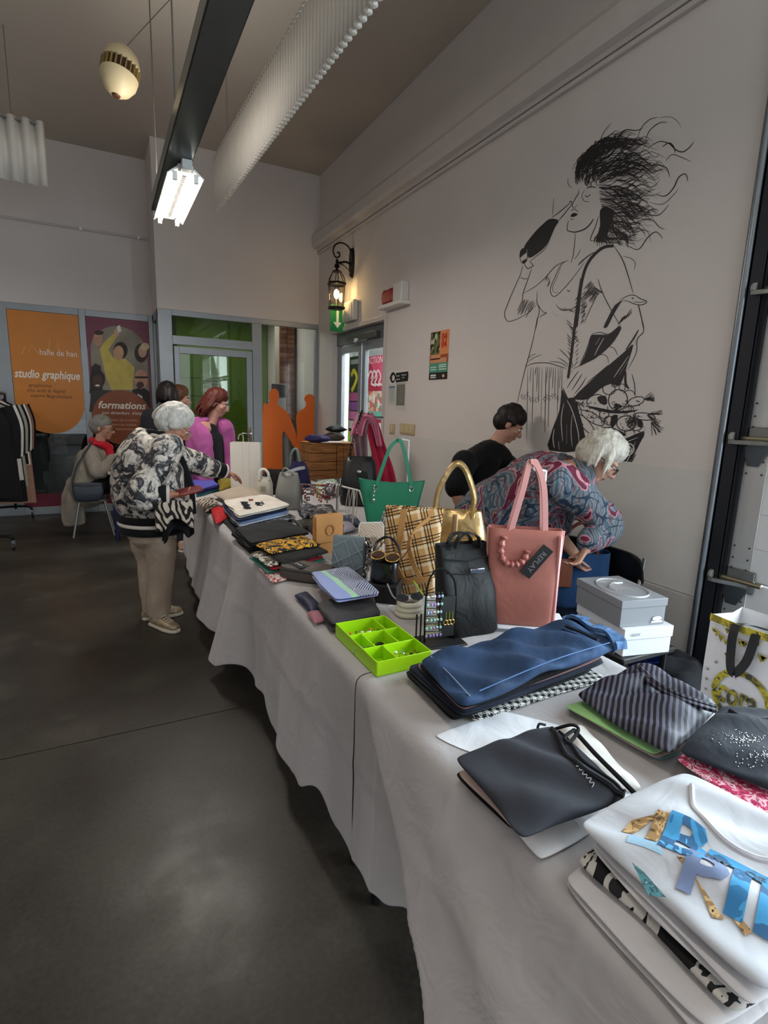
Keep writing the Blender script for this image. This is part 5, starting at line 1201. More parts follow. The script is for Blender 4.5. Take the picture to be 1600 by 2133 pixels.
for a, b in (((-.45, .75), (.0, .95)), ((-.45, .35), (.45, .78)), ((-.2, .05), (.45, .4)), ((-.45, .7), (-.1, .1)), ((-.1, .9), (.25, .1)), ((.1, .95), (.45, .5)), ((-.45, .15), (.0, .4))):
    MB().tube([(a[0]*w_, -.022+.05*h_*a[1], a[1]*h_), (b[0]*w_, -.022+.05*h_*b[1], b[1]*h_)], .0022, 4).build('quilt_seam', plain('#93a3aa', .5), r)
c_ = MB(); chain(c_, spline([(w_*.46, .0, h_*.98), (w_*.58, -.01, h_*.8), (w_*.58, -.03, h_*.45), (w_*.46, -.05, h_*.05)], 6), .011, .018); c_.build('chain', plain('#8f8d88', .2, .95), r)
MB().bb((w_*.42, -.02, h_*.05), (w_*.49, .02, h_*.9)).build('side_gusset', plain('#3b4247', .5), r, bevel=.003)
def monogram(t):
    v = t.n('ShaderNodeTexWave', {'Vector': t.coord(rot=(.0, .8, 0)), 'Scale': 26, 'Distortion': 6, 'Detail': 1}).outputs[1]
    return t.ramp(v, [(.4, rgb('#a08a78')), (.6, rgb('#c0ae9c'))])
M_MONO = pattern('monogram_canvas', monogram, .6, bump=.05)
for k, (px, py, w2, h2, lab) in enumerate(((772, 1150, 52, 62, 'beige monogram zip wallet standing behind the other wallet'), (760, 1178, 52, 60, 'beige monogram zip wallet standing in front by the grey bag'))):
    r, w_, h_ = standing_flap('zip_wallet', px, py, w2, h2, M_MONO, lab, .25, .02, .024)
    MB().tube([(-w_*.48, -.0, .008), (-w_*.49, 0, h_*.9), (-w_*.42, .0, h_), (w_*.42, 0, h_), (w_*.5, 0, h_*.9), (w_*.5, 0, .008)], .005, 6).build('zip_edge', plain('#d9d4cc', .35, .3), r)
    MB().bb((w_*.40, -.016, h_*.2), (w_*.44, -.013, h_*.5)).build('zip_pull', GOLD, r, bevel=.001)
r, s = bagthing('jewellery_rod', 720, 1100, 'white jewellery rod rack with bangles and hanging cords', 'jewellery stand', yaw=-.55)
WP = plain('#dad7d2', .4)
h_ = 85*s
MB().tube([(-.16, 0, h_+.02), (.0, 0, h_), (.10, 0, h_-.01), (.16, -.03, h_-.09)], .006, 8).build('cross_rod', WP, r)
for x in (-.06, .06):
    MB().tube(spline([(x, 0, h_-.003), (x, .0, h_*.5), (x-.01, .0, .004)], 4), .005, 7).build('post', WP, r)
    MB().tube([(x-.05, -.04, .003), (x, 0, .004), (x+.04, .04, .003)], .005, 6).build('foot', WP, r)
for k in range(5):
    x = -.13+.022*k; mt = [plain('#5d4650', .4), plain('#8a8790', .3, .5), plain('#7c5a6c', .4), plain('#a89a90', .4), plain('#4c4a52', .3, .5)][k]
    o = MB().tube([(.0, .034*math.cos(q), .034*math.sin(q)) for q in [2*PI*j/20 for j in range(20)]], .006, 6, closed=True).build('bangle', mt)
    o.location = Matrix.Translation(r.location) @ Matrix.Rotation(r.rotation_euler.z, 4, 'Z') @ V((x, 0, h_+.010-.032)); o.rotation_euler = (0, 0, r.rotation_euler.z+.2*(k-2))
    tag(o, ('plum', 'silver', 'mauve', 'taupe', 'slate')[k]+' bangle threaded on the white jewellery rod', 'bangle')
for k in range(3):
    x = .02+.03*k
    o = MB().tube(spline([(x, 0, h_), (x-.012, -.01, h_*.6), (x-.006, -.012, h_*.3), (x+.004, -.012, h_*.32), (x+.008, -.008, h_*.6), (x+.002, 0, h_)], 5), .0022, 5).build('cord', plain('#cfc9c0', .6), r)

# ---- folded clothes in the middle of the table
def pile(P4, items, seed, name='folded_garment', cat='garment', z=None, **kw):
    z = TZ+E1 if z is None else z; zr = z+sum(i_[0] for i_ in items)
    for k, it in enumerate(items):
        h, mt, lab = it[:3]; q = it[3] if len(it) > 3 else P4
        garment(name, q, z, h, mt if not isinstance(mt, str) else cloth(mt), lab, cat, seed=seed+k, crump=kw.get('crump', .006) if k == len(items)-1 else .001, wob=kw.get('wob', .014), n=kw.get('n', 22), layers=2 if h > .018 else 1, zref=zr); z += h
    return z
pile([(516, 1136), (628, 1114), (682, 1140), (556, 1168)], [(.014, floralmat('white_red_leaf', ['#d8d2cc', '#c9c3bd', '#a3202a', '#d8d2cc', '#20232a'], 30), 'white and red printed shirt lowest in the printed pile', [(536, 1152), (620, 1140), (650, 1158), (572, 1180)]),
     (.012, '#2f6e60', 'green folded shirt showing low in the printed pile'), (.012, '#9b1526', 'red folded shirt in the middle of the printed pile', [(530, 1136), (632, 1118), (676, 1142), (566, 1166)]),
     (.012, floralmat('cream_black_print', ['#15151a', '#d6cfc2', '#15151a', '#8e7f5c', '#15151a'], 24), 'black and cream printed shirt in the printed pile', [(522, 1136), (630, 1114), (680, 1140), (560, 1164)]),
     (.018, '#0b0b0d', 'black folded shirt under the yellow printed scarf', [(540, 1134), (640, 1114), (688, 1142), (590, 1166)]), (.014, floralmat('yellow_black_print', ['#101013', '#17171c', '#d9a02a', '#101013', '#e3cf9a', '#101013'], 16), 'black scarf with yellow flowers on top of the printed pile', [(532, 1132), (630, 1112), (668, 1132), (566, 1152)])], 110)
pile([(486, 1098), (590, 1080), (648, 1106), (524, 1130)], [(.024, '#131316', 'black folded tracksuit trousers with grey piping at the bottom of their pile'), (.024, '#0d0d10', 'black folded trousers in the middle of the dark pile', [(480, 1096), (586, 1082), (640, 1106), (520, 1130)]), (.024, '#17181b', 'charcoal folded trousers topping the dark pile')], 120, 'folded_trousers', 'trousers')
z = pile([(464, 1040), (556, 1028), (606, 1050), (498, 1074)], [(.018, '#1a1b1f', 'black folded jumper at the bottom of the logo T-shirt pile', [(456, 1046), (556, 1030), (612, 1054), (492, 1080)]), (.018, floralmat('grey_leaf', ['#3c3f45', '#8d9096', '#2a2c31', '#c9cbd0', '#4c4f55'], 30), 'grey leaf print shirt low in the logo T-shirt pile', [(466, 1042), (560, 1028), (622, 1052), (504, 1078)]), (.016, '#d9dce2', 'white folded shirt in the logo T-shirt pile'), (.018, '#8aa3d6', 'light blue folded shirt in the logo T-shirt pile'), (.020, '#1b2546', 'navy folded jumper under the logo T-shirt', [(460, 1040), (556, 1028), (604, 1050), (494, 1076)]),
     (.022, '#d8cfc4', 'cream T-shirt with black lettering on top of the T-shirt pile')], 130)
lt = bpy.data.objects[[o.name for o in COL.objects if o.get('label', '').startswith('cream T-shirt with black')][0]]
for k, (px, py, ln, hh, cc) in enumerate(((510, 1049, .11, .05, '#1b1c20'), (514, 1055, .12, .05, '#1b1c20'), (523, 1041, .04, .03, '#8a3a3a'), (538, 1050, .13, .045, '#2a2b30'), (547, 1048, .10, .02, '#55565a'))):
    d = (T(px+4, py+9, z)-T(px, py, z)); c_ = T(px, py, z+.004)-lt.location; conform(scrawl(c_, d, V((0, 0, 1)).cross(d), ln, hh, plain(cc, .7), lt, 4, .005 if k < 2 else .0035, k), lt, .0015, c_.z)
garment('red_cloth', [(438, 1062), (462, 1052), (476, 1078), (450, 1092)], TZ+E1, .03, cloth('#b8141f', .6), 'small crumpled red cloth at the table edge by the T-shirt pile', 'cloth', seed=140, crump=.015, n=16, edge=3)
M_ZEB = pattern('zebra_knit', lambda t: t.ramp(t.n('ShaderNodeTexWave', {'Vector': t.coord(rot=(.3, .4, .8)), 'Scale': 12, 'Distortion': 5, 'Detail': 1, 'Detail Scale': 1.2}).outputs[1], [(.47, rgb('#17110f')), (.53, rgb('#b9ab9c'))], 'LINEAR'))
garment('zebra_scarf', [(408, 1042), (440, 1034), (462, 1056), (428, 1068)], TZ+E1, .03, M_ZEB, 'zebra striped scarf bunched at the far end of the cloth', 'scarf', seed=141, crump=.012, n=18, edge=3)
r = garment('beige_cushion', [(444, 1028), (500, 1012), (560, 1026), (490, 1052)], TZ+E1, .075, cloth('#a8998a', .7), 'soft beige cushion lying behind the logo T-shirt pile', 'cushion', seed=142, crump=.008, n=26, edge=2)
MB(Matrix.Translation(-r.location)).tube(spline([T(470, 1048, TZ+.05), T(510, 1058, TZ+.05), T(555, 1045, TZ+.05)], 6), .004, 5).build('seam', cloth('#8f8072'), r)
# ---- far end: paper bag, pale handbags, piles
r, s = bagthing('paper_bag', 514, 1022, 'upright white kraft paper bag with folded sides', 'paper bag', yaw=.1)
w_, h_ = 60*s, 100*s
M_PAP = plain('#cfc8bf', .75, var=.04)
MB().rings([[V((-w_/2, -.05, z_)), V((-w_*.1, -.053, z_)), V((w_*.12, -.052, z_)), V((w_/2, -.05, z_)), V((w_/2-.012*q, 0, z_)), V((w_/2, .05, z_)), V((-w_/2, .05, z_)), V((-w_/2+.012*q, 0, z_))] for z_, q in ((0, .2), (h_*.5, 1), (h_, 1.3))], True, False).build('body', M_PAP, r, angle=20)
m = MB()
for x in (-.1, .12): m.tube([(x*w_, -.0545, .002), (x*w_, -.0545, h_)], .0015, 4)
tag(m.build('crease', plain('#e0dad2', .7), r), kind='stuff')
M_CRM = plain('#b9b2a2', .5, var=.06)
r, s = bagthing('cream_handbag', 552, 1040, 'cream leather handbag with a round white handle by the paper bag', 'handbag')
w_, h_ = 30*s, 46*s
bagbody(MB(), [(0, w_, .11, 0), (.01, w_*1.05, .12, 0), (h_*.7, w_, .10, 0), (h_, w_*.8, .05, 0)], 4, 28).build('body', M_CRM, r, angle=60)
MB().tube(spline([(-w_*.3, -.03, h_*.9), (-w_*.28, -.03, h_*1.25), (0, -.03, h_*1.38), (w_*.3, -.03, h_*1.2), (w_*.32, -.03, h_*.9)], 6), .011, 8).build('handle', plain('#d9d5cb', .4), r)
MB().bb((-.02, -.064, h_*.4), (.02, -.06, h_*.65)).build('clasp', plain('#a49d8e', .4, .3), r, bevel=.003)
r, s = bagthing('grey_handbag', 600, 1060, 'soft grey leather handbag slumped behind the T-shirt pile', 'handbag')
w_, h_ = 50*s, 74*s
bagbody(MB(), [(0, w_*.9, .10, 0), (.02, w_*1.05, .13, 0), (h_*.5, w_, .12, .02), (h_*.85, w_*.85, .07, .04), (h_, w_*.7, .04, .05)], 3, 32, wr=.015, seed=12).build('body', plain('#7d7a74', .5, var=.12), r, angle=60)
strapline(r, [(-w_*.3, .03, h_*.95), (-.02, .0, h_*1.15), (w_*.35, .03, h_*.9)], .02, .005, plain('#a5a29b', .5))
r, s = bagthing('black_fur_bag', 570, 1032, 'black fluffy handbag between the cream and grey handbags', 'handbag')
m = MB(); rnd = random.Random(8)
w_, h_ = 42*s, 52*s
bagbody(MB(), [(0, w_, .09, .06), (.02, w_*1.08, .10, .06), (h_*.9, w_, .08, .06), (h_, w_*.85, .05, .06)], 3, 28, wr=.01).build('body', plain('#0d0c0d', .9), r)
for k in range(220):
    a = rnd.uniform(0, 2*PI); zz = rnd.uniform(.02, h_); p = V((w_*.52*math.cos(a), .06+.048*math.sin(a), zz)); m.tube([p, p+V((.02*math.cos(a), .02*math.sin(a), .012+rnd.uniform(0, .012)))], [.003, .0005], 3)
tag(m.build('fur_tuft', plain('#141214', .9), r), kind='stuff')
z = pile([(400, 1000), (440, 994), (456, 1008), (410, 1020)], [(.02, '#3f8a8c', 'teal folded cloth lowest on the far table'), (.022, '#2f2f75', 'indigo folded cloth on the far table'), (.022, '#4b4aa0', 'violet blue folded cloth topping the far pile')], 150, 'folded_cloth', 'cloth')
garment('mustard_cloth', [(452, 1000), (484, 992), (488, 1010), (458, 1022)], TZ+E1, .07, cloth('#7a6a14'), 'mustard olive cloth bundle by the paper bag', 'cloth', seed=155, crump=.01, n=18, edge=3)
r, s = bagthing('navy_backpack', 622, 1014, 'dark navy bag with a grey loop in front of the wooden crate', 'handbag')
w_, h_ = 50*s, 52*s
bagbody(MB(), [(0, w_, .14, 0), (.03, w_*1.05, .16, 0), (h_*.7, w_*.9, .12, 0), (h_, w_*.5, .05, 0)], 3, 28, wr=.012).build('body', cloth('#231f45'), r)
MB().tube(spline([(-w_*.35, 0, h_*.7), (-w_*.3, -.0, h_*1.3), (-w_*.1, 0, h_*1.5), (0, 0, h_*1.2), (.02, 0, h_*.8)], 6), .014, 8).build('loop', plain('#6b7478', .35, .4), r)
strapline(r, [(-w_*.5, -.06, h_*.55), (0, -.09, h_*.75), (w_*.3, -.06, h_*.8)], .03, .006, plain('#a9adb0', .5), side=(0, 0, 1), name='band')
r, s = bagthing('bead_rack', 665, 1062, 'coral and gold bead necklaces hung in a thick bunch on a rod', 'jewellery')
h_ = 52*s
MB().tube([(-.14, 0, h_), (.14, -.01, h_-.01)], .006, 6).build('rod', STEEL, r)
for x in (-.13, .13): MB().tube([(x, 0, 0), (x, 0, h_)], .005, 6).build('post', STEEL, r)
rnd = random.Random(21)
for k in range(16):
    x = -.12+.015*k; m = MB(); dl = rnd.uniform(.06, .13); nl, cmat = rnd.choice([('coral', plain('#b0372c', .4)), ('amber', plain('#c98a3c', .3, .5)), ('cream', plain('#d9cbb5', .4)), ('maroon', plain('#6b2a2a', .4)), ('silver', plain('#8d8a86', .3, .7))])
    for j in range(11):
        q = PI*j/10; m.ball((x, -.012*math.cos(q*1)-.008, h_-dl*math.sin(q)), .007, 6, 4)
    o = m.build('bead_necklace', cmat); o.location = r.location; o.rotation_euler = r.rotation_euler
    tag(o, nl+' beaded necklace hanging from the bead rod', 'necklace', 'necklaces on the bead rod')
garment('checked_scarf', [(650, 1008), (700, 1000), (712, 1018), (672, 1030)], TZ+E1+.0, .09, pattern('mint_check', lambda t: t.mix(t.math('MAXIMUM', stripes(t, t.coord(rot=(0, 0, .6)), 0, 22, .12, 0, 0), stripes(t, t.coord(rot=(0, 0, .6)), 1, 22, .12, 0, 0)), rgb('#b7c9bd'), rgb('#2d2a2c'))), 'pale mint scarf with dark checks heaped by the black bag', 'scarf', seed=160, crump=.012, n=20, edge=3)
garment('crumpled_clothes', [(640, 1060), (690, 1052), (715, 1084), (655, 1094)], TZ+E1, .05, floralmat('grey_mix', ['#2a2628', '#3b3638', '#8a8580', '#1d1a1c', '#5a5456'], 14), 'dark grey and white crumpled clothes behind the tan clutch', 'clothes', seed=161, crump=.02, wob=.02, n=24, edge=3)
garment('maroon_cloth', [(640, 1098), (668, 1090), (690, 1108), (655, 1118)], TZ+E1, .04, cloth('#2b1117'), 'dark maroon cloth heaped behind the tan clutch', 'cloth', seed=162, crump=.012, n=16, edge=3)
garment('denim_scarf', [(696, 1078), (735, 1070), (755, 1092), (710, 1102)], TZ+E1, .03, pattern('denim_stripe', lambda t: t.mix(stripes(t, t.coord(rot=(0, 0, .3)), 1, 60, .5, 0, 0), rgb('#2c3246'), rgb('#4d556b'))), 'navy striped cloth under the jewellery rod', 'cloth', seed=163, crump=.01, n=16, edge=3)
r, s = bagthing('black_shoulder_bag', 748, 1052, 'large soft black leather bag with studded chain strap', 'handbag')
w_, h_ = 80*s, 100*s
bagbody(MB(), [(0, w_*.95, .14, 0), (.03, w_*1.03, .17, 0), (h_*.5, w_*.95, .15, .0), (h_*.88, w_*.8, .10, .02), (h_, w_*.66, .06, .03)], 3, 36, wr=.014, seed=15).build('body', plain('#0c0c0e', .4, var=.1), r, angle=60)
MB().prism([(-.02, -.085, h_*.75), (.06, -.08, h_*.72), (.10, -.075, h_*.2), (.05, -.088, h_*.1)], (0, .006, 0)).build('front_panel', plain('#141416', .3), r, bevel=.002)
MB().ball((-.0, -.09, h_*.72), (.018, .006, .012), 8, 6).build('clasp', CHROME, r)
c_ = MB(); chain(c_, spline([(-w_*.28, .0, h_*.95), (-w_*.2, .02, h_*1.3), (-w_*.05, .05, h_*1.75), (.0, .06, h_*1.9)], 5), .012, .024); c_.build('chain_strap', plain('#1b1a1a', .3, .6), r)
garment('lilac_cap', [(700, 1092), (728, 1086), (742, 1100), (712, 1108)], TZ+E1, .05, cloth('#9a92a0'), 'pale lilac felt cap lying by the jewellery rod', 'cap', seed=164, crump=.006, n=18, edge=2)
garment('black_pouch', [(612, 1086), (650, 1080), (668, 1094), (626, 1104)], TZ+E1, .035, plain('#0f0f11', .35, var=.1), 'small black leather pouch beside the dark trousers pile', 'pouch', seed=165, crump=.008, n=18, edge=3)
garment('dark_shawl', [(620, 1060), (650, 1052), (668, 1068), (634, 1078)], TZ+E1, .06, floralmat('grey_shawl', ['#1d1d22', '#2b2b31', '#77777c', '#1d1d22', '#3a3a40'], 20), 'dark grey fringed shawl heaped behind the T-shirt pile', 'shawl', seed=166, crump=.015, wob=.02, n=20, edge=3)
# ---- wooden crate with shoes, coat stand with scarves
cy = 5.35
p0, p1 = ony(646, 1000, cy), ony(742, 1000, cy); zc0, zc1 = TZ+E1, ony(690, 926, cy).z
cr_ = thing('wooden_crate', ((p0.x+p1.x)/2, cy+.16, zc0), 'brown wooden plank crate standing on the far table', 'crate', rz=.0)
wx = p1.x-p0.x; hh = zc1-zc0; M_WD = pattern('crate_wood', lambda t: t.ramp(t.noise(t.coord(scale=(1.5, 9, 14)), 4, 4, .6), [(.3, rgb('#6b4322')), (.7, rgb('#9a6a3c'))]), .7, bump=.3)
nb = 4
for i in range(nb):
    MB().bb((-wx/2, -.16, hh*i/nb+.003), (wx*.06, -.145, hh*(i+1)/nb-.003)).build('plank', M_WD, cr_, bevel=.003)
    MB().bb((-wx/2, .145, hh*i/nb+.003), (wx/2, .16, hh*(i+1)/nb-.003)).build('plank', M_WD, cr_, bevel=.003)
    MB().bb((-wx/2, -.143, hh*i/nb+.003), (-wx/2+.015, .143, hh*(i+1)/nb-.003)).build('plank', M_WD, cr_, bevel=.003)
    MB().bb((wx/2-.015, -.143, hh*i/nb+.003), (wx/2, .143, hh*(i+1)/nb-.003)).build('plank', M_WD, cr_, bevel=.003)
for i in range(3): MB().bb((wx*(.075+.145*i), -.16, .003), (wx*(.21+.145*i), -.145, hh-.003)).build('plank', M_WD, cr_, bevel=.003)
MB().bb((-wx/2, -.16, hh), (wx/2, .16, hh+.014)).build('top_board', M_WD, cr_, bevel=.003)
zt2 = zc0+hh+.015
garment_z = zt2
def slabthing(name, cx, cy_, w_, d_, z0, h, mat, label, cat, rz=0, seed=0, **kw):
    c4 = [(cx+math.cos(rz)*a*w_/2-math.sin(rz)*b*d_/2, cy_+math.sin(rz)*a*w_/2+math.cos(rz)*b*d_/2) for a, b in ((-1, -1), (1, -1), (1, 1), (-1, 1))]
    m = MB(Matrix.Translation((-cx, -cy_, -z0))); slab(m, c4, z0+.0004, h-.0008, seed, **kw); o = m.build(name, mat, None, angle=180, weld=True); o.location = (cx, cy_, z0); tag(o, label, cat); return o
bx = cr_.location.x
slabthing('purple_scarf', bx-wx*.28, cy+.10, .20, .20, zt2, .07, cloth('#2c2552'), 'dark purple scarf heaped on the wooden crate', 'scarf', .3, 170, crump=.02, wob=.03, n=20, edge=3)
slabthing('white_booklet', bx-.02, cy+.06, .24, .14, zt2, .012, plain('#cfcac2', .6), 'white booklet lying on the wooden crate', 'booklet', -.1, 171, crump=.001, wob=.002, n=10)
slabthing('brown_pouch', bx+.05, cy+.17, .24, .16, zt2+.013, .075, cloth('#3a3230'), 'brown and black cloth bag lying on the wooden crate', 'bag', .1, 172, crump=.02, wob=.02, n=20, edge=3)
slabthing('felt_hat', bx+.10, cy+.20, .22, .14, zt2+.100, .07, cloth('#0e0d0f'), 'black felt hat on top of the crate heap', 'hat', .4, 173, crump=.015, wob=.02, n=18, edge=2)
cs = thing('coat_stand', (ony(775, 1000, 4.75).x, 4.75, 0), 'slim grey stand behind the table with scarves hung on top', 'stand')
topz = ony(760, 862, 4.75).z-.03
MB().tube([(0, 0, .0), (0, 0, topz)], .014, 8).build('pole', STEEL, cs); MB().lathe([(.16, 0), (.16, .012), (.03, .02)], (0, 0, 0), 20).build('base', STEEL, cs)
MB().tube([(-.14, 0, topz), (.10, 0, topz)], .010, 8).build('cross_bar', STEEL, cs)
def hang(name, pts, wd, mat, label, y, amp=.02, seed=0):
    P = spline([ony(px, py, y) for px, py in pts], 6); base = P[-1]
    def fn(u, v):
        i = min(len(P)-1, int(v*(len(P)-1))); f = v*(len(P)-1)-i; p = P[i].lerp(P[min(i+1, len(P)-1)], f)
        wv = wd[0]+(wd[1]-wd[0])*v
        return p+V((wv*(u-.5), amp*math.sin(u*15+seed+v*2)+.02*nz(u*3, v*3, seed), .012*math.sin(u*9+seed)*(1-v)))-V((base.x, y, base.z))
    o = MB().grid(fn, 26, 40).build(name, mat, None, angle=180); o.location = (base.x, y, base.z)
    md = o.modifiers.new('solid', 'SOLIDIFY'); md.thickness = .008; tag(o, label, 'scarf'); return o
hang('coral_scarf', [(768, 862), (775, 880), (785, 920), (797, 965), (806, 1010)], (.10, .20), cloth('#d2365a', .7), 'bright coral pink scarf hanging down the coat stand', 4.69, .018, 1)
hang('grey_pink_scarf', [(762, 862), (752, 880), (748, 905), (752, 945), (756, 990)], (.16, .13), cloth('#8f7079', .8), 'greyish pink scarf hanging at the left of the coat stand', 4.64, .02, 2)
hang('pink_shawl', [(742, 906), (750, 880), (764, 866), (780, 885), (790, 930)], (.12, .06), cloth('#c9748e', .8), 'dusty pink shawl slung over the coat stand top', 4.58, .012, 3)

# ---- behind the table: folding chair, blue bag, shoe boxes, shopping bag
ch = thing('folding_chair', (2.42, 2.02, 0), 'black metal folding chair by the mural wall behind the shoe boxes', 'chair', rz=0)
M_CHB = plain('#121214', .35)
pa, pb, pc_, pd = onx(1255, 1098, 2.58), onx(1360, 1150, 2.58), onx(1345, 1170, 2.58), onx(1246, 1130, 2.58)
zb1 = max(pa.z, pb.z); yb0, yb1 = pb.y-.0, pa.y+.22
cx_ = 2.52
def loc_(x, y, z): return (x-2.42, y-2.02, z)
bk = MB(); R_ = []
for x, k in ((cx_+.012, .96), (cx_+.006, 1), (cx_-.006, 1), (cx_-.012, .96)):
    R_.append([V(loc_(x, (yb0+yb1)/2, .68))+V((-.06*(p.y/.2), p.x, p.y)) for p in serect((yb1-yb0)*k, .20*k, 0, 28, 5)])
bk.rings(R_).build('backrest', M_CHB, ch)
ym = (yb0+yb1)/2; hw = (yb1-yb0)/2-.02
for sg in (-1, 1):
    MB().tube([loc_(cx_+.03, ym+sg*hw, .75), loc_(cx_-.02, ym+sg*hw, .45), loc_(cx_-.42, ym+sg*hw, .0)], .011, 8).build('front_leg', plain('#8a8a88', .35, .8), ch)
    MB().tube([loc_(cx_-.38, ym+sg*(hw-.03), .43), loc_(cx_+.05, ym+sg*(hw-.03), .0)], .011, 8).build('rear_leg', plain('#8a8a88', .35, .8), ch)
MB().rings([serect(.40, (yb1-yb0)*.9, z_, 28, 5, cx_-2.42-.21, ym-2.02) for z_ in (.435, .455)]).build('seat', M_CHB, ch)
o = thing('blue_shopping_bag', (2.30, ym-.02, .4565), 'dark blue bag with brown handles standing on the folding chair', 'bag', rz=RZV)
bagbody(MB(), [(0, .30, .18, 0), (.02, .33, .20, 0), (.18, .34, .19, 0), (.30, .36, .14, 0)], 4, 36, wr=.012, seed=22).build('body', cloth('#1d3c63'), o, angle=60)
MB().bb((-.17, -.115, .12), (-.05, -.100, .28)).build('leather_patch', plain('#6b3520', .5), o, bevel=.01)
for sy in (-1, 1): MB().tube(spline([(-.10, .06*sy, .28), (-.09, .06*sy, .40), (0, .055*sy, .47), (.08, .06*sy, .40), (.09, .06*sy, .28)], 6), .010, 8).build('handle', plain('#5a2418', .45), o)
# shoe boxes on a stool behind the table
bxp = onx(1330, 1340, 1.80)
st = thing('box_stool', (1.80, 1.52, 0), 'low dark stool behind the table carrying the shoe boxes', 'stool')
zs = onx(1300, 1410, 1.75).z
def corner(px, py, z): return onz(px, py, z)
A_, B_, C_ = corner(1286, 1290, .70), corner(1383, 1282, .70), corner(1216, 1200, .70)
ex = (B_-A_); ey = (C_-A_); ang = math.atan2(ex.y, ex.x); wbx, dbx = ex.length, ey.length
angy = math.atan2(ey.y, ey.x)
h2 = .105
def shoebox(name, z0, h, lidh, wb, db, mats, label, shift=(0, 0)):
    ctr_ = A_+ex/2+ey/2
    r = thing(name, (ctr_.x+shift[0], ctr_.y+shift[1], z0), label, 'shoe box', rz=ang)
    MB().bb((-wb/2+.004, -db/2+.004, 0), (wb/2-.004, db/2-.004, h-.004)).build('box', mats[0], r, bevel=.002)
    MB().bb((-wb/2, -db/2, h-lidh), (wb/2, db/2, h)).build('lid', mats[1], r, bevel=.002); return r
dbx = min(dbx, .34)
hW, hG = .125, .12
ztop = .70+0.0
zG = ztop-hG+.03; zW = zG-hW-.001
M_BW_ = plain('#d6d7dc', .45); M_BG = plain('#86888d', .45)
rw = shoebox('white_shoe_box', zW, hW, .05, wbx*1.12, dbx, (M_BW_, M_BW_), 'white shoe box under the grey one behind the table', (.02, -.015))
rg = shoebox('grey_shoe_box', zG, hG, .035, wbx*1.05, dbx*.95, (M_BG, M_BG), 'grey shoe box with white crest print topping the pair behind the table')
MB().bb((-.17, -.16, zW-.03), (.17, .17, zW-.0015)).build('seat', plain('#141416', .5), st, bevel=.006)
st.location = (rw.location.x, rw.location.y, 0)
for x in (-.14, .14):
    for y in (-.13, .14): MB().tube([(x, y, .001), (x, y, zW-.03)], .012, 6).build('leg', plain('#2a2b2e', .4, .6), st)
w2, d2_ = wbx*1.05, dbx*.95
MB().tube([(w2*.42*math.cos(q), -.01+d2_*.40*math.sin(q), hG+.0012) for q in [PI*.0+2*PI*j/32 for j in range(32)]], .006, 4, flat=(1, .12), side=(0, 0, 1), closed=True).build('printed_ring', plain('#c9cacd', .5), rg)
for k in range(5):
    a = -.9+.45*k; MB().tube(spline([(-.05+.02*k, -.04, hG+.0012), (-.03+.03*math.sin(a), .01+.01*k, hG+.0012), (.02+.04*math.sin(a), .05, hG+.0012), (.05*math.sin(a*1.4), .09, hG+.0012)], 5), .007, 4, flat=(1, .12), side=(0, 0, 1)).build('crest_print', plain('#cfd0d3', .5), rg)
MB().bb((w2*.18, -d2_/2-.0012, .012), (w2*.42, -d2_/2-.0002, .02)).build('logo_base', plain('#d9dadd', .5), rg, smooth=False); MB().ball((w2*.3, -d2_/2-.0005, .03), (.025, .001, .010), 10, 6).build('logo_animal', plain('#d9dadd', .5), rg)
MB().bb((-w2*.42, -d2_/2-.0012, hG-.022), (-w2*.2, -d2_/2-.0002, hG-.014)).build('size_label', plain('#b5b6ba', .5), rg, smooth=False) if False else None
w3_ = wbx*1.12
text('lettering', 'GEOX', (-w3_*.28, -dbx/2-.0008, hW-.028), .018, plain('#9a9aa0', .5), (1, 0, 0), (0, 0, 1), rw, bold=.0005)
# dark clothes and a blue basket on the floor behind the boxes
slabthing('black_coat', 2.42, 1.50, .34, .24, .0, .34, cloth('#1a1b20'), 'black coat bundled on the floor beside the shoe boxes', 'coat', .3, 180, crump=.05, wob=.05, n=22, edge=3)
bb_ = thing('blue_basket', (2.56, 1.76, 0), 'small royal blue plastic basket on the floor by the wall', 'basket')
MB().rings([serect(.18*a, .16*a, z_, 28, 5) for z_, a in ((0, .85), (.22, 1), (.235, 1.08), (.24, 1.06), (.235, .96), (.01, .8))]).build('shell', plain('#16307c', .4), bb_)
for sg in (-1, 1): MB().bb((sg*.03-.02, -.086, .17), (sg*.03+.02, -.080, .2)).build('grip_slot', plain('#0b1636', .5), bb_, bevel=.003)
slabthing('spotted_cloth', 2.60, 1.52, .20, .22, .0, .16, floralmat('beige_black_dot', ['#8a7d6c', '#9c8f7c', '#1d1a18', '#8a7d6c', '#b3a691'], 18), 'beige cloth with black spots heaped on the floor by the wall', 'cloth', .2, 182, crump=.03, wob=.04, n=18, edge=3)
slabthing('red_cloth', 2.50, 1.28, .20, .16, .0, .10, cloth('#b01c3c'), 'small red cloth on the floor at the foot of the door track', 'cloth', .2, 183, crump=.02, wob=.03, n=16, edge=3)
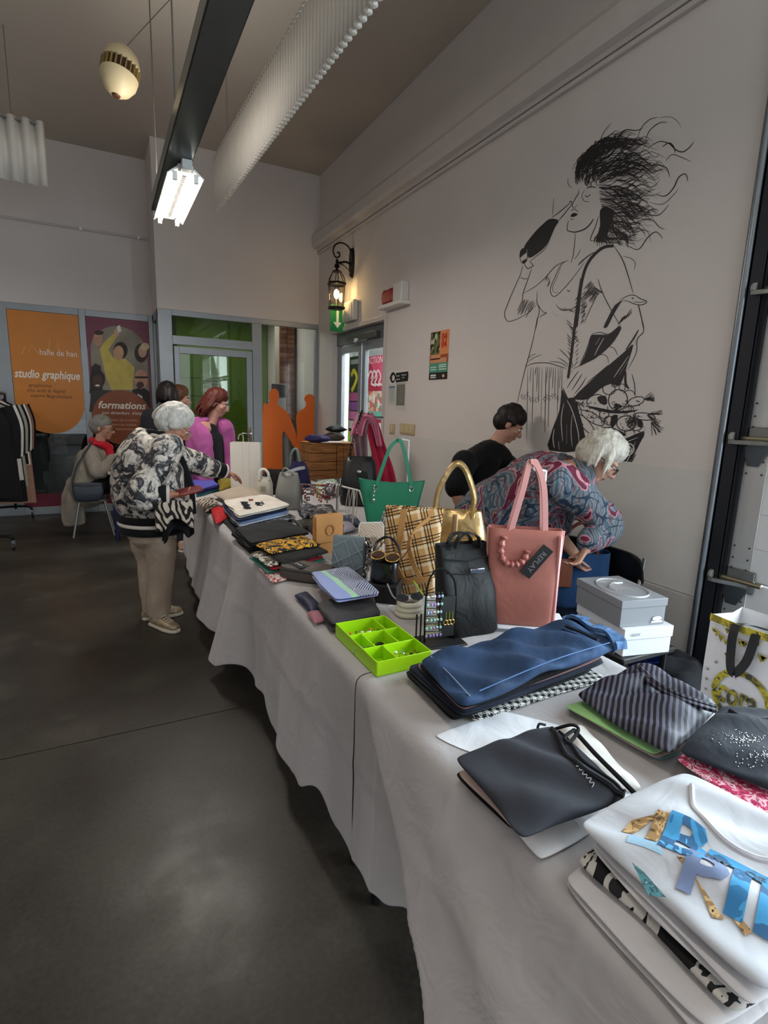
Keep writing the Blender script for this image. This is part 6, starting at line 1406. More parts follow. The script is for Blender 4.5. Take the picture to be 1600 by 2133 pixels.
# printed shopping bag
Xc = 1.80
pl_, pr_ = onx(1478, 1290, Xc), onx(1640, 1330, Xc)
zt3 = onx(1478, 1280, Xc).z
cb = thing('printed_shopping_bag', (Xc, (pl_.y+pr_.y)/2, zt3-.40), 'white woven shopping bag reading cora with gold triangles and black handles', 'shopping bag', rz=-PI/2)
wcb = abs(pl_.y-pr_.y)
cb_h = .40
MB().rings([[V((-wcb/2*a, -.09*b, z_)), V((0, -.095*b, z_)), V((wcb/2*a, -.09*b, z_)), V((wcb/2*a-.02, 0, z_)), V((wcb/2*a, .09*b, z_)), V((0, .095*b, z_)), V((-wcb/2*a, .09*b, z_)), V((-wcb/2*a+.02, 0, z_))] for z_, a, b in ((0, .95, 1), (cb_h*.5, 1, 1.05), (cb_h, 1.02, 1.0))], True, False).build('body', plain('#d9d8da', .4, var=.03), cb, angle=25)
cb.location.x = Xc+.10
M_FOIL = floralmat('gold_foil', ['#4a4a3a', '#8a8030', '#b5a83a', '#3c3c34', '#9a9a86'], 20)
yf = -.102
for sy in (-1, 1):
    strapline(cb, [(-wcb*.12, yf*sy*-1*-1 if sy < 0 else .10, cb_h*.86), (-wcb*.10, yf if sy < 0 else .105, cb_h*1.0), (-wcb*.09, (yf-.02) if sy < 0 else .12, cb_h*.75), (0, (yf-.03) if sy < 0 else .125, cb_h*.62), (wcb*.12, (yf-.02) if sy < 0 else .12, cb_h*.75), (wcb*.14, yf if sy < 0 else .105, cb_h*.98)], .028, .003, plain('#131313', .6), side=(1, 0, .2))
MB().strap([(-wcb*.5, yf+.004, cb_h*.985), (0, yf-.002, cb_h*.975), (wcb*.5, yf+.004, cb_h*.985)], .024, .002, (0, 0, 1)).build('foil_rim', M_FOIL, cb)
MB().tube([(wcb*.08+wcb*.36*math.cos(q), yf, cb_h*.40+.085*math.sin(q)) for q in [2*PI*j/36 for j in range(36)]], .010, 4, flat=(1, .1), side=(0, 0, 1), closed=True).build('foil_oval', M_FOIL, cb)
MB().strap([(-wcb*.12, yf-.001, cb_h*.22), (-wcb*.02, yf-.001, .0), ], .02, .002, (1, 0, 0)).build('foil_tail', M_FOIL, cb)
text('lettering', 'cora', (wcb*.04, yf-.003, cb_h*.40), .115, M_FOIL, (1, 0, 0), (0, 0, 1), cb, bold=.004, width=wcb*.54)
rnd = random.Random(3)
for k in range(12):
    x, zz, q = rnd.uniform(-.42, .42)*wcb, rnd.uniform(.70, .92)*cb_h, rnd.uniform(.007, .013)
    MB().prism([(x-q, yf-.001, zz+q*.8), (x+q, yf-.001, zz+q*.8), (x, yf-.001, zz-q)], (0, -.001, 0)).build('triangle_print', M_FOIL, cb, smooth=False)
for k in range(7):
    x, zz = -wcb*.42+rnd.uniform(0, .03), cb_h*(.62-.09*k); MB().lathe([(.005, 0), (.005, .001)], (x, yf-.002, zz), 8, 'Y').build('dot_print', plain('#8a8a86', .5), cb)
cs2 = thing('bag_crate', (cb.location.x, cb.location.y, 0), 'grey crate behind the table under the printed shopping bag', 'crate')
hc_ = cb.location.z
for k in range(3):
    for sg in (-1, 1):
        MB().bb((-.16, sg*.17-.008, hc_*k/3+.004), (.16, sg*.17+.008, hc_*(k+1)/3-.01)).build('slat', plain('#6a6c70', .5), cs2, bevel=.003)
        MB().bb((sg*.16-.008, -.16, hc_*k/3+.004), (sg*.16+.008, .16, hc_*(k+1)/3-.01)).build('slat', plain('#6a6c70', .5), cs2, bevel=.003)
MB().bb((-.17, -.18, hc_-.009), (.17, .18, hc_-.0005)).build('lid', plain('#6a6c70', .5), cs2, bevel=.002)
# ------------------------------------------------------------------ people
class Blob:
    """overlapping tapered limbs, fused into one continuous skin by voxel remeshing"""
    def __init__(s, base): s.base = V(base); s.m = MB(Matrix.Translation(-s.base))
    def limb(s, pts, rad, side=None, n=14, sub=5):
        """tapered rounded limb through joints; rad: r or (ra, rb) per joint, ra along side"""
        P = [V(p) for p in pts]; RR = [(r, r) if not isinstance(r, tuple) else r for r in rad]
        Q = spline(P, sub); q = len(Q); R2 = []
        for i in range(q):
            f = i/sub; k = min(int(f), len(RR)-2); t = f-k; t = t*t*(3-2*t)
            R2.append(tuple(RR[k][j]*(1-t)+RR[k+1][j]*t for j in (0, 1)))
        t0 = (Q[1]-Q[0]).normalized(); t1 = (Q[-1]-Q[-2]).normalized(); e0, e1 = min(R2[0]), min(R2[-1])
        pre = [(Q[0]-t0*e0*math.sin(a), tuple(x*math.cos(a) for x in R2[0])) for a in (1.45, 1.05, .55)]
        post = [(Q[-1]+t1*e1*math.sin(a), tuple(x*math.cos(a) for x in R2[-1])) for a in (.55, 1.05, 1.45)]
        pts_ = [p for p, _ in pre]+Q+[p for p, _ in post]; rs = [r for _, r in pre]+R2+[r for _, r in post]
        rings = []; prev = None
        for i, p in enumerate(pts_):
            t = (pts_[min(i+1, len(pts_)-1)]-pts_[max(i-1, 0)]).normalized()
            ref = V(side) if side is not None else (prev if prev is not None else t.orthogonal())
            a = ref-t*ref.dot(t)
            if a.length < 1e-4: a = t.orthogonal()
            a.normalize(); prev = a; b = t.cross(a)
            rings.append([p+a*(rs[i][0]*math.cos(2*PI*k/n))+b*(rs[i][1]*math.sin(2*PI*k/n)) for k in range(n)])
        s.m.rings(rings); return s
    def ball(s, c, r, R=None): s.m.ball(c, r, 16, 10, R); return s
    def done(s, name, mats, parent=None, voxel=.008, smooth=4, disp=0, dscale=9, seed=0):
        me = bpy.data.meshes.new(name); me.from_pydata(s.m.v, [], s.m.f); me.update()
        bm = bmesh.new(); bm.from_mesh(me); bmesh.ops.recalc_face_normals(bm, faces=bm.faces); bm.to_mesh(me); bm.free()
        tmp = bpy.data.objects.new(name, me); COL.objects.link(tmp)
        md = tmp.modifiers.new('r', 'REMESH'); md.mode = 'VOXEL'; md.voxel_size = voxel; md.use_smooth_shade = True
        if smooth: sm = tmp.modifiers.new('s', 'SMOOTH'); sm.factor = .5; sm.iterations = smooth
        bpy.context.view_layer.update()
        m2 = bpy.data.meshes.new_from_object(tmp.evaluated_get(bpy.context.evaluated_depsgraph_get()))
        bpy.data.objects.remove(tmp); bpy.data.meshes.remove(me)
        m2.name = name; m2.materials.clear()
        if not isinstance(mats, (list, tuple)): mats = [mats]
        for q in mats: m2.materials.append(q)
        if disp:
            nrm = [v.normal.copy() for v in m2.vertices]
            for v, n_ in zip(m2.vertices, nrm):
                c = v.co; k = nz(c.x*dscale+seed, c.y*dscale, c.z*dscale*.55)+.5*abs(nz(c.x*dscale*2.1, c.y*dscale*2.1+seed, c.z*dscale*1.1))
                v.co = c+n_*disp*k
        m2.polygons.foreach_set('use_smooth', [True]*len(m2.polygons))
        o = link(name, m2, parent)
        if parent is None: o.location = s.base
        return o
def skin(h):
    t = NT('skin_'+h.strip('#'), .5, 0, .4); c = rgb(h); f = t.noise(t.coord(), 18, 4)
    t.col(t.ramp(f, [(.3, [x*.85 for x in c]), (.7, c)])); t.b.inputs['Subsurface Weight'].default_value = .08; t.b.inputs['Subsurface Radius'].default_value = (.02, .008, .004)
    return t.m
def head(B, c, fwd, up, s=1.0):
    """head blob around centre c (between the ears)"""
    f = V(fwd).normalized(); u = V(up); u = (u-f*u.dot(f)).normalized(); l = u.cross(f); R = Matrix((l, f, u)).transposed()
    def at(x, y, z): return V(c)+R @ (V((x, y, z))*s)
    B.ball(at(0, -.012, .035), tuple(s*q for q in (.074, .092, .085)), R)
    B.ball(at(0, .035, -.03), tuple(s*q for q in (.058, .058, .075)), R)
    B.ball(at(0, .062, -.088), tuple(s*q for q in (.030, .024, .024)), R)
    B.ball(at(0, .075, .022), tuple(s*q for q in (.050, .018, .016)), R)
    B.limb([at(0, .086, .012), at(0, .112, -.028)], [.009*s, .0155*s]); B.ball(at(.012, .098, -.034), .010*s); B.ball(at(-.012, .098, -.034), .010*s)
    B.ball(at(0, .088, -.058), tuple(s*q for q in (.023, .010, .007)), R); B.ball(at(0, .086, -.070), tuple(s*q for q in (.020, .010, .007)), R)
    for sg in (-1, 1):
        B.ball(at(sg*.040, .064, -.020), tuple(s*q for q in (.024, .020, .022)), R)
        B.ball(at(sg*.074, -.012, -.008), tuple(s*q for q in (.010, .020, .032)), R)
    return at
def face(root, at, base, iris='#3a2c22', lip='#9a5a52', glasses=None, s=1.0, brow='#5a4a40'):
    def L(p): return p-V(base)
    for sg in (-1, 1):
        o = MB().ball(L(at(sg*.032, .078, .002)), (.0115*s, .0115*s, .0085*s), 10, 8).build('eye', [plain('#d9d2cc', .3)], root)
        MB().ball(L(at(sg*.032, .0885, .001)), .0048*s, 8, 6).build('iris', plain(iris, .2), o)
        MB().tube([L(at(sg*.016, .094, .020)), L(at(sg*.034, .090, .026)), L(at(sg*.052, .074, .020))], .003*s, 5).build('eyebrow', plain(brow, .8), root)
    MB().tube(spline([L(at(-.024, .091, -.064)), L(at(0, .0985, -.062)), L(at(.024, .091, -.064))], 4), .0036*s, 5).build('mouth', plain(lip, .5), root)
    if glasses:
        gm = plain(glasses, .3, .3); g = None
        for sg in (-1, 1):
            q = [L(at(sg*.034+.024*math.cos(a), .106-.012*abs(math.cos(a)*.5+.5*sg)*0, -.002+.018*math.sin(a))) for a in [2*PI*k/16 for k in range(16)]]
            if g is None: g = MB().tube(q, .0022, 5, closed=True).build('glasses', gm, root)
            else: MB().tube(q, .0022, 5, closed=True).build('rim', gm, g)
            MB().tube([L(at(sg*.058, .104, .004)), L(at(sg*.078, .05, .006)), L(at(sg*.080, -.02, .002))], .002, 5).build('temple', gm, g)
            MB().poly([L(at(sg*.034+.023*math.cos(a), .106, -.002+.017*math.sin(a))) for a in [2*PI*k/16 for k in range(16)]]).build('lens', M_GLASS, g)
        MB().tube([L(at(-.010, .107, .002)), L(at(.010, .107, .002))], .002, 5).build('bridge', gm, g)
def hand(B, wrist, direction, palmn, s=1.0, curl=.5, thumb=1):
    """palm and five bent fingers; palmn: direction the palm faces"""
    d = V(direction).normalized(); n = V(palmn); n = (n-d*n.dot(d)).normalized(); x = d.cross(n)*thumb
    w = V(wrist); R = Matrix((x, d, n)).transposed()
    B.limb([w-d*.02, w+d*.02*s, w+d*.085*s], [(.024*s, .017*s), (.030*s, .015*s), (.038*s, .012*s)], side=x)
    for k, (ox, L_) in enumerate(((.030, .072), (.010, .080), (-.010, .075), (-.029, .058))):
        p = w+d*.082*s+x*ox*s; a = curl
        q1 = p+(d*math.cos(a)+n*math.sin(a))*L_*.45*s; q2 = q1+(d*math.cos(a*2)+n*math.sin(a*2))*L_*.32*s; q3 = q2+(d*math.cos(a*2.6)+n*math.sin(a*2.6))*L_*.25*s
        B.limb([p, q1, q2, q3], [.0092*s, .0085*s, .0076*s, .006*s], sub=2, n=8)
    p = w+d*.028*s+x*.026*s
    B.limb([p, p+(x*.7+d*.6+n*.3)*.034*s, p+(x*.55+d*1.0+n*.6)*.058*s], [.013*s, .0105*s, .008*s], sub=2, n=8)
def locks(root, base, mat, at, spec, seed=0, r=.008, n=70, wav=.01, name='hair', voxel=.006, cap=None, smooth=1, length=None):
    """hair: scalp cap plus many tapering locks; spec(k, rnd) -> list of head-space points"""
    B = Blob(base); rnd = random.Random(seed)
    if cap:
        for (x, y, z), rr in cap: B.ball(at(x, y, z), rr)
    for k in range(n):
        P = [at(*p) for p in spec(k, rnd)]
        if len(P) < 2: continue
        B.limb(P, [r*(1.15-.75*i/(len(P)-1)) for i in range(len(P))], sub=3, n=6)
    return B.done(name, mat, root, voxel, smooth)
def hairmat(h1, h2):
    def fn(t):
        co = t.coord(scale=(1, 1, .35)); return t.ramp(t.noise(co, 55, 4, .7, 1.2), [(.3, rgb(h1)), (.7, rgb(h2))])
    return pattern('hair_'+h1, fn, .55, bump=.5)
def shoe(B, heel, toe, h=.06, w=.045):
    heel, toe = V(heel), V(toe); d = (toe-heel).normalized(); x = V((0, 0, 1)).cross(d)
    B.limb([heel+V((0, 0, .04)), heel.lerp(toe, .45)+V((0, 0, .042)), toe+V((0, 0, .032))-d*.03], [(w*.8, .038), (w, .04), (w*.85, .028)], side=x, n=14)
    B.limb([heel+V((0, 0, .06))+d*.01, heel+V((0, 0, .09))+d*.02], [.040, .042])
def sole(root, base, heel, toe, mat, w=.047):
    heel, toe = V(heel)-V(base), V(toe)-V(base); d = (toe-heel).normalized(); x = V((0, 0, 1)).cross(d); L = (toe-heel).length
    ring = [(-.03, .0), (-.02, .75), (.1, .95), (L*.6, 1.08), (L-.03, .9), (L+.005, .4)]
    poly = [heel+d*a+x*w*b for a, b in ring]+[heel+d*a-x*w*b for a, b in reversed(ring)]
    for p in poly: p.z = .002-base[2]
    return MB().prism(poly, (0, 0, .022)).build('sole', mat, root, bevel=.005)

def ring_band(root, base, p, d, r, h, mat, name, flat=1.0, side=None, n=20):
    d = V(d).normalized(); p = V(p)-V(base); x = (V(side)-d*V(side).dot(d)).normalized() if side is not None else d.orthogonal().normalized(); y = d.cross(x)
    R_ = []
    for t, k in ((-.5, .96), (-.4, 1.0), (.4, 1.0), (.5, .96)): R_.append([p+d*h*t+x*r*k*math.cos(2*PI*j/n)+y*r*k*flat*math.sin(2*PI*j/n) for j in range(n)])
    return MB().rings(R_).build(name, mat, root)

# ---- woman in floral jacket at the table
def person_floral():
    y = 3.75
    base = V((.27, 3.82, 0))
    f = V((.86, .5, 0)).normalized(); rt = V((f.y, -f.x, 0))             # facing, her right side (towards the camera)
    pel = ony(312, 1075, y); chest = ony(318, 965, y); neck = ony(338, 912, y)
    hc = ony(362, 886, y)
    SK = skin('#a9735c'); B = Blob(base)
    hf = V((.80, .10, -.55)); at = head(B, hc, hf, (.45, 0, .9), 1.02)
    B.limb([hc-V((.02, 0, .04)), neck-V((0.01, 0, .03))], [.052, .058])
    hipR, hipL = pel+rt*.085, pel-rt*.085
    tR, tL = onz(368, 1318, 0), onz(384, 1278, 0); hR, hL = onz(322, 1302, 0), onz(306, 1290, 0)
    tR = hR+(tR-hR).normalized()*.235; tL = hL+(tL-hL).normalized()*.235
    aR, aL = hR+V((.03, -.0, .10)), hL+V((.04, .0, .10))
    kR, kL = hipR.lerp(aR, .52)+f*.02, hipL.lerp(aL, .52)+f*.02
    B.limb([pel+V((0, 0, .03)), chest, chest+V((.02, 0, .10)), neck-V((.0, 0, .05))], [(.15, .12), (.15, .12), (.14, .10), (.06, .06)], side=rt)
    for h_, k_, a_ in ((hipR, kR, aR), (hipL, kL, aL)): B.limb([h_, k_, a_, a_-V((0, 0, .05))], [.082, .058, .042, .04])
    shR, shL = chest+V((.0, 0, .12))+rt*.17, chest+V((.04, 0, .12))-rt*.17
    elR = ony(292, 1030, 3.50); wrR = ony(352, 1030, 3.48); elL = ony(418, 968, 3.98); wrL = ony(468, 982, 4.05)
    for a_, b_, c_ in ((shR, elR, wrR), (shL, elL, wrL)): B.limb([a_, b_, c_], [.05, .04, .029])
    hand(B, wrR, (.9, .1, -.12), (0.1, .5, .9), 1, .55, -1); hand(B, wrL, (.85, .1, -.35), (0, 0, -1), 1, .35, -1)
    body = B.done('person', SK, None, .0065, 3); tag(body, 'white-haired person in black and white floral jacket standing at the table', 'person')
    face(body, at, base, '#4a4038', '#8a5048', '#b9a58a', 1.02, '#a39a90')
    def flo(t):
        co = t.coord(); a = t.noise(co, 9, 5, .62, 1.6); b = t.noise(co, 34, 4, .7, .8)
        c1 = t.ramp(a, [(.40, rgb('#cfc6ba')), (.50, rgb('#b8b0a8')), (.535, rgb('#3a3a3e')), (.60, rgb('#1a1a1d')), (.66, rgb('#6a6a6e'))])
        return t.mix(t.ramp(b, [(.46, (0, 0, 0)), (.58, (.75, .75, .75))]), c1, t.ramp(a, [(.4, rgb('#8f8a84')), (.55, rgb('#0f0f12'))]))
    M_FLO = pattern('floral_jacket', flo, .55, bump=.35)
    J = Blob(base)
    hem = ony(318, 1088, y)
    J.limb([hem+V((0, 0, .14)), pel+V((0, 0, .16)), chest-V((.02, 0, .0)), chest+V((.02, 0, .10)), neck-V((.02, 0, .035))], [(.222, .205), (.225, .21), (.215, .20), (.19, .15), (.10, .09)], side=rt, n=20)
    J.limb([shR-V((.0, 0, .01)), elR, elR.lerp(wrR, .55)], [.095, .085, .066]); J.limb([shL, elL, elL.lerp(wrL, .55)], [.088, .074, .062])
    J.done('jacket', M_FLO, body, .010, 3, .016, 8, 3)
    BK = cloth('#0b0b0d'); WH = cloth('#cfc8be')
    for a_, b_ in ((elR, wrR), (elL, wrL)):
        d = b_-a_
        for t, k, mt, q in ((.58, 1.02, WH, .016), (.70, 1.0, BK, .055), (.86, .98, BK, .04), (.96, 1.0, WH, .018)): ring_band(body, base, a_.lerp(b_, t), d, .068*k-.012*t, q, mt, 'cuff_band')
    R_ = Matrix((rt, f, V((0, 0, 1)))).transposed()
    def hemring(z0, h, k, mt, nm): 
        c = V((hem.x, hem.y, z0))-base; rg = [[c+R_ @ V((.214*k*math.cos(a)*q, .198*k*math.sin(a)*q, zz)) for a in [2*PI*j/36 for j in range(36)]] for zz, q in ((0, .98), (.006, 1), (h-.006, 1), (h, .98))]
        MB().rings(rg, True, True).build(nm, mt, body)
    hemring(hem.z-.055, .05, 1.0, BK, 'hem_band'); hemring(hem.z-.004, .022, 1.03, WH, 'hem_stripe'); hemring(hem.z+.019, .045, 1.035, BK, 'hem_band')
    MB(Matrix.Translation(-base)).tube(spline([neck+V((-.09, -.02, .0)), neck+V((-.04, -.09, .0)), neck+V((.05, -.10, -.05)), neck+V((.11, -.05, -.14)), neck+V((.16, -.03, -.32)), neck+V((.17, -.03, -.5))], 7), .018, 8, flat=(1, .6)).build('collar_band', BK, body)
    MB(Matrix.Translation(-base)).tube(spline([neck+V((-.10, .02, .02)), neck+V((-.06, -.08, .025)), neck+V((.02, -.105, -.005))], 7), .012, 8).build('collar_stripe', WH, body)
    MB(Matrix.Translation(-base)).tube(spline([neck+V((-.08, .03, .03)), neck+V((-.07, -.06, .04)), neck+V((.0, -.085, .02))], 7), .020, 8).build('collar', BK, body)
    # trousers, shoes
    Tm = Blob(base)
    for h_, k_, a_ in ((hipR, kR, aR), (hipL, kL, aL)): Tm.limb([h_+V((0, 0, .04)), h_.lerp(k_, .55), k_, k_.lerp(a_, .6), a_+V((0, 0, -.02))], [(.115, .12), .100, .082, .074, .070])
    Tm.limb([pel+V((0, 0, .06)), pel-V((0, 0, .06))], [(.18, .16), (.19, .16)], side=rt)
    Tm.done('trousers', cloth('#a89684', .8, .06, fold=.35), body, .010, 3, .014, 10, 5)
    SM = pattern('metallic_leather', lambda t: t.ramp(t.noise(t.coord(), 30, 3), [(.3, rgb('#8a7862')), (.7, rgb('#b7a68c'))]), .35, .4, .2)
    for a_, b_, nm in ((hR, tR, 'shoe'), (hL, tL, 'shoe')):
        S_ = Blob(base); shoe(S_, a_, b_); o = S_.done(nm, SM, body, .007, 2)
        sole(o, base, a_, b_, plain('#c9bfae', .6))
        d = (b_-a_).normalized()
        for k in range(4): p = a_.lerp(b_, .42+.1*k)+V((0, 0, .083-.006*k))-base; x = V((0, 0, 1)).cross(d); MB().tube([p-x*.022, p+V((0, 0, .006)), p+x*.022], .003, 5).build('lace', plain('#d6cdbd', .7), o)
    HM = hairmat('#8d8a84', '#d6d2ca')
    def spec(k, r):
        a = r.uniform(0, 2*PI); e = r.uniform(.15, 1.45); x, y_, z = math.cos(a)*math.cos(e), math.sin(a)*math.cos(e), math.sin(e)
        if y_ > .55 and e < .75: return []
        p = V((.082*x, -.018+.096*y_, .035+.098*z)); q = V((p.x*1.12, p.y*1.08-.012, p.z-.045)); q2 = V((p.x*1.08, p.y*1.02-.018, p.z-.085))
        return [p, q*1.02, q2]
    locks(body, base, HM, lambda a, b, c: at(a, b, c), spec, 4, .017, 90, cap=[((0, -.022, .045), .094), ((0, .02, .07), .075), ((0, -.05, .0), .078)])
    return body, wrR, wrL, base
FLW, fwR, fwL, fbase = person_floral()
# what she holds
p = fwR+V((.10, .0, -.005))
r = thing('red_wallet', p+V((.02, .02, .02)), 'dark red wallet held in the right hand of the floral jacket person', 'wallet', rot=(.2, -.15, .2))
MB().rings([serect(.16*k, .075*k, z_, 24, 4) for z_, k in ((-.011, .93), (-.007, 1), (.007, 1), (.011, .93))]).build('body', plain('#6e0f1c', .5), r); MB().tube([q*1.01 for q in serect(.16, .075, 0, 24, 4)], .0015, 4, closed=True).build('zip', GOLD, r)
def drape(name, A, B_, drop, mat, label, cat, y0, y1, seed=0, amp=.02):
    A, B_ = V(A), V(B_); c = A
    def fn(u, v):
        p = A.lerp(B_, u); t = (v-.5)*2; return p+V((.01*math.sin(u*9+seed), (y0 if t < 0 else y1)*abs(t)**.7*(1 if t < 0 else 1)+amp*math.sin(u*14+seed), -drop*abs(t)**1.4*(1+.25*math.sin(u*7+seed))))-c
    o = MB().grid(fn, 30, 24).build(name, mat, None, angle=180); o.location = c; md = o.modifiers.new('solid', 'SOLIDIFY'); md.thickness = .006; tag(o, label, cat); return o
drape('zebra_garment', ony(320, 1046, 3.43), ony(402, 1040, 3.50), .14, M_ZEB, 'zebra striped garment hanging over the forearm of the floral jacket person', 'garment', -.05, .05, 1)
drape('black_garment', ony(335, 1068, 3.46), ony(404, 1052, 3.52), .16, cloth('#0d0c0e'), 'black garment hanging below the zebra striped one', 'garment', -.02, .05, 2)

# ---- person in paisley blouse bending down behind the table
def person_paisley():
    hip = ony(1036, 1078, 2.42); sh = ony(1192, 992, 2.03); mid = hip.lerp(sh, .5)+V((0, 0, .05))
    base = V((hip.x, hip.y, 0)); ax = (sh-hip).normalized(); side = V((-ax.y, ax.x, 0)).normalized()        # left-right of the body
    hc = ony(1250, 952, 1.93)
    SK = skin('#b98b76'); B = Blob(base)
    hd = V((.52, -.55, -.65)); at = head(B, hc, hd, (.5, -.5, .8), 1.0)
    B.limb([sh+V((0, 0, .02)), hc-ax*.02], [.06, .055])
    B.limb([hip, mid, sh], [(.15, .13), (.15, .12), (.15, .09)], side=side)
    near = -side if side.y > 0 else side
    near = near if near.y < 0 or near.x < 0 else -near
    if (side.dot(V((-.4, -.9, 0)))) > 0: near = side
    else: near = -side
    sR, sL = sh+near*.17, sh-near*.15
    eR, wR = ony(1262, 1085, 1.86), ony(1222, 1142, 1.84); eL, wL = ony(1160, 1090, 2.12), ony(1196, 1152, 2.02)
    B.limb([sR, eR, wR], [.055, .043, .030]); B.limb([sL, eL, wL], [.05, .04, .029])
    hand(B, wR, (-.45, .1, -.8), (-.7, .5, .2), .95, .6, 1); hand(B, wL, (.35, -.1, -.85), (.6, -.2, .1), .95, .6, 1)
    k1, k2 = V((hip.x-.02, hip.y+.02, .48)), V((hip.x+.06, hip.y-.10, .48))
    for k_, o_ in ((k1, .08), (k2, -.08)): B.limb([hip+side*o_, V((k_.x, k_.y, .48))+side*o_*.5, V((k_.x, k_.y, .07))+side*o_*.5], [.085, .06, .042])
    body = B.done('person', SK, None, .0065, 3); tag(body, 'grey-haired person in paisley blouse bending over a bag behind the table', 'person')
    face(body, at, base, '#4a4038', '#8a5048', '#2a1512', 1.0, '#a39a90')
    def pai(t):
        co = t.coord(); a = t.noise(co, 5.0, 1, .4, 2.2); b = t.n('ShaderNodeTexWave', {'Vector': co, 'Scale': 9, 'Distortion': 9, 'Detail': 2.5, 'Detail Scale': 1.1}).outputs[1]
        g = t.ramp(b, [(.1, rgb('#3d4f5c')), (.35, rgb('#6b7378')), (.55, rgb('#4f5c66')), (.75, rgb('#7f8488')), (.92, rgb('#5a4f57'))])
        m_ = t.ramp(a, [(.555, (0, 0, 0)), (.56, (1, 1, 1)), (.63, (1, 1, 1)), (.635, (0, 0, 0))], 'LINEAR'); e_ = t.ramp(a, [(.535, (0, 0, 0)), (.54, (1, 1, 1)), (.565, (1, 1, 1)), (.57, (0, 0, 0))])
        n_ = t.ramp(a, [(.36, (0, 0, 0)), (.365, (1, 1, 1)), (.40, (1, 1, 1)), (.405, (0, 0, 0))])
        c = t.mix(m_, g, rgb('#5a1630')); c = t.mix(e_, c, rgb('#b07880')); return t.mix(n_, c, rgb('#1f2c40'))
    M_PAI = pattern('paisley', pai, .75, bump=.3)
    J = Blob(base)
    J.limb([hip-ax*.10-V((0, 0, .10)), hip-ax*.02, mid-V((0, 0, .02)), sh+V((0, 0, -.015)), sh+ax*.05], [(.20, .19), (.215, .215), (.21, .20), (.19, .155), (.08, .075)], side=side, n=20)
    J.limb([sR-V((0, 0, .01)), eR, eR.lerp(wR, .75)], [.095, .078, .062]); J.limb([sL, eL, eL.lerp(wL, .15)], [.085, .066, .06])
    J.limb([mid-V((0, 0, .12)), hip-V((0, 0, .13))], [(.16, .12), (.19, .14)], side=side)
    J.done('blouse', M_PAI, body, .010, 3, .020, 9, 6)
    Tm = Blob(base)
    for k_, o_ in ((k1, .08), (k2, -.08)): Tm.limb([hip+side*o_-V((0, 0, .02)), V((k_.x, k_.y, .48))+side*o_*.5, V((k_.x, k_.y, .08))+side*o_*.5], [.12, .088, .072])
    Tm.done('trousers', cloth('#16161a'), body, .012, 3)
    for k_, o_ in ((k1, .08), (k2, -.08)):
        a_ = V((k_.x, k_.y, 0))+side*o_*.5; S_ = Blob(base); shoe(S_, a_-V((.03, -.03, 0)), a_+V((.13, -.12, 0))); S_.done('shoe', plain('#1b1b1d', .5), body, .009, 2)
    HM = hairmat('#8b867c', '#cfc8ba')
    def spec(k, r):
        a = r.uniform(0, 2*PI); e = r.uniform(-.1, 1.45); x, y_, z = math.cos(a)*math.cos(e), math.sin(a)*math.cos(e), math.sin(e)
        if y_ > .5 and e < .7: return []
        p = V((.080*x, -.018+.094*y_, .035+.096*z)); return [p, p+V((p.x*.16, .02, -.05)), p+V((p.x*.12, .045, -.10))]
    locks(body, base, HM, at, spec, 9, .015, 90, cap=[((0, -.022, .045), .092), ((0, .02, .07), .073), ((0, -.05, -.01), .078)])
person_paisley()

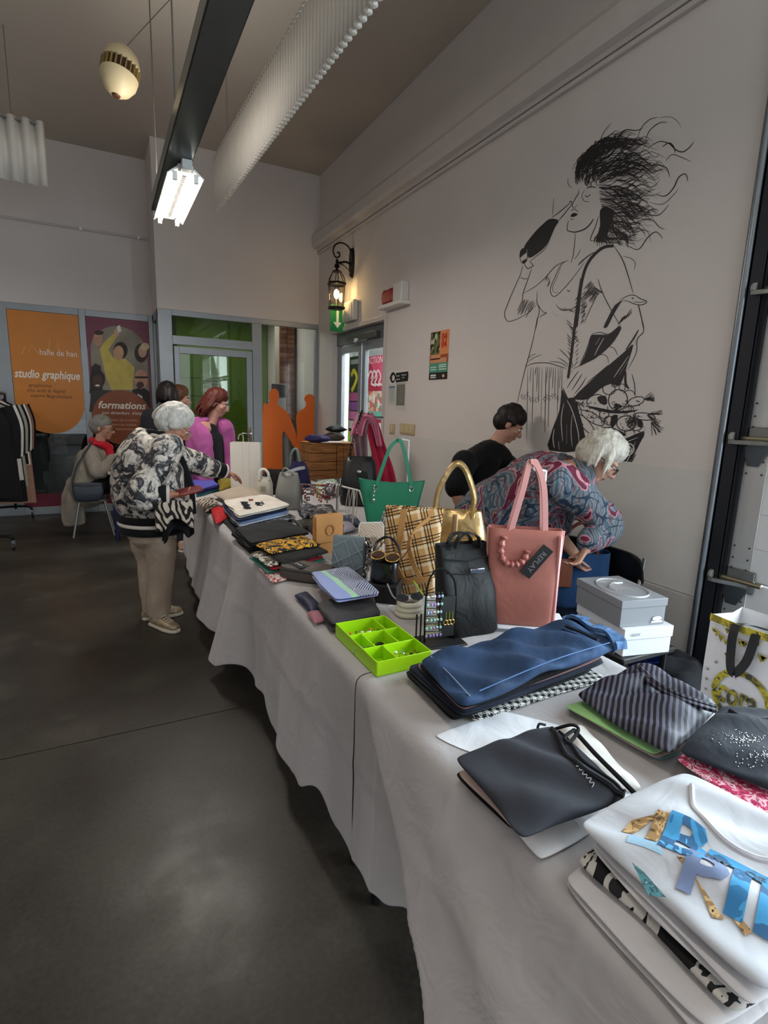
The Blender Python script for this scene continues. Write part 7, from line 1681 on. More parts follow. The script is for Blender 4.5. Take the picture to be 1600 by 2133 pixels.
# ---- person in black T-shirt behind the table
def person_black():
    y = 3.10
    pel = ony(985, 1120, y); chest = ony(998, 990, y); neck = ony(1032, 925, y-.02); hc = ony(1060, 884, y-.06)
    base = V((pel.x, pel.y, 0)); f = V((.75, -.45, 0)).normalized(); rt = V((f.y, -f.x, 0))
    SK = skin('#b5836d'); B = Blob(base)
    at = head(B, hc, (.72, -.42, -.50), (.35, -.2, .9), 1.0)
    B.limb([neck-V((.02, 0, .03)), hc-V((.02, -.01, .04))], [.056, .05])
    B.limb([pel, chest, chest+V((.03, -.01, .12)), neck-V((.01, 0, .04))], [(.15, .11), (.15, .11), (.14, .09), (.06, .055)], side=rt)
    sR, sL = chest+V((.035, -.01, .14))+rt*.17, chest+V((.035, -.01, .14))-rt*.17
    eR, wR = ony(950, 1020, y-.20), ony(985, 1105, y-.28); eL, wL = ony(1068, 1010, y+.05), ony(1010, 1060, y-.12)
    eL, wL = ony(1058, 1020, y-.02), ony(1020, 1062, y-.22)
    sN = chest+V((.03, -.01, .13))
    shA = ony(968, 962, y-.12); shB = ony(1058, 968, y+.02)
    B.limb([shA, eR, wR], [.052, .042, .03]); B.limb([shB, eL, wL], [.05, .042, .03])
    hand(B, wR, (.5, -.2, -.8), (.2, .8, .1), .95, .5, 1); hand(B, wL, (-.3, -.4, -.8), (.2, .8, .1), .95, .5, 1)
    for o_ in (-.09, .09): h_ = pel+rt*o_; B.limb([h_, V((h_.x, h_.y, .48)), V((h_.x, h_.y, .07))], [.085, .06, .042])
    body = B.done('person', SK, None, .0065, 3); tag(body, 'short dark-haired person in black T-shirt looking down behind the table', 'person')
    face(body, at, base, '#2a1c16', '#9a5a52')
    J = Blob(base)
    J.limb([pel-V((0, 0, .02)), pel.lerp(chest, .5), chest, chest+V((.02, -.01, .10)), neck-V((.01, 0, .045))], [(.185, .15), (.18, .15), (.185, .15), (.165, .12), (.085, .08)], side=rt, n=20)
    J.limb([shA, shA.lerp(eR, .9)], [.088, .072]); J.limb([shB, shB.lerp(eL, .85)], [.08, .068])
    J.limb([shA, neck-V((.02, 0, .06)), shB], [.07, .09, .07])
    J.done('tshirt', cloth('#08080a', .9), body, .010, 3, .012, 8, 8)
    Tm = Blob(base)
    for o_ in (-.09, .09): h_ = pel+rt*o_; Tm.limb([h_+V((0, 0, .03)), V((h_.x, h_.y, .48)), V((h_.x, h_.y, .08))], [.12, .085, .07])
    Tm.done('trousers', cloth('#101013'), body, .012, 3)
    for o_ in (-.09, .09): h_ = V((pel.x, pel.y, 0))+rt*o_; S_ = Blob(base); shoe(S_, h_-f*.05, h_+f*.17); S_.done('shoe', plain('#1b1b1d', .5), body, .009, 2)
    HM = hairmat('#0b0807', '#241713')
    def spec(k, r):
        a = r.uniform(0, 2*PI); e = r.uniform(.05, 1.5); x, y_, z = math.cos(a)*math.cos(e), math.sin(a)*math.cos(e), math.sin(e)
        if y_ > .62 and e < .75: return []
        p = V((.080*x, -.018+.095*y_, .035+.094*z)); return [p, p+V((p.x*.12, -.006, -.022 if e < 1 else .012)), p+V((p.x*.2+.004, .006, -.045 if e < .9 else .022))]
    locks(body, base, HM, at, spec, 15, .012, 110, cap=[((0, -.024, .045), .090), ((0, .018, .07), .074), ((0, -.045, .0), .076)])
person_black()

# ---- redhead in pink cardigan
def person_red():
    y = 5.28
    pel = ony(432, 1030, y); chest = ony(432, 925, y); neck = ony(440, 872, y); hc = ony(452, 840, y)
    base = V((pel.x, pel.y, 0)); f = V((.75, -.65, 0)).normalized(); rt = V((f.y, -f.x, 0))
    SK = skin('#b98676'); B = Blob(base)
    at = head(B, hc, (.85, -.35, -.32), (.25, -.1, .95), 1.0)
    B.limb([neck-V((0, 0, .03)), hc-V((.01, 0, .04))], [.052, .048])
    B.limb([pel, chest, chest+V((0, 0, .13)), neck-V((0, 0, .05))], [(.15, .11), (.15, .12), (.15, .09), (.055, .05)], side=rt)
    sA, sB = ony(405, 888, y-.02), ony(470, 890, y+.02)
    eA, wA = ony(404, 960, y-.08), ony(430, 1010, y-.20); eB, wB = ony(480, 950, y), ony(482, 1000, y-.1)
    B.limb([sA, eA, wA], [.05, .04, .028]); B.limb([sB, eB, wB], [.05, .04, .028])
    hand(B, wA, (.5, -.3, -.6), (.2, .2, -.9), .95, .4); hand(B, wB, (.2, -.4, -.8), (-.2, .2, -.9), .95, .4)
    for o_ in (-.09, .09): h_ = pel+rt*o_; B.limb([h_, V((h_.x, h_.y, .46)), V((h_.x, h_.y, .07))], [.085, .06, .042])
    body = B.done('person', SK, None, .008, 3); tag(body, 'red-haired person in pink cardigan and black top browsing at the far table', 'person')
    face(body, at, base, '#3a2c22', '#a5605a', '#c9b9a8')
    J = Blob(base)
    J.limb([pel-V((0, 0, .1)), chest, chest+V((0, 0, .08)), chest+V((0, 0, .12))], [(.165, .135), (.165, .145), (.155, .125), (.11, .10)], side=rt, n=20)
    J.done('black_top', cloth('#0c0d14'), body, .011, 3, .008)
    J = Blob(base); bk = -f*.05
    for sg, s_, e_, w_ in ((1, sA, eA, wA), (-1, sB, eB, wB)):
        J.limb([s_, e_, e_.lerp(w_, .75)], [.078, .064, .054])
    c0 = chest+bk
    for sg in (-1, 1):
        J.limb([pel+rt*.14*sg-V((0, 0, .12))+f*.03, chest+rt*.145*sg+f*.03, (sA if sg > 0 else sB)+V((0, 0, .0)), neck+rt*.06*sg-f*.01-V((0, 0, .01))], [(.055, .11), (.06, .12), (.065, .08), (.03, .03)], side=rt)
    J.limb([pel+bk*1.4-V((0, 0, .12)), chest+bk*1.3, neck-f*.06-V((0, 0, .03))], [(.15, .07), (.15, .07), (.07, .03)], side=rt)
    J.done('cardigan', cloth('#9c4f86', .9, .1, 300), body, .011, 3, .012, 10, 3)
    Tm = Blob(base)
    for o_ in (-.09, .09): h_ = pel+rt*o_; Tm.limb([h_+V((0, 0, .03)), V((h_.x, h_.y, .46)), V((h_.x, h_.y, .08))], [.115, .085, .07])
    Tm.done('trousers', cloth('#15151a'), body, .012, 3)
    for o_ in (-.09, .09): h_ = V((pel.x, pel.y, 0))+rt*o_; S_ = Blob(base); shoe(S_, h_-f*.05, h_+f*.17); S_.done('shoe', plain('#1b1b1d', .5), body, .009, 2)
    HM = hairmat('#2a0e0b', '#6b2a1d')
    def spec(k, r):
        a = r.uniform(0, 2*PI); e = r.uniform(.1, 1.45); x, y_, z = math.cos(a)*math.cos(e), math.sin(a)*math.cos(e), math.sin(e)
        if y_ > .45 and e < 1.0: return []
        p = V((.080*x, -.02+.095*y_, .035+.096*z)); out = V((p.x*1.45, p.y*1.15-.02, -.02)); L_ = r.uniform(.10, .20)
        return [p, V((p.x*1.25, p.y*1.08-.008, p.z-.05)), out+V((r.uniform(-.02, .02), 0, -.03)), V((out.x*1.05+r.uniform(-.02, .02), out.y-.025, -L_))]
    locks(body, base, HM, at, spec, 22, .016, 120, cap=[((0, -.024, .045), .092), ((0, .015, .075), .072), ((0, -.05, -.02), .085)], voxel=.008)
person_red()

# ---- two dark-haired visitors standing behind the floral jacket
def person_back(hpx, hpy, y, hairc, jc, label, fwd, legs, seed, tall=1.0, feet=None):
    hc = ony(hpx, hpy, y); f = V(fwd).normalized(); f.z = 0; f.normalize(); rt = V((f.y, -f.x, 0))
    base = V((hc.x, hc.y, 0)); neck = hc-V((.02*f.x, .02*f.y, .13)); chest = neck-V((0, 0, .24)); pel = neck-V((0, 0, .60))
    SK = skin('#b98a74'); B = Blob(base); at = head(B, hc, V((f.x, f.y, -.15)), (0, 0, 1), 1.0)
    B.limb([neck-V((0, 0, .04)), hc-V((0, 0, .05))], [.054, .05]); B.limb([pel, chest, neck-V((0, 0, .06))], [(.15, .11), (.15, .11), (.06, .055)], side=rt)
    sa = [(neck-V((0, 0, .07))+rt*.17*sg, neck-V((0, 0, .36))+rt*.21*sg, neck-V((0, 0, .52))+rt*.15*sg+f*.2) for sg in (-1, 1)]
    for a_, b_, c_ in sa: B.limb([a_, b_, c_], [.05, .04, .028]); hand(B, c_, f-V((0, 0, .3)), (0, 0, -1), .95, .5)
    for o_ in (-.09, .09): h_ = pel+rt*o_; B.limb([h_, V((h_.x, h_.y, .46)), V((h_.x, h_.y, .07))], [.085, .06, .042])
    body = B.done('person', SK, None, .009, 3); tag(body, label, 'person'); face(body, at, base)
    J = Blob(base); J.limb([pel-V((0, 0, .08)), chest, neck-V((0, 0, .10)), neck-V((0, 0, .05))], [(.18, .14), (.18, .14), (.16, .11), (.08, .075)], side=rt, n=18)
    for a_, b_, c_ in sa: J.limb([a_, b_, b_.lerp(c_, .85)], [.078, .062, .05])
    J.done('jacket', cloth(jc), body, .012, 3, .01)
    Tm = Blob(base)
    for o_ in (-.09, .09): h_ = pel+rt*o_; Tm.limb([h_+V((0, 0, .03)), V((h_.x, h_.y, .46)), V((h_.x, h_.y, .10))], [.115, .08, .06])
    Tm.done('trousers', cloth(legs), body, .012, 3)
    for o_ in (-.09, .09):
        h_ = V((pel.x, pel.y, 0))+rt*o_; S_ = Blob(base); shoe(S_, h_-f*.05, h_+f*.17); o = S_.done('shoe', plain('#b58f7a', .6), body, .009, 2); sole(o, base, h_-f*.05, h_+f*.17, plain('#d6cdc2', .6))
    def spec(k, r):
        a = r.uniform(0, 2*PI); e = r.uniform(.05, 1.45); x, y_, z = math.cos(a)*math.cos(e), math.sin(a)*math.cos(e), math.sin(e)
        if y_ > .5 and e < .85: return []
        p = V((.082*x, -.02+.096*y_, .035+.097*z)); return [p, V((p.x*1.2, p.y*1.1-.01, p.z-.06)), V((p.x*1.18, p.y*1.05-.02, p.z-.13))]
    locks(body, base, hairc, at, spec, seed, .018, 70, cap=[((0, -.024, .045), .095), ((0, .015, .075), .074), ((0, -.05, -.01), .085)], voxel=.009)
person_back(350, 826, 5.75, hairmat('#070506', '#1c1213'), '#1b1a20', 'black-haired person in dark clothes half hidden behind the floral jacket', (.3, .9, 0), '#22222a', 31)
person_back(374, 830, 6.35, hairmat('#3a2417', '#6a452e'), '#24202a', 'brown-haired person in profile next to the black-haired one', (1, -.15, 0), '#2a2830', 37)

# ---- seated person in grey cardigan with red scarf
def person_seated():
    y = 6.75
    hc = ony(213, 892, y); neck = ony(206, 922, y); chest = ony(198, 968, y); pel = ony(192, 1040, y)
    seat = .46
    base = V((pel.x, y, 0)); f = V((.95, -.3, 0)).normalized(); rt = V((f.y, -f.x, 0))
    pel = V((pel.x, y, .55))
    SK = skin('#b98a74'); B = Blob(base); at = head(B, hc, (.93, -.25, -.12), (.1, 0, 1), 1.05)
    B.limb([neck-V((0, 0, .04)), hc-V((.01, 0, .05))], [.056, .052]); B.limb([pel, chest, neck-V((0, 0, .07))], [(.17, .14), (.17, .14), (.07, .06)], side=rt)
    sa = neck-V((.02, 0, .10))+rt*.18; sb = neck-V((.02, 0, .10))-rt*.18
    ea, wa = ony(205, 985, y-.25), ony(240, 950, y-.30); eb, wb = ony(225, 975, y+.1), ony(252, 950, y)
    B.limb([sa, ea, wa], [.055, .045, .03]); B.limb([sb, eb, wb], [.05, .042, .03])
    hand(B, wa, (.9, 0, .1), (0, .5, -.8), 1, .5); hand(B, wb, (.9, 0, .1), (0, -.3, -.9), 1, .5)
    fr = onz(212, 1104, 0)
    for o_, dx in ((.10, 0), (-.09, .03)):
        h_ = pel+rt*o_; k_ = h_+f*.40+V((0, 0, .0)); a_ = V((k_.x-.05*f.x+dx, k_.y-.05*f.y, .08)); B.limb([h_, k_, a_], [.09, .065, .045])
    body = B.done('person', SK, None, .008, 3); tag(body, 'seated person with grey hair, grey cardigan and bright red scarf', 'person'); face(body, at, base, '#3a2c22', '#9a5a52', '#1c1517', 1.05, '#8a8078')
    J = Blob(base)
    J.limb([pel-V((0, 0, .06))-f*.02, chest-f*.02, neck-V((.01, 0, .11)), neck-V((0, 0, .06))], [(.22, .19), (.21, .18), (.18, .13), (.09, .085)], side=rt, n=20)
    J.limb([sa, ea, ea.lerp(wa, .85)], [.085, .072, .055]); J.limb([sb, eb, eb.lerp(wb, .85)], [.08, .07, .055])
    J.limb([pel-f*.13+rt*.06+V((0, 0, .05)), pel-f*.17+rt*.10-V((0, 0, .22)), pel-f*.15+rt*.12-V((0, 0, .40))], [(.10, .05), (.12, .045), (.12, .04)], side=f)
    J.done('cardigan', cloth('#8c8378', .95, .12, 250), body, .011, 3, .014, 9, 2)
    S_ = Blob(base)
    S_.limb([neck+V((-.07, .02, .01)), neck+V((-.03, -.09, .0)), neck+V((.06, -.09, -.03)), neck+V((.10, -.03, -.05)), neck+V((.05, .06, -.01)), neck+V((-.06, .05, .02))], [.035]*6)
    S_.limb([neck+V((.07, -.07, -.03)), neck+V((.12, -.08, -.18)), neck+V((.14, -.08, -.34))], [.04, .045, .04])
    S_.done('scarf', cloth('#c3182c', .7), body, .009, 2, .012, 18, 1)
    MB(Matrix.Translation(-base)).grid(lambda u, v: chest+f*(.185+.02*math.sin(u*3))+rt*(.13-.2*u)+V((0, 0, .0-.24*v)), 8, 12).build('striped_shirt', pattern('breton', lambda t: t.mix(stripes(t, t.coord(), 2, 32, .45, 0, 0), rgb('#d6d3cd'), rgb('#17171b'))), body)
    Tm = Blob(base)
    for o_, dx in ((.10, 0), (-.09, .03)):
        h_ = pel+rt*o_; k_ = h_+f*.40; a_ = V((k_.x-.05*f.x+dx, k_.y-.05*f.y, .10)); Tm.limb([h_, k_, a_], [.115, .085, .07]); 
    Tm.done('trousers', cloth('#0d0d10'), body, .012, 3)
    for o_, dx in ((.10, 0), (-.09, .03)):
        k_ = pel+rt*o_+f*.40; a_ = V((k_.x-.05*f.x+dx, k_.y-.05*f.y, 0)); Q = Blob(base); shoe(Q, a_-f*.04, a_+f*.18); o = Q.done('shoe', plain('#5a3b30', .6), body, .009, 2); sole(o, base, a_-f*.04, a_+f*.18, plain('#3a2c26', .6))
    HM = hairmat('#5c5955', '#8f8b84')
    def spec(k, r):
        a = r.uniform(0, 2*PI); e = r.uniform(.1, 1.45); x, y_, z = math.cos(a)*math.cos(e), math.sin(a)*math.cos(e), math.sin(e)
        if y_ > .55 and e < .8: return []
        p = V((.080*x, -.018+.094*y_, .035+.094*z)); return [p, V((p.x*1.1, p.y*1.06-.008, p.z-.035)), V((p.x*1.06, p.y*1.02-.01, p.z-.065))]
    locks(body, base, HM, at, spec, 41, .016, 70, cap=[((0, -.022, .045), .092), ((0, .018, .07), .073), ((0, -.045, .0), .077)], voxel=.008)
    # stool, shoulder bag, table leg
    st = thing('folding_stool', (base.x, base.y, 0), 'light metal folding stool under the seated person', 'stool')
    MB().rings([serect(.34, .34, z_, 24, 5) for z_ in (.40, .42)]).build('seat', plain('#6a6a68', .5), st)
    for sx in (-1, 1):
        for sy in (-1, 1): MB().tube([(sx*.12, sy*.13, .40), (sx*.20, sy*.15, .006)], .010, 6).build('leg', plain('#9a9a98', .35, .7), st)
    p = ony(183, 1020, y-.36)
    bg = thing('crossbody_bag', p, 'slate blue quilted crossbody bag hanging at the side of the seated person', 'handbag', rz=-.2)
    bagbody(MB(Matrix.Translation((0, 0, -.12))), [(0, .20, .06, 0), (.02, .26, .09, 0), (.10, .29, .09, 0), (.19, .29, .05, 0)], 3, 30, wr=.01).build('body', plain('#2f3740', .5, var=.15), bg, angle=60)
    MB().tube([(-.14, -.03, .06), (0, -.05, .05), (.14, -.03, .06)], .004, 5).build('zip', STEEL, bg)
    MB().strap(spline([(-.14, 0, .06), (-.10, .02, .22), (-.02, .08, .38), (.05, .14, .50)], 6), .02, .005, (1, 0, .3)).build('strap', plain('#22272d', .6), bg)
person_seated()
pb = onz(245, 1112, 0)
o = thing('blue_trestle', (pb.x, pb.y, 0), 'dark blue trestle table beside the seated person', 'table')
MB().tube([(0, 0, .003), (-.02, 0, .72)], .022, 8).build('leg', plain('#151c4a', .4), o); MB().tube([(.24, .0, .003), (.24, .0, .72)], .022, 8).build('leg', plain('#151c4a', .4), o)
MB().tube([(.0, -.32, .003), (-.02, -.32, .72)], .022, 8).build('leg', plain('#151c4a', .4), o); MB().tube([(.24, -.32, .003), (.24, -.32, .72)], .022, 8).build('leg', plain('#151c4a', .4), o)
MB().bb((-.06, -.36, .72), (.28, .05, .745)).build('table_top', plain('#b7a79c', .5), o, bevel=.004)

# ---- clothes rack at the left
rk = thing('clothes_rack', (-1.02, 7.0, 0), 'black rolling clothes rack loaded with dark and pale coats', 'clothes rack')
ry0, ry1, rzt = -.75, 1.0, 1.52
MB().tube([(0, ry0, rzt), (0, ry1, rzt)], .014, 8).build('rail', BLACKM, rk)
for y in (ry0+.03, ry1-.03):
    MB().tube([(0, y, .12), (0, y, rzt)], .014, 8).build('post', BLACKM, rk)
    MB().tube(spline([(-.25, y, .10), (-.2, y, .14), (0, y, .15), (.14, y, .14), (.17, y, .10)], 5), .014, 8).build('foot', BLACKM, rk)
    for x in (-.25, .17):
        c = MB().lathe([(.02, -.012), (.034, -.010), (.034, .010), (.02, .012)], (x, y, .036), 14, 'X').build('caster', plain('#1a1a1c', .5), rk); MB().bb((x-.016, y-.012, .04), (x+.016, y+.012, .10)).build('fork', STEEL, c)
GC = [('#0d0d10', 'black wool coat nearest the end of the clothes rack', .95), ('#c9c5bc', 'off-white jacket on the clothes rack', .80), ('#131317', 'long black dress on the clothes rack', 1.05), ('#9b958a', 'stone grey coat on the clothes rack', .92), ('#0f0f12', 'black blazer on the clothes rack', .7), ('#d9d6cf', 'white cardigan with dark buttons on the clothes rack', .72), ('#8d6a56', 'long brown coat hanging lowest on the clothes rack', 1.2), ('#0c0d18', 'midnight blue coat at the far end of the clothes rack', .95)]
for k, (c, lab, L_) in enumerate(GC):
    y = 7.0+ry0+.16+k*.20
    g = thing('hanging_garment', (-1.02, y, rzt-.005), lab, 'garment', rz=.12*math.sin(k*2.1))
    MB().tube(spline([(0, 0, .03), (.02, 0, .02), (.015, 0, -.01), (0, 0, -.03), (0, 0, -.05)], 4), .003, 5).build('hook', STEEL, g)
    def fn(u, v, L_=L_, k=k):
        a = 2*PI*u; wd = .05+.18*min(1, (v/.12)**.6) if v < .12 else .23+.03*v; dp = .02+.05*min(1, v*4)
        return V((wd*math.cos(a)*(1+.03*math.sin(9*a+k)), dp*math.sin(a)+.01*math.sin(5*a+v*6+k), -.05-L_*v-.05*abs(math.cos(a))*(1 if v < .3 else .3)))
    MB().grid(fn, 28, 20, cu=True).build('cloth', cloth(c), g)
    for sg in (-1, 1): MB().tube(spline([(sg*.20, 0, -.12), (sg*.25, 0, -.3), (sg*.245, .01, -.5), (sg*.235, .02, -.62)], 5), lambda u: .055-.012*u, 10, flat=(1, .8)).build('sleeve', cloth(c), g)
# ------------------------------------------------------------------ wall painting (flat ink strokes on the wall)
mur = thing('wall_mural', (XW, 2.9, 2.2), 'black ink wall painting of a person drinking with a vegetable basket', 'mural')
M_INK = plain('#171316', .6); M_INKG = plain('#77706e', .7); M_INKW = plain('#cfc8c3', .7)
def MA(x, y): return (1020+x*.2875, 220+y*.2875)
def MBp(x, y): return (1020+x*.2875, 580+y*.2875)
def wall_pt(q, lift): p = onx(q[0], q[1], XW-.0012-lift); return p-mur.location
class Ink:
    def __init__(s): s.m = MB(); s.n = 0
    def line(s, pts, f=MA, w=5, taper=True, sm=5, w2=None):
        P = [V((x, y, 0)) for x, y in pts]; Q = spline(P, sm) if len(P) > 2 else P
        n = len(Q); L = []; R = []; s.n += 1
        for i, p in enumerate(Q):
            t = Q[min(i+1, n-1)]-Q[max(i-1, 0)]; t = t.normalized() if t.length > 1e-6 else V((1, 0, 0)); nn = V((-t.y, t.x, 0)); u = i/(n-1)
            k = w*(.25+.75*math.sin(PI*min(1, max(0, u)))**.6) if taper else (w if w2 is None else w+(w2-w)*u)
            L.append(p+nn*k/2); R.append(p-nn*k/2)
        lift = .00002*(s.n % 40)
        vs = [wall_pt(f(p.x, p.y), lift) for p in L]+[wall_pt(f(p.x, p.y), lift) for p in R]
        s.m.add(vs, [(i, i+1, n+i+1, n+i) for i in range(n-1)]); return s
    def fill(s, pts, f=MA, sm=0):
        P = [V((x, y, 0)) for x, y in pts]; Q = spline(P, sm, True) if sm else P; s.n += 1
        s.m.poly([wall_pt(f(p.x, p.y), .00002*(s.n % 40)) for p in Q]); return s
    def oval(s, c, rx, ry, f=MA, w=5, a0=0, a1=2*PI, rot=0):
        pts = []
        for k in range(17):
            a = a0+(a1-a0)*k/16; x, y = rx*math.cos(a), ry*math.sin(a); pts.append((c[0]+x*math.cos(rot)-y*math.sin(rot), c[1]+x*math.sin(rot)+y*math.cos(rot)))
        return s.line(pts, f, w, False, 2)
    def hatch(s, a, b, d, n, f=MA, w=4, rnd=None):
        for k in range(n):
            t = k/(n-1); x, y = a[0]+(b[0]-a[0])*t+rnd.uniform(-4, 4), a[1]+(b[1]-a[1])*t+rnd.uniform(-4, 4); e = rnd.uniform(.6, 1.15)
            s.line([(x, y), (x+d[0]*e*.5+rnd.uniform(-4, 4), y+d[1]*e*.5), (x+d[0]*e, y+d[1]*e)], f, w)
        return s
    def done(s, name, mat): o = s.m.build(name, mat, mur, smooth=False); tag(o, kind='stuff'); return o
rnd = random.Random(77)
def along(C, t):
    n = len(C)-1; k = min(int(t*n), n-1); u = t*n-k; return (C[k][0]+(C[k+1][0]-C[k][0])*u, C[k][1]+(C[k+1][1]-C[k][1])*u)
SCALP = [(630, 590), (625, 520), (660, 440), (700, 400), (760, 480), (790, 540), (795, 620), (800, 700), (830, 780), (800, 870), (775, 960)]
OUTER = [(690, 400), (740, 330), (840, 250), (930, 200), (1040, 190), (1110, 240), (1200, 260), (1260, 330), (1250, 400), (1300, 470), (1220, 560), (1230, 650), (1200, 740), (1240, 790), (1200, 860), (1180, 960), (1060, 1030), (960, 1010), (860, 1010), (780, 1010)]
def strand(t, reach, ink, w):
    a = along(SCALP, min(1, max(0, t+rnd.uniform(-.05, .05)))); b = along(OUTER, min(1, max(0, t+rnd.uniform(-.06, .06))))
    r0 = rnd.uniform(0, .55) if rnd.random() < .6 else 0
    d = (b[0]-a[0], b[1]-a[1]); L = math.hypot(*d)+1e-3; nx, ny = -d[1]/L, d[0]/L; ph = rnd.uniform(0, 6); am = rnd.uniform(13, 30); fr = rnd.uniform(2.6, 4.2)*L/300
    pts = []
    for k in range(9):
        u = r0+(reach-r0)*k/8; arch = -.12*L*math.sin(PI*u)*(1 if t < .55 else -.3); wv = am*math.sin(fr*2*PI*u*.6+ph)*(.3+u)
        pts.append((a[0]+d[0]*u+nx*(wv+arch), a[1]+d[1]*u+ny*(wv+arch)))
    ink.line(pts, MA, w, True, 3)
I = Ink()
for k in range(330): strand(rnd.random(), rnd.uniform(.55, 1.02), I, rnd.uniform(2, 5.5))
for k in range(60): strand(rnd.uniform(.1, .95), rnd.uniform(.5, .9), I, rnd.uniform(7, 13))
for k in range(90):
    x, y = rnd.uniform(632, 790), rnd.uniform(420, 600)
    if y < 760-.55*x+.0 or (x < 680 and y > 585): continue
    I.line([(x, y), (x+rnd.uniform(-22, 8), y-rnd.uniform(25, 45)), (x+rnd.uniform(10, 40), y-rnd.uniform(60, 90)), (x+rnd.uniform(60, 130), y-rnd.uniform(90, 130))], MA, rnd.uniform(3, 8))
I.fill([(800, 760), (840, 740), (900, 760), (880, 860), (840, 960), (790, 990), (775, 960), (800, 870)], MA, 3)
for P, w_ in (([(700, 400), (720, 330), (790, 270), (830, 190), (885, 125)], 5), ([(820, 320), (850, 240), (900, 190), (930, 180)], 5), ([(910, 280), (940, 210), (990, 175), (1060, 180), (1110, 165)], 7), ([(1070, 240), (1100, 160), (1160, 100), (1220, 85)], 5), ([(1130, 250), (1160, 180), (1230, 125), (1290, 122)], 6),
              ([(1220, 90), (1300, 80), (1360, 110), (1388, 165)], 3), ([(1150, 305), (1230, 260), (1300, 275), (1350, 320), (1400, 335), (1450, 300), (1480, 260)], 8), ([(1250, 300), (1300, 270), (1335, 300), (1345, 345)], 9), ([(1275, 400), (1320, 355), (1380, 370), (1460, 405)], 5), ([(1100, 450), (1200, 430), (1280, 450), (1305, 520)], 7),
              ([(1200, 640), (1270, 655), (1330, 600), (1370, 520), (1420, 495), (1435, 550)], 8), ([(1160, 700), (1250, 715), (1320, 660), (1370, 600)], 4), ([(1080, 760), (1150, 790), (1230, 790), (1300, 715)], 6), ([(1100, 820), (1180, 830), (1230, 880), (1270, 895)], 6), ([(1010, 1020), (1080, 1040), (1150, 950), (1210, 915), (1255, 965)], 7), ([(960, 1090), (1020, 1105), (1055, 1140), (1045, 1195)], 4), ([(600, 600), (570, 570), (568, 520)], 4), ([(600, 470), (620, 420), (690, 390)], 3)):
    I.line(P, MA, w_)
I.done('hair_strokes', M_INK)
I = Ink()
# face, neck, bottle, arm
for P, w_ in (([(650, 600), (640, 640), (622, 670), (598, 722), (612, 738), (640, 718)], 5), ([(590, 765), (612, 748), (645, 772)], 5), ([(582, 815), (600, 826), (612, 818)], 4), ([(572, 830), (563, 900), (620, 916)], 5), ([(562, 906), (620, 916), (690, 893), (735, 850), (752, 818)], 9), ([(622, 918), (615, 1000), (606, 1080), (590, 1140)], 5), ([(660, 1040), (640, 1080), (612, 1115)], 4),
              ([(690, 648), (708, 660), (735, 640)], 6), ([(700, 600), (735, 588), (775, 595)], 7), ([(690, 610), (668, 650), (685, 690), (725, 697)], 4), ([(640, 650), (655, 625)], 6), ([(760, 980), (730, 970), (765, 880), (790, 800)], 6), ([(590, 700), (520, 760), (450, 812)], 6), ([(596, 715), (545, 780), (500, 832)], 6), ([(575, 700), (590, 692), (598, 715)], 6), ([(465, 670), (460, 730), (455, 800)], 3),
              ([(440, 960), (400, 1040), (340, 1090), (290, 1130)], 4), ([(250, 1140), (275, 1180), (318, 1158)], 6), ([(290, 1130), (310, 1150), (318, 1170)], 5), ([(220, 1240), (250, 1256), (282, 1250)], 5), ([(240, 1160), (220, 1230), (180, 1320), (130, 1440), (108, 1510), (132, 1562), (200, 1545), (280, 1500), (345, 1440)], 5), ([(305, 1180), (270, 1280), (240, 1370), (240, 1440)], 5), ([(240, 1362), (330, 1310), (400, 1250), (470, 1170), (520, 1140), (575, 1120)], 5),
              ([(575, 1120), (520, 1150), (470, 1250), (440, 1330), (455, 1378), (490, 1372), (560, 1300), (640, 1200), (690, 1130)], 5), ([(520, 1160), (480, 1260), (455, 1320), (470, 1355), (500, 1350)], 3), ([(640, 1160), (700, 1100), (760, 1060)], 7), ([(640, 1150), (680, 1110)], 8), ([(560, 1335), (572, 1345), (585, 1338)], 6), ([(345, 1345), (342, 1420), (360, 1480), (345, 1560), (335, 1620)], 5),
              ([(480, 1440), (520, 1480), (590, 1475), (640, 1440)], 6), ([(460, 1500), (490, 1530)], 4), ([(905, 1025), (960, 1110), (1000, 1220), (1040, 1360)], 7), ([(785, 1255), (815, 1350), (880, 1480), (950, 1600)], 6), ([(790, 1350), (740, 1450), (680, 1580)], 4), ([(1075, 1440), (1100, 1540), (1115, 1620)], 6),
              ([(940, 1410), (1000, 1378), (1050, 1374), (1095, 1400), (1138, 1418), (1110, 1442), (1060, 1440), (1005, 1418), (960, 1412)], 6), ([(1040, 1420), (1090, 1425), (1130, 1418)], 4), ([(1028, 1392), (1040, 1396), (1030, 1400)], 6)):
    I.line(P, MA, w_)
I.fill([(440, 820), (500, 832), (472, 885), (435, 970), (395, 1030), (330, 1082), (283, 1102), (272, 1045), (250, 1022), (320, 925), (395, 850)], MA, 3)
I.fill([(232, 1040), (262, 1035), (268, 1060), (240, 1085), (222, 1100), (220, 1070)], MA, 3); I.fill([(235, 1128), (268, 1110), (262, 1136), (240, 1146)], MA, 2); I.oval((246, 1088), 28, 54, MA, 4)
I.fill([(585, 802), (605, 778), (640, 786), (612, 806)], MA, 2)
I.line([(900, 1015), (820, 1030), (740, 1100), (690, 1190), (660, 1320), (645, 1460), (628, 1600)], MA, 22, False, 6, 20)
I.fill([(965, 1408), (905, 1448), (860, 1530), (825, 1605), (852, 1605), (890, 1530), (942, 1440)], MA, 2)
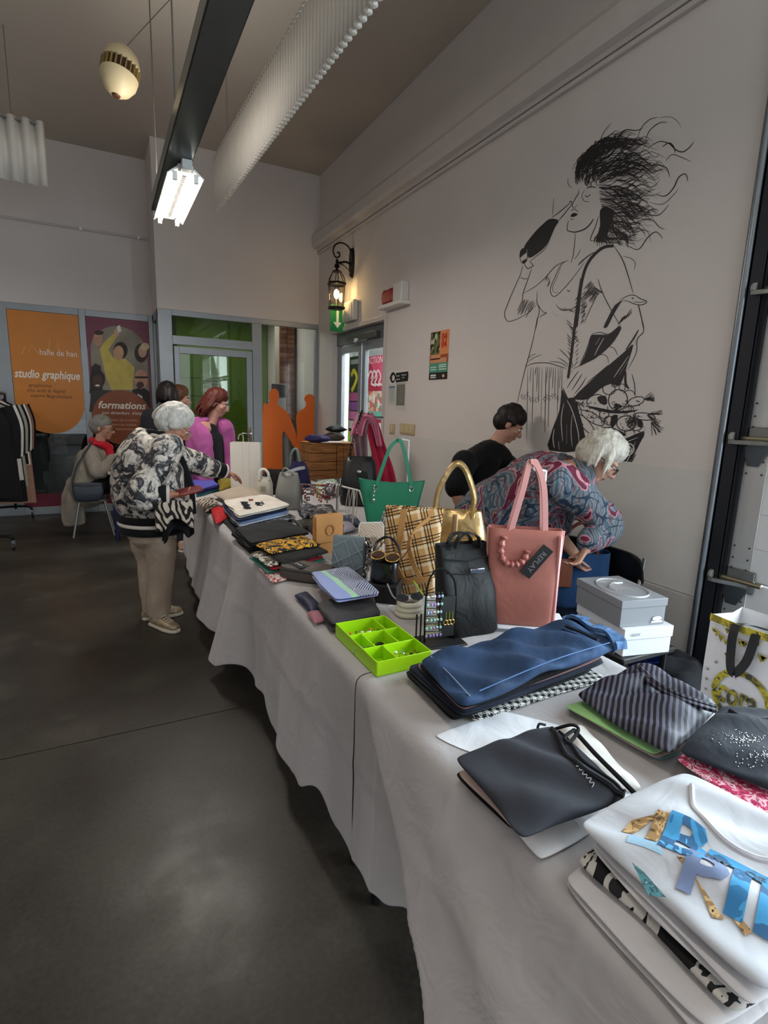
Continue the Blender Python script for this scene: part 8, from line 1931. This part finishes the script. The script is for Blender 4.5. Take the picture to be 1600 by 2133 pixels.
I.hatch((735, 1270), (800, 1350), (-60, 70), 12, MA, 6, rnd); I.hatch((700, 1340), (690, 1480), (-40, 40), 10, MA, 5, rnd); I.hatch((240, 1400), (330, 1420), (-50, 110), 9, MA, 5, rnd); I.hatch((500, 1460), (620, 1480), (30, 25), 9, MA, 4, rnd); I.hatch((420, 1220), (440, 1270), (-20, 50), 5, MA, 4, rnd)
I.done('figure_strokes', M_INK)
I = Ink(); f = MBp
I.line([(668, 0), (648, 120), (615, 360), (592, 560), (568, 722)], f, 22, False, 6, 18)
for P, w_ in (([(345, 280), (320, 420), (285, 560), (262, 640), (230, 770), (195, 920)], 5), ([(260, 640), (320, 615), (420, 612), (500, 635), (560, 655)], 6), ([(275, 610), (310, 580), (380, 550)], 4), ([(270, 590), (300, 560), (340, 545)], 4), ([(430, 600), (510, 610), (565, 640)], 5), ([(490, 570), (540, 600), (570, 630)], 5), ([(505, 510), (545, 550), (575, 580)], 6), ([(350, 190), (385, 240), (412, 250), (375, 270), (360, 290)], 5),
              ([(1080, 190), (1100, 280), (1116, 380), (1070, 440), (1062, 540), (1000, 660)], 6), ([(1080, 370), (1040, 440), (985, 520)], 12), ([(1050, 440), (1060, 480)], 6), ([(735, 410), (700, 520), (650, 630)], 5), ([(740, 402), (800, 390), (860, 404), (910, 370), (940, 340)], 6), ([(600, 655), (680, 620), (760, 580), (800, 552), (850, 565), (862, 620)], 5), ([(850, 492), (900, 505), (930, 560)], 5), ([(700, 760), (800, 680), (862, 625)], 6), ([(560, 740), (600, 660)], 5),
              ([(560, 795), (600, 730), (645, 670)], 5), ([(595, 810), (640, 740), (670, 690)], 5), ([(615, 835), (660, 780), (700, 715)], 5), ([(640, 860), (690, 790)], 5), ([(530, 790), (560, 860), (605, 950), (590, 1000), (540, 940)], 9), ([(610, 850), (640, 960), (690, 1150), (720, 1190)], 8), ([(690, 1160), (780, 1185), (860, 1195), (960, 1172), (1120, 1104)], 9), ([(1110, 1060), (1128, 1105)], 6), ([(1030, 690), (1050, 770), (1055, 860)], 6), ([(985, 670), (985, 760), (1010, 800)], 18)):
    I.line(P, f, w_)
I.fill([(740, 406), (860, 408), (930, 350), (955, 360), (905, 450), (840, 520), (775, 572), (700, 608), (652, 636), (690, 560), (722, 470)], f, 2)
I.fill([(612, 862), (700, 772), (850, 640), (990, 520), (1042, 478), (1005, 600), (965, 730), (930, 780), (880, 762), (800, 800), (720, 870), (650, 880)], f, 2)
I.fill([(528, 800), (560, 870), (612, 862), (645, 960), (692, 1150), (660, 1250), (432, 1246), (438, 1150), (470, 1050), (505, 960), (515, 870)], f, 2)
I.fill([(880, 1205), (960, 1178), (1122, 1108), (1090, 1190), (1060, 1250), (1030, 1310), (985, 1360), (930, 1400), (905, 1380), (930, 1300)], f, 2)
for x0, y0, x1, y1 in ((1060, 1270, 960, 1420), (1020, 1330, 930, 1430), (990, 1370, 905, 1448), (1000, 1340, 940, 1410)): I.line([(x0, y0), ((x0+x1)/2+6, (y0+y1)/2), (x1, y1)], f, 9)
for x, y1 in ((268, 1190), (292, 760), (308, 1060), (340, 820), (352, 900), (372, 1040), (400, 1120), (412, 760), (425, 1080), (455, 800), (470, 860), (490, 1000), (505, 800), (518, 900), (330, 700), (440, 720)): I.line([(x+8, 640), (x+4, (640+y1)/2), (x, y1)], f, rnd.uniform(2.5, 5))
I.hatch((555, 300), (600, 420), (45, 40), 8, f, 5, rnd); I.hatch((560, 400), (575, 620), (40, 45), 10, f, 5, rnd); I.hatch((640, 130), (640, 600), (-30, 40), 16, f, 4, rnd); I.hatch((700, 100), (760, 60), (60, 40), 7, f, 6, rnd); I.hatch((690, 120), (660, 330), (30, -30), 14, f, 4, rnd); I.hatch((1000, 280), (930, 330), (40, -60), 8, f, 6, rnd)
for k in range(14):                                        # number scrawl on the skirt
    x = 225+k*20; y = 830+rnd.uniform(-10, 40)
    if 350 < x < 380: continue
    I.line([(x, y), (x+14, y+6), (x+2, y+20), (x+16, y+30), (x+4, y+42)], f, 3)
# vegetables
I.oval((930, 880), 68, 76, f, 7, 0, 2*PI, .3); I.oval((865, 800), 46, 42, f, 6); I.oval((905, 770), 20, 16, f, 6); I.oval((960, 790), 22, 26, f, 5); I.oval((1010, 840), 40, 30, f, 5, 3.4, 6.4); I.oval((760, 880), 60, 34, f, 6, 2.6, 6.2, -.4); I.oval((830, 985), 34, 30, f, 6); I.oval((865, 1030), 36, 32, f, 6); I.oval((745, 1010), 95, 32, f, 6, 0, 2*PI, .55); I.oval((700, 1060), 90, 30, f, 6, 0, 2*PI, .9); I.oval((880, 1130), 90, 45, f, 6, 2.8, 6.5, .3); I.oval((920, 1165), 40, 22, f, 5); I.oval((1060, 890), 62, 30, f, 6, 0, 2*PI, -.3); I.oval((1120, 1000), 80, 26, f, 6, 0, 2*PI, .1); I.oval((990, 1050), 70, 55, f, 7); I.oval((1060, 1060), 50, 42, f, 6)
for k in range(6): I.oval((930+2*k, 905+3*k), 60-8*k, 14, f, 3, .3, 2.6, .2)
for k in range(120):
    x, y = rnd.uniform(650, 1090), rnd.uniform(870, 1150)
    if y < 880+.0*(x) or (x > 1000 and y > 1120) or (x < 720 and y > 1080): continue
    a = rnd.uniform(0, PI); L = rnd.uniform(12, 34); I.line([(x, y), (x+L*.5*math.cos(a)+4, y+L*.5*math.sin(a)), (x+L*math.cos(a), y+L*math.sin(a))], f, rnd.uniform(3, 7))
I.fill([(700, 920), (860, 950), (960, 960), (1080, 950), (1000, 975), (860, 975), (730, 940)], f, 2); I.fill([(880, 1000), (930, 990), (910, 1060), (880, 1080)], f, 2); I.fill([(1070, 1020), (1105, 1030), (1100, 1080), (1075, 1070)], f, 2); I.fill([(905, 910), (925, 905), (935, 940), (920, 960), (905, 940)], f, 2); I.fill([(780, 860), (840, 850), (850, 910), (800, 905)], f, 2); I.fill([(860, 1070), (960, 1110), (990, 1140), (940, 1130)], f, 2)
for (cx, cy), (dx, dy), q in (((1120, 875), (75, -10), 13), ((1140, 990), (110, 30), 13), ((1170, 1040), (70, 75), 11), ((630, 890), (40, 60), 9)):
    for k in range(q):
        a = rnd.uniform(-.7, .7); ex, ey = dx*math.cos(a)-dy*math.sin(a), dx*math.sin(a)+dy*math.cos(a); I.line([(cx, cy), (cx+ex*.4, cy+ey*.4+rnd.uniform(-8, 8)), (cx+ex*.75, cy+ey*.75+rnd.uniform(-10, 10)), (cx+ex, cy+ey)], f, rnd.uniform(3, 6))
for k in range(26): x = rnd.uniform(1020, 1080); I.line([(x, 1010+rnd.uniform(-30, 50)), (x-20, 1030+rnd.uniform(-30, 50)), (x-40, 1040+rnd.uniform(-30, 50))], f, 4)
I.done('basket_strokes', M_INK)
I = Ink()                                                  # scraped light lines inside the black areas
for P, w_ in (([(560, 880), (600, 960), (640, 1100), (650, 1200)], 6), ([(540, 900), (520, 1020), (530, 1180)], 5), ([(600, 990), (590, 1100), (600, 1220)], 4), ([(470, 1090), (460, 1160), (470, 1230)], 6), ([(500, 1180), (505, 1240)], 8), ([(560, 1060), (560, 1200)], 4), ([(830, 430), (790, 500), (760, 560)], 5), ([(800, 430), (770, 480)], 8), ([(1010, 560), (940, 660), (900, 720)], 5), ([(1000, 600), (940, 700)], 5), ([(900, 1240), (960, 1200), (1080, 1150)], 5), ([(1060, 1180), (1000, 1320), (950, 1380)], 5), ([(1040, 1240), (990, 1330)], 4)):
    I.line(P, MBp, w_)
I.oval((992, 1240), 56, 44, MBp, 9, 0, 2*PI, -.3); I.oval((1000, 1240), 28, 24, MBp, 7, 0, 2*PI, -.3); I.line([(955, 1270), (960, 1235), (985, 1215)], MBp, 8)
I.n = 0
o = I.done('scraped_lines', M_INKW); o.location.x -= .0012
drop_text_tool()
